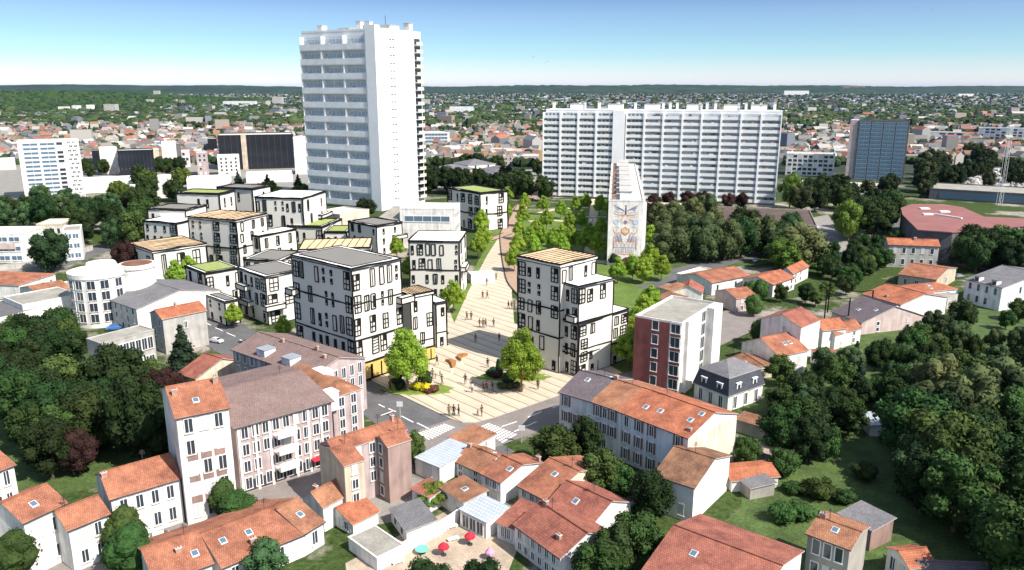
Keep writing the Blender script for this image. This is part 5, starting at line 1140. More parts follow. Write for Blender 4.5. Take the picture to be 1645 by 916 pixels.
def lobes_cone(seed, rad, hgt):
    rng = random.Random(seed); out = []
    for i in range(16):
        t = i / 15; a = i * 2.4; rr_ = rad * (1 - t) * .55 + .35; k = rad * (1 - t) * .55; out.append(((math.cos(a) * k, math.sin(a) * k, 1.0 + t * (hgt - 1.4)), rr_ * rng.uniform(.85, 1.15)))
    return out
for v in range(2): proto('conifer', v, 10, crown_mesh('crown', lobes_cone(80 + v, 2.6, 10), 3000, .5, 80 + v, ['leaf_conifer'], droop=.4), trunk_mesh('trunk', 7, .22, v, .8))
proto('column', 0, 10, crown_mesh('crown', [((RND.uniform(-.5, .5), RND.uniform(-.5, .5), 1.2 + i * .75), 1.25 * (1 - .045 * i) * RND.uniform(.85, 1.15)) for i in range(11)], 3200, .5, 90, ['leaf_dark']), trunk_mesh('trunk', 5, .2, 3, .6))
for v in range(2): proto('bush', v, 3, crown_mesh('crown', lobes_round(95 + v, 1.8, .2, 3, 8, .9), 1500, .3, 95 + v, ['leaf_mid']), trunk_mesh('trunk', .9, .08, v, .7))
for v in range(2): proto('clipped', v, 6, crown_mesh('crown', lobes_round(97 + v, 2.4, 1.0, 6, 8, 1.7), 2600, .34, 97 + v, ['leaf_mid'], core=.93), trunk_mesh('trunk', 1.8, .16, v, 1.0))

TREES = []
NAME = dict(broad='tree', mid='tree', olive='tree', bluish='tree', bright='tree', copper='copper_beech_tree', fresh='young_tree', hero='plaza_tree', conifer='conifer_tree', column='cypress_tree', bush='bush', clipped='clipped_tree')
def plant(kind, p, hgt, label, group=None, wide=1.0, cat=None, ground=0.0):
    h0, cm, tm = RND.choice(PROTO[kind]); s = hgt / h0; loc = (p[0], p[1], ground)
    rt = empty(NAME[kind], loc, label, cat or ('bush' if kind == 'bush' else 'tree'), group); rz = RND.uniform(0, 6.28)
    inst('trunk', tm, rt, loc, rz, (s * wide, s * wide, s)); inst('crown', cm, rt, loc, rz, (s * wide, s * wide, s)); TREES.append((p[0], p[1], hgt)); return rt
def tree(kind, px, py, hgt, label, group=None, wide=1.0, ground=0.0): return plant(kind, at(px, py), hgt, label, group, wide, ground=ground)
def zone(poly, n, kinds, hr, label, group, gap=.42, margin=1.5, wide=(.85, 1.15)):
    xs, ys = [p[0] for p in poly], [p[1] for p in poly]; k = tries = 0
    while k < n and tries < n * 60:
        tries += 1; q = (RND.uniform(min(xs), max(xs)), RND.uniform(min(ys), max(ys)))
        if not inside(q, poly): continue
        p = at(*q); hgt = RND.uniform(*hr)
        if near_building(p, margin) or any((p.x - x) ** 2 + (p.y - y) ** 2 < (gap * (hgt + h_) / 2) ** 2 for x, y, h_ in TREES): continue
        plant(RND.choice(kinds), p, hgt, label, group, RND.uniform(*wide)); k += 1
    print('ZONE', label[:50], k, 'of', n)

GRV, GRF, GRM = [], [], []
def grove(poly, n, kinds, hr, label, group, gap=.42, margin=1.5):
    """far-off trees that read as one mass: all of them go into one object of kind stuff"""
    xs, ys = [p[0] for p in poly], [p[1] for p in poly]; k = tries = 0; mi = dict(broad=0, mid=1, olive=2, bright=3)
    while k < n and tries < n * 60:
        tries += 1; q = (RND.uniform(min(xs), max(xs)), RND.uniform(min(ys), max(ys)))
        if not inside(q, poly): continue
        p = at(*q); hgt = RND.uniform(*hr)
        if near_building(p, margin) or any((p.x - x) ** 2 + (p.y - y) ** 2 < (gap * (hgt + h_) / 2) ** 2 for x, y, h_ in TREES): continue
        TREES.append((p.x, p.y, hgt)); me = GPROTO[RND.randrange(3)]; s = hgt / 10; a = RND.uniform(0, 6.28); w_ = s * RND.uniform(.85, 1.15); ca, sa = math.cos(a) * w_, math.sin(a) * w_; kv = len(GRV); m_ = mi[RND.choice(kinds)]
        GRV.extend((p.x + v.co.x * ca - v.co.y * sa, p.y + v.co.x * sa + v.co.y * ca, v.co.z * s) for v in me.vertices); GRF.extend(tuple(i + kv for i in f.vertices) for f in me.polygons); GRM.extend([m_] * len(me.polygons)); k += 1
        t = MB(); t.cyl(p.x, p.y, 0, hgt * .35, .25 * s, n=6); kv = len(GRV); GRV.extend(t.v); GRF.extend(tuple(i + kv for i in f_) for f_ in t.f); GRM.extend([4] * len(t.f))
GPROTO = [crown_mesh('crown', lobes_round(120 + v, 4.3, 1.5, 10, 14, 1.7), 1300, .85, 120 + v, ['leaf_dark']) for v in range(3)]
# the two plaza trees and the young trees of park and streets
tree('hero', 655, 630, 10.9, 'tall bright green tree on the left of the plaza, in a flower bed', wide=1.02, ground=.14)
tree('hero', 837, 630, 10.9, 'tall bright green tree on the right of the plaza, in a flower bed', wide=1.02, ground=.14)
for px, py in ((843, 341), (873, 345), (900, 352), (925, 347), (963, 347), (941, 340), (840, 365), (878, 371), (915, 375), (934, 371), (965, 384), (834, 386), (870, 400), (902, 399), (851, 404), (887, 406), (918, 404), (937, 408), (960, 417), (831, 413), (826, 437), (946, 396), (862, 388), (980, 352), (858, 418), (903, 418)):
    tree('fresh', px, py, RND.uniform(7.4, 8.4), 'round bright green tree of the park lawn between the walkway and the mural block', 'trees of the park lawn', .98)
for px, py in ((813, 356), (815, 328), (774, 374), (777, 402), (768, 416)): tree('fresh', px, py, RND.uniform(7.4, 8.6), 'bright green tree lining the left side of the walkway, beyond the kiosk', 'trees beside the walkway', 1.05)
for px, py, h_ in ((1042, 402, 8), (1044, 440, 8.4), (992, 456, 7), (1016, 451, 7), (1034, 456, 7), (1062, 452, 7)): tree('fresh', px, py, h_, 'bright green tree at the foot of the mural block', 'trees at the foot of the mural block', 1.1)
for px, py in ((1008, 594), (1012, 570), (1022, 552), (1033, 530), (1044, 512), (1028, 575)): tree('fresh', px, py, 7.6, 'bright green street tree between the stepped drawn house and the brick faced block', 'street trees behind the stepped drawn house', 1.15)
for px, py, h_, lb in ((284, 465, 7.5, 'bright green tree in front of the low wood roofed drawn house'), (303, 442, 6.5, 'bright green tree half behind another in front of the low wood roofed drawn house'), (440, 408, 4.5, 'small bright green tree before the white roofed drawn house, left of a pair'), (462, 408, 4.5, 'small bright green tree before the white roofed drawn house, right of a pair'),
                       (377, 527, 5.5, 'bright green tree at the balconies of the drawn house on the street'), (457, 545, 5.0, 'small bright green tree just above the mauve roof'), (638, 415, 6.5, 'bright green tree behind the largest drawn house, next to the white roofed house'),
                       (664, 456, 8.5, 'bright green tree squeezed between the largest and the white roofed drawn house'), (729, 503, 7.6, 'bright green tree on the plaza edge by the yellow shopfronts')): tree('fresh', px, py, h_, lb, wide=1.1)
for px, py, h_ in ((1058, 366, 9), (1080, 362, 9), (1112, 356, 9), (1135, 352, 9.5), (1066, 380, 8)): tree('olive', px, py, h_, 'olive green tree under the beige gallery of the slab block', 'olive trees under the gallery')
for px, py, h_ in ((1050, 334, 6), (1073, 334, 6.5), (1105, 334, 7), (1128, 334, 7), (1169, 336, 6.5), (1190, 336, 6.5), (1047, 362, 8.5)): tree('copper', px, py, h_, 'dark maroon tree at the foot of the slab block', 'copper trees at the foot of the slab block')
tree('bright', 1256, 436, 9, 'broad light green tree above the bright orange terrace houses', wide=1.25)
tree('bright', 1362, 388, 13, 'tall light green tree left of the grey walled house', wide=.9); tree('bright', 1268, 334, 14, 'tall light green tree at the right end of the slab block', wide=.8)
tree('conifer', 297, 606, 9.5, 'dark pointed conifer beside the grey flat roofed workshop', wide=1.1); tree('bluish', 84, 436, 11.5, 'large rounded blue-green tree before the low cream flats', wide=1.0)
tree('copper', 204, 440, 9, 'dark brown tree left of the low wood roofed drawn house', wide=.8)
for px, py, h_, lb, w_ in ((362, 832, 4.6, 'clipped egg shaped tree in front of the tall banded house', .8), (203, 890, 5.0, 'clipped round tree before the white two storey house', 1.0), (28, 930, 5.0, 'clipped round tree at the lower left corner', 1.1), (213, 925, 5.2, 'low clipped tree beside the parked white car', 1.1), (384, 846, 4.2, 'low clipped tree behind the long orange row house', 1.2)): tree('clipped', px, py, h_, lb, wide=w_)
for px, py, h_, k_, lb, w_ in ((890, 752, 5.6, 'mid', 'leafy green tree before the purple roofed end of the terrace', 1.35), (940, 742, 6.0, 'broad', 'dark narrow tree against the shaded terrace front', .8), (962, 792, 5.6, 'mid', 'green garden tree between the beige gable and the terrace', 1.2), (1000, 800, 4.0, 'mid', 'low green garden tree near the pale end house', 1.2),
                           (1042, 838, 6, 'broad', 'dark tree pressed against the shaded side of the pale end house', 1.0), (665, 752, 5, 'mid', 'small green tree squeezed between the brown gable wall and the white metal roof', .8), (1020, 912, 6.0, 'mid', 'big green tree beside the large red roof at the bottom', 1.1), (958, 946, 5.2, 'mid', 'broad green tree below the big white gable', 1.2), (990, 925, 5.6, 'broad', 'tall dark tree between the two red roofs at the bottom', 1.0), (690, 970, 4.4, 'broad', 'dark tree below the red parasols', 1.3), (775, 965, 4.2, 'broad', 'dark tree at the bottom edge before the pink parasol', 1.2),
                           (700, 810, 2.6, 'bright', 'light green creeper covered bush behind the grey shed', 1.8), (690, 815, 2.2, 'bright', 'smaller light green bush behind the grey shed', 1.6), (430, 935, 4.5, 'bluish', 'grey-green bush below the orange row house', 1.2), (262, 750, 10.5, 'broad', 'tall dark ivy covered tree against the blue shaded house side', .8), (222, 742, 12, 'broad', 'tallest dark tree in the garden behind the white two storey house', .75),
                           (130, 762, 6.0, 'copper', 'dark purple leaved tree in the back garden on the left', .9), (1252, 620, 5.2, 'mid', 'rounded green tree below the windowless white house', 1.1), (588, 352, 7.5, 'broad', 'dark round tree at the foot of the tall tower', 1.2)): tree(k_, px, py, h_, lb, wide=w_)
zone([(1470, 565), (1570, 530), (1700, 495), (1830, 560), (1720, 610), (1560, 640), (1440, 690), (1420, 640)], 30, ['mid', 'broad', 'olive', 'mid', 'bluish'], (4, 6), 'low green tree on the upper edge of the wood, below the slate roofed house', 'low trees on the upper edge of the wood', .4)
zone([(1440, 690), (1560, 640), (1700, 600), (1820, 640), (1820, 1010), (1600, 1010), (1585, 915), (1480, 850), (1430, 780), (1490, 700), (1400, 700)], 62, ['broad', 'broad', 'mid', 'bluish', 'broad', 'olive', 'mid'], (7, 11), 'dark green tree in the dense wood along the right frame edge', 'trees of the wood on the right', .36)
zone([(1405, 590), (1480, 560), (1500, 640), (1480, 700), (1440, 690), (1400, 650)], 14, ['broad', 'mid', 'bluish', 'broad'], (4, 6), 'dark green tree on the near fringe of the wood, above the grass slope', 'trees on the fringe of the wood', .36)
zone([(1245, 655), (1295, 622), (1400, 562), (1540, 520), (1560, 560), (1430, 630), (1405, 720), (1290, 762), (1235, 720)], 30, ['mid', 'broad', 'bluish', 'mid', 'conifer'], (4, 6.8), 'garden tree between the villa and the wood', 'garden trees between villa and wood', .42)
zone([(1190, 480), (1225, 480), (1228, 560), (1196, 572)], 4, ['clipped', 'mid'], (4, 6), 'rounded tree between the brick faced block and the windowless white house', 'rounded trees behind the brick faced block', .5)
zone([(1240, 490), (1290, 474), (1400, 432), (1405, 462), (1320, 496), (1260, 500)], 11, ['broad', 'clipped', 'mid'], (3.6, 5.4), 'tree of the back gardens round the grey-purple roof', 'trees round the grey-purple roof', .5)
zone([(1095, 396), (1290, 396), (1290, 432), (1100, 420)], 17, ['broad', 'bluish', 'broad', 'olive'], (9, 12.5), 'large dark tree before the brown roofed school', 'large dark trees before the brown roofed school', .45)
zone([(1055, 400), (1100, 388), (1110, 420), (1070, 425)], 5, ['olive'], (9, 11), 'drooping olive tree right of the mural block', 'drooping trees right of the mural block', .4)
zone([(1300, 420), (1440, 402), (1430, 440), (1310, 455)], 18, ['broad', 'broad', 'mid'], (4.5, 6.5), 'dark tree lining the car park', 'dark trees lining the car park', .45)
zone([(1330, 372), (1440, 352), (1450, 385), (1350, 392)], 10, ['broad', 'mid', 'broad'], (9, 13), 'tall tree left of the pink roofed hall', 'tall trees left of the pink roofed hall', .42)
zone([(1510, 412), (1640, 418), (1700, 440), (1640, 450), (1530, 436)], 14, ['broad', 'mid'], (8, 11), 'dark tree in front of the pink roofed hall', 'dark trees in front of the pink roofed hall', .42, .5)
grove([(1258, 318), (1490, 306), (1500, 330), (1440, 342), (1260, 342)], 22, ['broad', 'broad', 'olive', 'mid'], (8, 12), 'dark tree near the foot of the blue-grey tower', 'trees at the foot of the blue-grey tower', .45)
grove([(1462, 262), (1660, 252), (1720, 290), (1560, 308), (1480, 308)], 40, ['broad', 'broad', 'olive'], (8, 12), 'dark tree of the belt beside the cemetery', 'trees beside the cemetery', .45)
zone([(-40, 345), (110, 338), (235, 350), (232, 398), (140, 402), (100, 372), (-40, 368)], 28, ['broad', 'mid', 'broad', 'bluish'], (8, 12), 'tree of the green belt left of the drawn quarter', 'trees left of the drawn quarter', .42)
grove([(180, 312), (240, 296), (300, 300), (285, 330), (235, 350), (190, 345)], 12, ['bright', 'mid', 'broad'], (7.5, 11), 'tree behind the drawn quarter, below the dark office block', 'trees behind the drawn quarter', .42)
grove([(130, 278), (250, 272), (310, 280), (300, 288), (140, 294)], 12, ['broad', 'mid'], (7, 10), 'dark tree at the foot of the dark glass offices', 'trees at the foot of the offices', .45)
for px, py in ((384, 306), (431, 312), (480, 312)): tree('conifer', px, py, 9.5, 'dark pointed conifer in the row behind the drawn quarter', 'conifers behind the drawn quarter', 1.2)
zone([(400, 312), (498, 312), (505, 326), (420, 318)], 7, ['bright', 'mid'], (5, 7), 'leafy green tree between the conifers and the drawn quarter', 'green trees under the conifers', .45)
zone([(-40, 560), (145, 545), (150, 588), (50, 640), (-40, 650)], 17, ['broad', 'broad', 'mid'], (6, 7.5), 'dark tree of the grove left of the grey workshop', 'trees left of the grey workshop', .4)
zone([(20, 670), (225, 645), (240, 738), (120, 775), (40, 775)], 18, ['broad', 'mid', 'broad'], (6, 10), 'dark tree of the back gardens behind the orange roofed houses', 'trees of the back gardens on the left', .42)
zone([(160, 635), (290, 620), (270, 665), (180, 650)], 6, ['mid', 'copper'], (4, 6), 'low tree between the grey workshop and the tall banded house', 'low trees before the grey workshop', .5)
grove([(684, 302), (800, 306), (862, 312), (880, 326), (845, 326), (790, 318), (690, 312)], 18, ['broad', 'broad', 'mid'], (9, 12.5), 'dark tree between the tall tower and the slab block', 'dark trees between tower and slab', .42)
grove([(690, 262), (870, 272), (870, 285), (700, 278)], 12, ['broad', 'mid'], (7, 10), 'tree among the grey roofed pavilions', 'trees among the pavilions', .5)
zone([(1160, 850), (1235, 800), (1330, 752), (1430, 705), (1470, 725), (1410, 795), (1330, 815), (1240, 890)], 10, ['bush'], (1.3, 2.4), 'low bush on the wild grass slope', 'bushes on the grass slope', .5, wide=(1.2, 1.8))
zone([(1190, 745), (1290, 745), (1240, 790), (1200, 780)], 5, ['bush', 'mid'], (2.5, 4.5), 'bush round the little garden sheds', 'bushes round the sheds', .5)
gm_ = bpy.data.meshes.new('distant_grove'); gm_.from_pydata(GRV, [], GRF)
for k_ in ('leaf_dark', 'leaf_mid', 'leaf_olive', 'leaf_bright', 'bark'): gm_.materials.append(MATS[k_])
gm_.polygons.foreach_set('material_index', GRM); gm_.update(); go_ = bpy.data.objects.new('distant_grove', gm_); col.objects.link(go_); tag(go_, 'far off dark trees round the towers, offices and cemetery', kind='stuff')
# bushes and flowers of the two plaza beds
def bed(name_label, px, py, rx, ry, seed):
    c = at(px, py); m = MB(); rr = random.Random(seed); k = 22; ring = [(c.x + rx * math.cos(2 * math.pi * i / k) * rr.uniform(.85, 1.1), c.y + ry * math.sin(2 * math.pi * i / k) * rr.uniform(.85, 1.1)) for i in range(k)]
    m.hexa([(x, y, .13) for x, y in ring], [(c.x + (x - c.x) * .9, c.y + (y - c.y) * .9, .26) for x, y in ring]); return tag(m.build('flower_bed', [MATS.get('bed_green') or mat('bed_green', (.14, .20, .03), var=.4, scale=1.2, fine=.4)], origin=(c.x, c.y, .13)), name_label, 'flower bed')
bed('green planted bed round the left plaza tree', 672, 627, 6.0, 2.6, 1); bed('green planted bed beyond the right plaza tree', 822, 607, 6.6, 2.2, 2)
def shrub(leaf, px, py, h_, w_, label, group=None):
    key = 'shrub_' + leaf
    if key not in PROTO: PROTO[key] = [(1.0, crown_mesh('foliage', lobes_round(len(PROTO), .62, .05, 1.0, 7, .36), 700, .16, len(PROTO), [leaf], core=.85), trunk_mesh('stem', .35, .04, 1, .25))]; NAME[key] = 'shrub'
    h0, cm, tm = PROTO[key][0]; p = at(px, py, .14); p.z = .2; rt = empty('shrub', p, label, 'shrub', group); inst('stem', tm, rt, p, 0, (w_, w_, h_)); inst('foliage', cm, rt, p, RND.uniform(0, 6), (w_, w_, h_))
for leaf, px, py, h_, w_, lb in (('leaf_conifer', 643, 610, 2.4, 1.6, 'dark spiky shrub at the left rear of the left plaza bed'), ('leaf_olive', 637, 617, 1.0, 1.5, 'olive mound shrub beside the dark spiky shrub of the left bed'), ('leaf_conifer', 643, 627, 1.8, 1.4, 'dark shrub at the front left of the left plaza bed'), ('leaf_mid', 684, 622, 2.6, 2.0, 'largest green shrub right of the left plaza tree'),
                             ('leaf_yellow', 671, 627, 1.3, 1.6, 'yellow flowering shrub next to the trunk of the left plaza tree'), ('leaf_yellow', 686, 629, 1.2, 1.5, 'yellow flowering shrub before the largest green shrub'), ('leaf_red', 697, 630, 1.1, 1.5, 'dark red shrub at the right tip of the left plaza bed'), ('leaf_red', 690, 632, .8, 1.2, 'low reddish shrub at the front of the left plaza bed'),
                             ('leaf_conifer', 817, 619, 2.0, 1.8, 'dark shrub standing alone left of the right plaza tree'), ('leaf_olive', 808, 624, .9, 1.6, 'olive cushion shrub left of three before the right plaza tree'), ('leaf_olive', 821, 625, .9, 1.4, 'olive cushion shrub in the middle of three before the right plaza tree'), ('leaf_olive', 829, 623, .9, 1.4, 'olive cushion shrub right of three before the right plaza tree'),
                             ('leaf_yellow', 822, 607, 1.4, 2.0, 'yellow flowering shrub behind the right plaza tree, left of its trunk'), ('leaf_yellow', 843, 608, 1.3, 1.6, 'yellow flowering shrub right of the right tree trunk'), ('leaf_red', 851, 610, 1.1, 1.6, 'dark red shrub at the right tip of the right plaza bed'), ('leaf_conifer', 790, 605, 1.5, 1.6, 'dark shrub at the left end of the right plaza bed'),
                             ('leaf_red', 797, 607, 1.0, 1.6, 'reddish cushion shrub near the left end of the right plaza bed'), ('leaf_bluish', 803, 603, 2.8, 1.3, 'upright grey-green shrub in the right plaza bed'), ('leaf_red', 1006, 425, 2.2, 4.5, 'red shrub mass under the mural'), ('leaf_conifer', 986, 424, 3.4, 4.0, 'dark green shrub mass under the left edge of the mural')): shrub(leaf, px, py, h_, w_, lb)
# ------------------------------------------------------------------ suburb and distant town
mat('suburb_wall', (.50, .45, .38), var=.12, scale=.2, objvar=.25); mat('suburb_roof', (.23, .125, .09), var=.2, scale=.3, objvar=.45, hue=.03); mat('suburb_grey_roof', (.30, .30, .31), var=.15, scale=.3, objvar=.4)
def suburb_mesh(L, D, h, rise, roofm, wing=False, hip=False):
    m = MB()
    def blk(x, y, L, D, h, rise, ax):
        m.box((x, y), (1, 0), (0, 1), L, D, 0, h, 0); o = .4
        if hip: m.hexa([(x - o, y - o, h), (x + L + o, y - o, h), (x + L + o, y + D + o, h), (x - o, y + D + o, h)], [(x + L * .35, y + D * .45, h + rise), (x + L * .65, y + D * .45, h + rise), (x + L * .65, y + D * .55, h + rise), (x + L * .35, y + D * .55, h + rise)], 1)
        elif ax: 
            a = [(x - o, y - o, h), (x + L + o, y - o, h), (x + L + o, y + D + o, h), (x - o, y + D + o, h)]; r1, r2 = (x - o, y + D / 2, h + rise), (x + L + o, y + D / 2, h + rise)
            m.poly([a[0], a[1], r2, r1], 1); m.poly([a[2], a[3], r1, r2], 1); m.poly([a[1], a[2], r2], 0); m.poly([a[3], a[0], r1], 0)
        else:
            a = [(x - o, y - o, h), (x + L + o, y - o, h), (x + L + o, y + D + o, h), (x - o, y + D + o, h)]; r1, r2 = (x + L / 2, y - o, h + rise), (x + L / 2, y + D + o, h + rise)
            m.poly([a[1], a[2], r2, r1], 1); m.poly([a[3], a[0], r1, r2], 1); m.poly([a[0], a[1], r1], 0); m.poly([a[2], a[3], r2], 0)
    blk(-L / 2, -D / 2, L, D, h, rise, True)
    if wing: blk(-L / 2 + 1, -D / 2 - D * .5, L * .4, D * .6, h * .8, rise * .8, False)
    for i in range(max(2, int(L / 3))):
        u = -L / 2 + (i + .5) * L / max(2, int(L / 3)); m.box((u - .6, -D / 2 - .05), (1, 0), (0, 1), 1.2, .05, h * .35, h * .8, 2)
    m.box((L * .2, D * .1), (1, 0), (0, 1), .9, .6, h, h + rise + .9, 0)
    return m.mesh('suburb_house', ['suburb_wall', roofm, 'glass'])
SUB = [suburb_mesh(11, 8, 5, 2.6, 'suburb_roof'), suburb_mesh(14, 9, 5.5, 2.8, 'suburb_roof', True), suburb_mesh(10, 10, 5.5, 2.4, 'suburb_roof', False, True), suburb_mesh(18, 9, 4, 2.6, 'suburb_roof'),
       suburb_mesh(12, 9, 6, 2.8, 'suburb_grey_roof', True), suburb_mesh(9, 7, 4, 2.2, 'suburb_roof', True)]
def suburb(x0, x1, y0, y1, n, label, group, hide=()):
    k = tries = 0; pts = []
    while k < n and tries < n * 40:
        tries += 1; px, py = RND.uniform(x0, x1), RND.uniform(y0, y1)
        if any(a < px < b and c < py < d for a, b, c, d in hide): continue
        p = at(px, py)
        if near_building(p, 5) or any((p.x - q.x) ** 2 + (p.y - q.y) ** 2 < 9 ** 2 for q in pts): continue
        pts.append(p); o = inst('suburb_house', RND.choice(SUB), None, p, RND.uniform(-.6, .6) + RND.choice((0, math.pi / 2)) , (RND.uniform(.55, .8),) * 3); tag(o, label, 'house', group); k += 1
suburb(-20, 490, 196, 246, 140, 'tiny house in the dense suburb of orange roofs left of the tall tower', 'suburb houses left of the tall tower', ((20, 132, 224, 330), (140, 300, 226, 290), (330, 500, 214, 290)))
suburb(676, 882, 200, 240, 55, 'tiny house in the suburb between the tall tower and the slab block', 'suburb houses between tower and slab', ((676, 725, 210, 240),))
suburb(1256, 1368, 200, 246, 36, 'tiny house in the suburb between the slab block and the blue-grey tower', 'suburb houses left of the blue-grey tower')
suburb(1462, 1680, 196, 226, 40, 'tiny house in the suburb right of the blue-grey tower', 'suburb houses right of the blue-grey tower', ((1465, 1552, 212, 230), (1570, 1680, 205, 232)))

def attr_mat(name, rough=.9):
    m = bpy.data.materials.new(name); MATS[name] = m; m.use_nodes = True; n, l = m.node_tree.nodes, m.node_tree.links; a = n.new('ShaderNodeAttribute'); a.attribute_name = 'own_colour'
    n['Principled BSDF'].inputs['Roughness'].default_value = rough; n['Principled BSDF'].inputs['Specular IOR Level'].default_value = .15; l.new(a.outputs['Color'], n['Principled BSDF'].inputs['Base Color'])
attr_mat('town_paint'); attr_mat('wood_leaf')
def coloured(name, V, F, Cf, m, kind='stuff'):
    me = bpy.data.meshes.new(name); me.from_pydata(V, [], F); me.materials.append(MATS[m]); at_ = me.color_attributes.new('own_colour', 'FLOAT_COLOR', 'CORNER')
    data = []
    for f, c in zip(F, Cf): data += list((*c, 1)) * len(f)
    at_.data.foreach_set('color', data); me.update(); o = bpy.data.objects.new(name, me); col.objects.link(o); return tag(o, kind=kind)
TR = random.Random(77)
def town(n, ylo, yhi, name):
    V, F, Cf = [], [], []
    for i in range(n):
        px, py = TR.uniform(-350, 2000), ylo + (yhi - ylo) * TR.random() ** .8; p = at(px, py)
        if px < 260 and 150 < py < 186: continue
        far_ = p.y > 2200; ind = TR.random() < (.07 if far_ else .05)
        L, D, h = (TR.uniform(24, 60), TR.uniform(12, 22), TR.uniform(5, 9)) if ind else (TR.uniform(9, 20) * (1.4 if far_ else 1), TR.uniform(8, 13) * (1.4 if far_ else 1), TR.uniform(4.5, 8))
        if TR.random() < .012: L, D, h = TR.uniform(14, 34), 13, TR.uniform(12, 24)
        L, D, h = L * .58, D * .58, h * .68; a = TR.uniform(-.5, .5) + TR.choice((0, 1.57)); c_, s_ = math.cos(a), math.sin(a)
        Q = lambda x, y, z: (p.x + x * c_ - y * s_, p.y + x * s_ + y * c_, z)
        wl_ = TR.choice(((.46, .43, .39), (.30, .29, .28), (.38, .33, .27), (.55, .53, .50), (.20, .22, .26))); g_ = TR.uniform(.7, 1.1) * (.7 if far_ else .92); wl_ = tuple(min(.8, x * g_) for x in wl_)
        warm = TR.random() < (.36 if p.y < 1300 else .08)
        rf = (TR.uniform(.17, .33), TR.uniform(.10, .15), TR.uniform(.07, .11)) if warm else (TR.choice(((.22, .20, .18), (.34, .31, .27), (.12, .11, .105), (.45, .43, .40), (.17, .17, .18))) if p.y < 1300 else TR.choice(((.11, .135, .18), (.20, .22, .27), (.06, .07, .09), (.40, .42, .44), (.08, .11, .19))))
        k = len(V); l2, d2 = L / 2, D / 2; ris = 0 if ind or h > 12 else TR.uniform(1.8, 3)
        V += [Q(-l2, -d2, 0), Q(l2, -d2, 0), Q(l2, d2, 0), Q(-l2, d2, 0), Q(-l2, -d2, h), Q(l2, -d2, h), Q(l2, d2, h), Q(-l2, d2, h)]
        F += [(k, k + 1, k + 5, k + 4), (k + 1, k + 2, k + 6, k + 5), (k + 2, k + 3, k + 7, k + 6), (k + 3, k, k + 4, k + 7)]; Cf += [wl_] * 4
        if ris:
            V += [Q(-l2, 0, h + ris), Q(l2, 0, h + ris)]; F += [(k + 4, k + 5, k + 9, k + 8), (k + 6, k + 7, k + 8, k + 9), (k + 5, k + 6, k + 9), (k + 7, k + 4, k + 8)]; Cf += [rf, rf, wl_, wl_]
        else: F += [(k + 4, k + 5, k + 6, k + 7)]; Cf += [rf]
    return coloured(name, V, F, Cf, 'town_paint')
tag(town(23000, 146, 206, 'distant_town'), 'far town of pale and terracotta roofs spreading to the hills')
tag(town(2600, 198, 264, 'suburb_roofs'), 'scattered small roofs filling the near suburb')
def woods(n, ylo, yhi, name, size, cols, x0=-350, x1=2000, pw=1.0, zf=None, stretch=1.4):
    V, F, Cf = [], [], []
    for i in range(n):
        p = at(TR.uniform(x0, x1), ylo + (yhi - ylo) * TR.random() ** pw); z = 0 if zf is None else zf(p.x, p.y)
        if zf is None and near_building(p, 4): continue
        r = TR.uniform(*size); c = TR.choice(cols); g_ = TR.uniform(.7, 1.3); c = tuple(x * g_ for x in c)
        for q in range(TR.randint(1, 3)):
            v, f = ball((p.x + TR.uniform(-1, 1) * r * stretch, p.y + TR.uniform(-1, 1) * r, z + r * TR.uniform(.5, .8)), r * TR.uniform(.7, 1.0), TR, 6, 4, .25); k = len(V); V += v; F += [tuple(j + k for j in t) for t in f]; Cf += [c] * len(f)
    return coloured(name, V, F, Cf, 'wood_leaf')
GR = [(.030, .052, .020), (.042, .070, .026), (.022, .038, .018), (.055, .080, .030)]
tag(woods(19000, 145.5, 206, 'distant_woods', (3.2, 7), GR), 'far tree clumps scattered through the distant town')
tag(woods(5200, 196, 268, 'suburb_greenery', (2.0, 3.8), GR), 'tree clumps between the suburb roofs')
tag(woods(2600, 143.2, 150, 'horizon_woods', (14, 28), GR, pw=.7, stretch=2.5), 'wooded belt under the skyline')
HW = lambda x, y: -6 + 36 * math.exp(-((x + 1500) / 560) ** 2 - ((y - 2500) / 620) ** 2) + 20 * math.exp(-((x + 2000) / 500) ** 2 - ((y - 1900) / 380) ** 2)
def hill_wood(n):
    V, F, Cf = [], [], []
    for i in range(n):
        x, y = TR.uniform(-2500, -550), TR.uniform(1500, 3300)
        if HW(x, y) < 1: continue
        c = TR.choice(((.030, .062, .018), (.042, .080, .022), (.022, .045, .016))); r = TR.uniform(4, 8); v, f = ball((x, y, HW(x, y) + r * .4), r, TR, 6, 4, .25); k = len(V); V += v; F += [tuple(j + k for j in t) for t in f]; Cf += [c] * len(f)
    return coloured('hill_wood', V, F, Cf, 'wood_leaf')
tag(hill_wood(6500), 'leafy wood covering the left ridge')
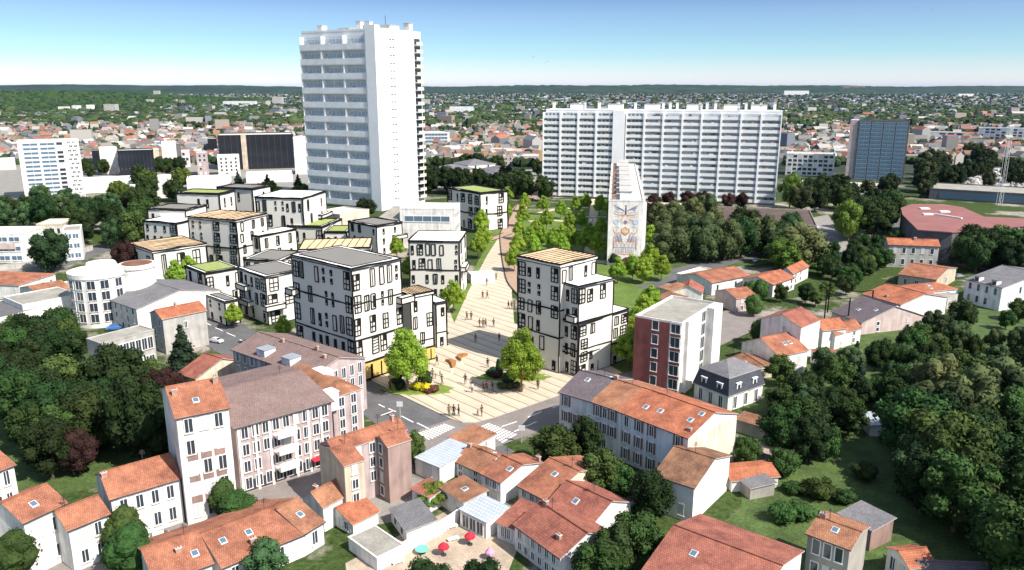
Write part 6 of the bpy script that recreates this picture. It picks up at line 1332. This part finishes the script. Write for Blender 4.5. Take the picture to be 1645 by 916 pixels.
for lb, px0, px1, yt, yb, wl_ in (('slim grey tower far off before the left skyline', 246, 255, 146, 161, 'stucco_grey'), ('broad grey far tower left of the wooded ridge end', 166, 184, 168, 186, 'stucco_grey'), ('small white far block on the wooded ridge foot', 93, 106, 172, 182, 'stucco_white'), ('narrow blue-grey far block on the ridge foot', 115, 124, 170, 182, 'stucco_pale'),
                              ('small white far tower on the ridge foot', 138, 146, 169, 180, 'stucco_white'), ('low wide far block beside the slim grey tower', 234, 244, 160, 170, 'stucco_grey'), ('long pale far block above the black glass building', 358, 410, 163, 172, 'stucco_pale'), ('far grey block just left of the tall tower', 437, 453, 156, 170, 'stucco_grey'),
                              ('cluster tower far right of the tall tower, pale', 722, 760, 172, 186, 'stucco_pale'), ('grey far block touching the tall tower on its right', 678, 690, 160, 172, 'stucco_grey'), ('dark purple far block on the right skyline', 1352, 1390, 139, 150, 'stucco_brown'), ('pale far row on the right skyline', 1260, 1300, 146, 153, 'stucco_pale'),
                              ('purple long far roof beyond the blue-grey tower', 1466, 1508, 191, 199, 'stucco_rose'), ('white far hall on the right slope', 1540, 1565, 151, 156, 'stucco_white')):
    b = Building('distant_block', lb, 'block'); b.wing((px0, yt), (px1, yt), 14.0, yb=yb, wall=wl_, roof='flat', tile='flat_light', foot=False)
# cemetery stones, a mass of small slabs
V, F, Cf = [], [], []
for i in range(900):
    p = at(TR.uniform(1556, 1700), TR.uniform(272, 302)); w_, d_, h_ = TR.uniform(.8, 1.6), TR.uniform(1.6, 2.4), TR.uniform(.4, 1.5); g_ = TR.uniform(.3, .75); k = len(V)
    V += [(p.x + a * w_, p.y + b_ * d_, z) for z in (0, h_) for a, b_ in ((-.5, -.5), (.5, -.5), (.5, .5), (-.5, .5))]; F += [(k, k + 1, k + 5, k + 4), (k + 1, k + 2, k + 6, k + 5), (k + 2, k + 3, k + 7, k + 6), (k + 3, k, k + 4, k + 7), (k + 4, k + 5, k + 6, k + 7)]; Cf += [(g_, g_ * .96, g_ * .9)] * 5
tag(coloured('gravestones', V, F, Cf, 'town_paint'), 'mass of pale gravestones of the cemetery')

# the blue air far away
hz = MB(); hz.hexa([(-18000, -600, -9), (18000, -600, -9), (18000, 27000, -9), (-18000, 27000, -9)], [(-18000, -600, 140), (18000, -600, 140), (18000, 27000, 140), (-18000, 27000, 140)])
hm_ = bpy.data.materials.new('haze'); hm_.use_nodes = True; MATS['haze'] = hm_; hn = hm_.node_tree.nodes; hn.remove(hn['Principled BSDF']); pv = hn.new('ShaderNodeVolumePrincipled')
pv.inputs['Density'].default_value = 1.3e-5; pv.inputs['Color'].default_value = (.34, .56, 1.0, 1); pv.inputs['Anisotropy'].default_value = .2; hm_.node_tree.links.new(pv.outputs[0], hn['Material Output'].inputs['Volume'])
tag(hz.build('haze', ['haze']), kind='stuff')
# ------------------------------------------------------------------ people, benches, cars, garden things
for nm, c_ in dict(skin=(.28, .16, .10), black=(.018, .016, .016), brown=(.06, .035, .02), tan=(.20, .115, .06), khaki=(.13, .095, .05), navy=(.025, .03, .06), grey=(.14, .13, .13), white=(.62, .58, .52), maroon=(.12, .03, .03), hair=(.03, .018, .012)).items(): flat('cloth_' + nm, c_, rough=.9)
def body_mesh(name, step, armL, armR, lean=0.0):
    """one continuous figure: joints with radii grown into a skin; arms given as (elbow, wrist) offsets from the shoulder"""
    J = [((0, 0, .93), .135, .10), ((0, -.01 + lean * .3, 1.12), .12, .09), ((0, lean * .6, 1.32), .155, .105), ((0, lean, 1.47), .055, .055), ((0, lean - .01, 1.55), .07, .08), ((0, lean - .02, 1.64), .082, .10), ((0, lean - .01, 1.74), .055, .065)]
    E = [(0, 1), (1, 2), (2, 3), (3, 4), (4, 5), (5, 6)]
    def add(par, p, rx, ry=None): J.append((p, rx, ry or rx)); E.append((par, len(J) - 1)); return len(J) - 1
    for sg, st in ((-1, step), (1, -step)):
        h_ = add(0, (sg * .09, 0, .86), .092); k_ = add(h_, (sg * .095, -st * .22 - abs(st) * .05, .48), .062); a_ = add(k_, (sg * .10, -st * .42 + (.12 if st < 0 else 0), .09 + (.06 if st < 0 else 0)), .042)
        add(a_, (sg * .12, -st * .42 - .15 + (.12 if st < 0 else 0), .04 + (.03 if st < 0 else 0)), .04, .035)
    for sg, (el, wr) in ((-1, armL), (1, armR)):
        s_ = add(2, (sg * .185, lean * .7, 1.41), .062); e_ = add(s_, (sg * (.185 + el[0]), lean * .7 + el[1], 1.41 + el[2]), .046); w_ = add(e_, (sg * (.185 + wr[0]), lean * .7 + wr[1], 1.41 + wr[2]), .032)
        d = Vector((wr[0] - el[0], wr[1] - el[1], wr[2] - el[2])).normalized(); add(w_, (sg * (.185 + wr[0] + d.x * .13), lean * .7 + wr[1] + d.y * .13, 1.41 + wr[2] + d.z * .13), .03, .018)
    me = bpy.data.meshes.new(name); me.from_pydata([j[0] for j in J], E, []); o = bpy.data.objects.new(name, me); col.objects.link(o); o.modifiers.new('skin', 'SKIN'); sd = o.modifiers.new('smooth', 'SUBSURF'); sd.levels = sd.render_levels = 1
    for i, j in enumerate(J): me.skin_vertices[0].data[i].radius = (j[1], j[2])
    me.skin_vertices[0].data[0].use_root = True
    dg = bpy.context.evaluated_depsgraph_get(); out = bpy.data.meshes.new_from_object(o.evaluated_get(dg)); out.name = name
    bpy.data.objects.remove(o); out.materials.clear()
    for k in ('cloth_skin', 'cloth_black', 'cloth_grey', 'cloth_black'): out.materials.append(MATS[k])
    for p in out.polygons:
        z = p.center.z; x = abs(p.center.x); p.use_smooth = True
        far_hand = x > .155 and z < 1.02 and (z > .70)
        p.material_index = 3 if z < .09 else (0 if z > 1.46 else (2 if z < .92 and not far_hand else (0 if far_hand and z < .93 else 1)))
    return out
HANG = ((.06, .02, -.27), (.08, -.06, -.52))
BODY = dict(stand=body_mesh('person', .12, HANG, HANG), walk=body_mesh('person', .62, ((.06, .14, -.25), (.07, .10, -.50)), ((.06, -.14, -.25), (.05, -.30, -.46)), -.03), stride=body_mesh('person', -.75, ((.07, -.12, -.26), (.06, -.28, -.47)), ((.07, .14, -.25), (.08, .12, -.50)), -.05), carry=body_mesh('person', .3, ((.07, .0, -.27), (-.03, -.24, -.30)), ((.07, .0, -.27), (-.03, -.24, -.28))))
hm = MB(); v_, f_ = ball((0, .012, 1.685), .112, random.Random(2), 9, 7, .03); hm.v = v_; hm.f = f_; hm.m = [0] * len(f_); hm.u = [None] * len(f_)
keep = [i for i, f in enumerate(f_) if sum(v_[j][2] for j in f) / len(f) > 1.64 or (sum(v_[j][1] for j in f) / len(f) > .02 and sum(v_[j][2] for j in f) / len(f) > 1.58)]
hm.f = [f_[i] for i in keep]; hm.m = [0] * len(keep); hm.u = [None] * len(keep); HAIR = hm.mesh('hair', ['cloth_hair'], smooth=True)
bagm = MB(); bagm.cbox(.34, -.02, .72, .12, .30, .26, 0); bagm.bar((.34, -.02, .98), (.10, 0, 1.42), .025, 0); BAG = bagm.mesh('bag', ['cloth_black'])
def person(px, py, pose, top, legs, face, label, size=1.98, bag=False, hair='cloth_hair'):
    p = at(px, py, .14); s = size / 1.78; o = inst('person', BODY[pose], None, p, math.radians(face), (s, s, s)); tag(o, label, 'person')
    for i, k in ((1, top), (2, legs)): o.material_slots[i].link = 'OBJECT'; o.material_slots[i].material = MATS['cloth_' + k]
    h = bpy.data.objects.new('hair', HAIR); col.objects.link(h); h.parent = o
    if bag: t = inst('shoulder_bag', BAG, None, p, math.radians(face), (s, s, s)); tag(t, 'dark shoulder bag carried by the ' + label.split(',')[0][:60], 'bag')
for a in ((721.5, 669, 'stand', 'tan', 'khaki', 200, 'person in tan clothes, left of the trio at the plaza tip'), (729, 669, 'stand', 'black', 'black', 180, 'person all in black, middle of the trio at the plaza tip', 1.95), (737, 668.5, 'stand', 'black', 'navy', 100, 'person in dark dress coat, right of the trio at the plaza tip', 1.9, True),
          (767.5, 669, 'stand', 'tan', 'khaki', 160, 'small child beside an adult at the plaza tip', 1.15), (774, 669, 'carry', 'khaki', 'tan', 220, 'adult in brown holding something, with a small child at the plaza tip', 1.9),
          (747.5, 618, 'walk', 'black', 'grey', 180, 'person in black jacket walking near the middle of the plaza'), (758.6, 631, 'stand', 'white', 'navy', 180, 'person in white top with a dark shoulder bag', 1.85, True), (777, 631, 'stand', 'brown', 'black', 170, 'person in brown, left of three near the right tree shadow'), (782, 630, 'walk', 'maroon', 'black', 170, 'person in maroon, middle of three near the right tree shadow'), (791, 631, 'stride', 'brown', 'khaki', 120, 'person striding, right of three near the right tree shadow'),
          (864, 626, 'stand', 'black', 'black', 180, 'lone person in long black clothes right of the right plaza tree', 1.95), (783.5, 591.5, 'stand', 'black', 'grey', 180, 'lone person in black standing above the right plaza tree', 1.95), (764, 551, 'stand', 'tan', 'tan', 180, 'lone person all in tan further up the plaza', 1.9), (802, 549, 'stand', 'brown', 'tan', 200, 'person in brown top and tan trousers above the right tree', 1.85),
          (702, 587, 'walk', 'brown', 'tan', 150, 'person walking at the corner of the yellow shopfront'), (695, 609, 'carry', 'grey', 'brown', 200, 'person carrying something, with a child left of the plaza'), (699.5, 609, 'stand', 'tan', 'grey', 200, 'small child next to the carrying person', 1.1), (707, 604, 'stand', 'tan', 'brown', 200, 'second small child near the yellow shopfront', 1.0), (710, 618.5, 'stride', 'tan', 'brown', 140, 'person striding across the left of the plaza'),
          (669, 626, 'stand', 'black', 'black', 190, 'person in black, left of two in front of the left plaza bed'), (675, 626, 'carry', 'navy', 'black', 170, 'person in navy, right of two in front of the left plaza bed'), (627, 627, 'stand', 'maroon', 'brown', 220, 'person in maroon left of the left plaza tree'),
          (782, 459, 'stride', 'maroon', 'brown', 150, 'person striding alone on the upper plaza'), (793.5, 450, 'stand', 'tan', 'tan', 180, 'child on the upper plaza near the kiosk', 1.15), (797, 450, 'carry', 'khaki', 'brown', 180, 'adult beside a child on the upper plaza'), (775.5, 480, 'stand', 'maroon', 'brown', 170, 'person in maroon, left of two walking on the upper plaza'), (782.6, 480, 'walk', 'tan', 'brown', 150, 'person in tan, right of two walking on the upper plaza'),
          (816.7, 497, 'walk', 'brown', 'tan', 150, 'person in brown, left of a group by the stepped drawn house'), (822, 497, 'stand', 'maroon', 'maroon', 170, 'person in maroon, middle of a group by the stepped drawn house'), (826.5, 497, 'stride', 'tan', 'khaki', 160, 'person in tan, right of a group by the stepped drawn house'), (750, 514.5, 'walk', 'tan', 'brown', 160, 'person in tan, left of two by the plaza edge tree'), (757, 514.5, 'stand', 'brown', 'brown', 180, 'person in brown, right of two by the plaza edge tree'),
          (770.4, 526.5, 'stride', 'maroon', 'tan', 150, 'person in maroon, left of three in mid plaza'), (776, 526.5, 'stand', 'brown', 'brown', 180, 'person in brown, middle of three in mid plaza'), (780, 526.5, 'walk', 'tan', 'brown', 170, 'person in tan, right of three in mid plaza'), (793, 526, 'carry', 'khaki', 'maroon', 180, 'person holding a bundle alone in mid plaza')): person(*a)

flat('bench_wood', (.36, .16, .055)); flat('pale_inlay', (.62, .64, .46))
def crescent(pts, wmax, label, hgt=.5):
    c = [at(x, y, .14) for x, y in smooth_line(pts, 8)]; m = MB(); k = len(c) - 1; o = c[k // 2]
    for i in range(k):
        d = (c[i + 1] - c[i]).normalized(); nn = Vector((-d.y, d.x, 0)); w0, w1 = wmax * math.sin(math.pi * (i + .02) / (k + .04)) + .06, wmax * math.sin(math.pi * (i + 1) / (k + .04)) + .06
        q = [c[i] - nn * w0 / 2, c[i + 1] - nn * w1 / 2, c[i + 1] + nn * w1 / 2, c[i] + nn * w0 / 2]; m.hexa([(p.x, p.y, .15) for p in q], [(p.x, p.y, .14 + hgt) for p in q])
    return tag(m.build('curved_bench', ['bench_wood'], origin=o), label, 'bench')
crescent([(715.5, 581), (724, 582), (728.5, 586), (726.5, 592)], 1.0, 'left of two crescent shaped brown wooden benches on the plaza'); crescent([(751.5, 571.5), (743, 572.5), (738, 575), (740.5, 580.5)], 1.0, 'right of two crescent shaped brown wooden benches on the plaza')
m_ = MB()
for pts in ([(726.5, 592), (727, 598), (720, 604), (706, 610)], [(740.5, 580.5), (744, 586), (754, 591), (764, 594)]):
    c = [at(x, y, .14) for x, y in smooth_line(pts, 6)]
    for i in range(len(c) - 1):
        d = (c[i + 1] - c[i]).normalized(); nn = Vector((-d.y, d.x, 0)) * .22; m_.poly([(*(q)[:2], .165) for q in (c[i] - nn, c[i + 1] - nn, c[i + 1] + nn, c[i] + nn)])
tag(m_.build('paving_inlay', ['pale_inlay']), kind='structure')
bm = MB(); bm.cbox(0, 0, .38, 4.6, 1.5, .12, 0)
for x in (-1.9, 1.9): bm.cbox(x, 0, 0, .3, 1.1, .38, 0)
bm.cbox(0, 0, .505, 3.6, .7, .01, 1); BEN = bm.mesh('park_bench', ['frame_white', 'lawn_fresh'])
for px, py, rz in ((964, 350, 0), (943, 350, 0), (934, 371, 0), (936, 377, 0), (960, 384, 0), (961, 391, 0), (952, 356, 1.4), (950, 376, 1.4)): tag(inst('park_bench', BEN, None, at(px, py, .05), rz), 'low white rectangular bench slab in the park by the sandy path', 'bench', 'white bench slabs in the park')

CARB = MB()
prof = [(-2.1, .35), (-2.1, .85), (-1.75, .95), (-1.2, 1.42), (.5, 1.45), (1.15, .98), (2.0, .86), (2.12, .6), (2.12, .35)]
for i in range(len(prof)): 
    (x0, z0), (x1, z1) = prof[i], prof[(i + 1) % len(prof)]; y0 = .85 if z0 < 1.1 else .66; y1 = .85 if z1 < 1.1 else .66; CARB.poly([(x0, -y0, z0), (x1, -y1, z1), (x1, y1, z1), (x0, y0, z0)])
CARB.poly([(x, -(.85 if z < 1.1 else .66), z) for x, z in prof][::-1]); CARB.poly([(x, (.85 if z < 1.1 else .66), z) for x, z in prof])
flat('car_white', (.72, .72, .72), .3, .5); flat('car_red', (.42, .03, .03), .3, .5); flat('car_grey', (.25, .26, .28), .3, .5); flat('car_blue', (.06, .16, .40), .3, .5); flat('car_black', (.03, .03, .035), .3, .5)
CARM = CARB.mesh('body', ['car_white']); g_ = MB(); g_.poly([(.53, -.62, 1.42), (1.14, -.74, 1.02), (1.14, .74, 1.02), (.53, .62, 1.42)][::-1]); g_.v = [(x + .02, y, z + .02) for x, y, z in g_.v]
g_.poly([(-1.70, -.74, .99), (-1.24, -.62, 1.40), (-1.24, .62, 1.40), (-1.70, .74, .99)][::-1]); 
for sg in (-1, 1): g_.poly([(-1.35, sg * .80, 1.02), (.95, sg * .80, 1.02), (.45, sg * .70, 1.38), (-1.1, sg * .70, 1.38)])
CARG = g_.mesh('window', ['glass']); wm = MB()
n_ = 12; lo = [(.32 * math.cos(2 * math.pi * i / n_), -.1, .32 + .32 * math.sin(2 * math.pi * i / n_)) for i in range(n_)]; hi = [(x, .1, z) for x, y, z in lo]; wm.hexa(lo, hi); CARW = wm.mesh('wheel', ['car_black'])
def car(px, py, rz, c, label, s=1.0):
    s *= .65
    p = at(px, py, .05); rt = empty('parked_car', p, label, 'car', 'parked cars'); rz = math.radians(rz)
    b_ = inst('body', CARM, rt, p, rz, (s, s, s)); b_.material_slots[0].link = 'OBJECT'; b_.material_slots[0].material = MATS['car_' + c]; inst('window', CARG, rt, p, rz, (s, s, s))
    for x, y in ((-1.3, -.78), (1.35, -.78), (-1.3, .78), (1.35, .78)): q = Vector((p.x + s * (x * math.cos(rz) - y * math.sin(rz)), p.y + s * (x * math.sin(rz) + y * math.cos(rz)), p.z)); inst('wheel', CARW, rt, q, rz, (s, s, s))
car(259, 868, 25, 'white', 'white car parked beside the row house at the lower left'); car(186, 530, 20, 'blue', 'blue van parked before the bare gabled white building', 1.25)
for px, py, rz, c, lb in ((1312, 366, 80, 'white', 'white car rearmost on the car park left of the tall trees'), (1320, 371, 80, 'white', 'white car second from the back on the car park'), (1326, 378, 80, 'white', 'white car third from the back on the car park'), (1334, 385, 70, 'grey', 'grey car lowest on the car park beside the trees'), (1420, 420, 20, 'red', 'red car near the grey walled house'), (1388, 414, 20, 'grey', 'grey car in the sunny lane, right of a gap'), (1362, 412, 15, 'white', 'white car in the sunny lane'), (1332, 413, 15, 'red', 'dark red car at the left of the sunny lane'),
                          (1398, 432, 30, 'white', 'white car below the sunny lane'), (1115, 414, 10, 'white', 'white car before the drooping olive trees'), (1135, 415, 10, 'grey', 'grey car before the drooping olive trees'), (348, 550, -25, 'white', 'white car on the street below the drawn annexe'), (1214, 420, 60, 'white', 'white car beside the broad light green tree'), (1540, 446, 20, 'grey', 'grey car between slate roofed house and hall')): car(px, py, rz, c, lb)

def parasol(px, py, c, label, hgt=1.5, r=.6):
    p = at(px, py); rt = empty('parasol', p, label, 'parasol'); m = MB(); m.cyl(p.x, p.y, 0, hgt, .04, n=8); m.cyl(p.x, p.y, 0, .1, .3, n=12); m.build('pole', ['dark_metal'], rt); m = MB(); k = 8
    for i in range(k):
        a, b_ = 2 * math.pi * i / k, 2 * math.pi * (i + 1) / k; A, B_ = (p.x + r * math.cos(a), p.y + r * math.sin(a), hgt - .4), (p.x + r * math.cos(b_), p.y + r * math.sin(b_), hgt - .4)
        m.poly([A, B_, (p.x, p.y, hgt + .1)]); m.poly([(A[0], A[1], A[2] - .2), (B_[0], B_[1], B_[2] - .2), B_, A])
    m.build('canopy', [c], rt)
flat('canopy_red', (.62, .03, .05)); flat('canopy_pink', (.62, .30, .45)); flat('table_green', (.16, .50, .38))
parasol(713, 892, 'canopy_red', 'red parasol nearest the green round table'); parasol(755, 875, 'canopy_red', 'red parasol close to the white corrugated roof'); parasol(787, 898, 'canopy_pink', 'small pink parasol in the garden under the red roofs', 1.3, .5)
p = at(678, 888); rt = empty('garden_table', p, 'round pale green garden table on the sandy court', 'table'); m_ = MB(); m_.cyl(p.x, p.y, .46, .51, .75, n=20); m_.build('tabletop', ['table_green'], rt); m_ = MB(); m_.cyl(p.x, p.y, 0, .46, .06, n=8); m_.cyl(p.x, p.y, 0, .05, .4, n=12); m_.build('leg', ['dark_metal'], rt)
for px, py, lb in ((640, 905, 'white lounger on the sandy court by the long white wall'), (728, 868, 'white lounger between the two red parasols'), (726, 848, 'white lounger under the end of the long wall')):
    p = at(px, py); rt = empty('sun_lounger', p, lb, 'lounger'); m_ = MB(); m_.cbox(p.x, p.y, .2, 1.3, .5, .1, 0, .5); m_.build('seat', ['frame_white'], rt)
    for dx in (-.5, .5): m_ = MB(); m_.cbox(p.x + dx * math.cos(.5), p.y + dx * math.sin(.5), 0, .08, .44, .2, 0, .5); m_.build('leg', ['frame_white'], rt)
def wall_line(pts, hgt, th, m, label, name='garden_wall', cat='wall'):
    c = [at(*p) for p in pts]; w = MB()
    for i in range(len(c) - 1):
        d = (c[i + 1] - c[i]); L = d.length; d.normalize(); w.box((c[i].x, c[i].y), d, Vector((-d.y, d.x)), L, th, 0, hgt - .003 * i)
        w.box((c[i].x + d.y * .06, c[i].y - d.x * .06), d, Vector((-d.y, d.x)), L, th + .12, hgt - .003 * i, hgt + .1 - .003 * i)
    tag(w.build(name, [m], origin=c[0]), label, cat)
wall_line([(643, 896), (672, 880), (706, 860), (738, 838)], 1.4, .2, 'stucco_white', 'long white rendered wall running down to the garage'); wall_line([(738, 838), (735, 815), (700, 802)], 1.1, .2, 'stucco_sand', 'short sand coloured wall behind the grey shed')
wall_line([(1226, 600), (1260, 612), (1290, 598)], 1.0, .2, 'stucco_white', 'low curved white wall below the orange house with three skylights'); wall_line([(950, 770), (985, 790), (1030, 825)], 1.6, .3, 'stucco_grey', 'grey garden wall along the lane behind the big red roof')
wall_line([(420, 398 + 10), (440, 400 + 10)], 1, .2, 'stucco_grey', 'short grey wall among the drawn houses'); wall_line([(0, 435), (60, 428), (150, 402)], 1.4, .3, 'stucco_grey', 'pale wall along the street left of the round building')
b0 = at(1605, 330); ht = height_of(1605, 203, 330); rt = empty('floodlight_mast', b0, 'very thin white lattice mast over the cemetery and warehouse', 'mast')
m_ = MB()
for dx, dy in ((-.8, -.8), (.8, -.8), (.8, .8), (-.8, .8)): m_.bar((b0.x + dx, b0.y + dy, 0), (b0.x + dx * .8, b0.y + dy * .8, ht), .07)
for i in range(14):
    z0, z1 = ht * i / 14, ht * (i + 1) / 14; m_.bar((b0.x - .8, b0.y - .8, z0), (b0.x + .8, b0.y - .8, z1), .04); m_.bar((b0.x + .8, b0.y - .8, z0), (b0.x - .8, b0.y - .8, z1), .04)
m_.build('lattice', ['frame_white'], rt); m_ = MB(); m_.cbox(b0.x, b0.y, ht, 1.8, .5, .5); m_.build('lamp_head', ['frame_white'], rt)
for a, b_, lb in (((1334, 456), (1403, 467), 'upper black overhead cable before the grey-purple roof'), ((1329, 466), (1366, 479), 'lower black overhead cable before the grey-purple roof')):
    A, B_ = at(*a, 6.5), at(*b_, 6.5); m_ = MB(); prev = A
    for i in range(1, 9): q = A.lerp(B_, i / 8); q.z -= .8 * math.sin(math.pi * i / 8); m_.bar(prev, q, .14); prev = q
    m_.bar((A.x, A.y, 0), A, .22); m_.bar((B_.x, B_.y, 0), B_, .22); tag(m_.build('overhead_cable', ['ink'], origin=A), lb, 'cable')
for px, py, lb in ((643, 672, 'grey road sign post at the junction left of the crossing'), (893, 722, 'pale traffic sign by the right crossing'), (838, 712, 'small white sign post at the end of the right crossing')):
    p = at(px, py); rt = empty('road_sign', p, lb, 'sign'); m_ = MB(); m_.cyl(p.x, p.y, 0, 2.6, .05, n=8); m_.build('post', ['concrete'], rt); m_ = MB(); m_.cbox(p.x, p.y - .06, 1.9, .9, .06, .8); m_.build('plate', ['shutter_grey'], rt)
bd = MB(); bd.hexa([(-.06, -.3, 0), (.06, -.3, 0), (.06, .3, 0), (-.06, .3, 0)], [(-.04, -.2, .12), (.04, -.2, .12), (.04, .2, .12), (-.04, .2, .12)])
for sg in (-1, 1): bd.poly([(sg * .04, -.1, .1), (sg * .5, -.05, .3), (sg * .95, .12, .16), (sg * .5, .12, .28), (sg * .04, .14, .1)]); bd.poly([(sg * .04, .14, .09), (sg * .5, .12, .27), (sg * .95, .12, .15), (sg * .5, -.05, .29), (sg * .04, -.1, .09)])
BIRD = bd.mesh('bird', ['cloth_black'])
for px, py, lb in ((857, 92, 'dark bird flying alone low in the sky'), (875, 101, 'dark bird, lower of a pair low in the sky'), (879, 99, 'dark bird, upper of a pair low in the sky'), (1470, 13, 'dark bird, left of two high in the sky'), (1498, 16, 'dark bird, right of two high in the sky')):
    d = ray(px, py); tag(inst('bird', BIRD, None, Vector((0, 0, H)) + d * 420, RND.uniform(0, 6)), lb, 'bird')
print('OBJECTS', len(bpy.data.objects))
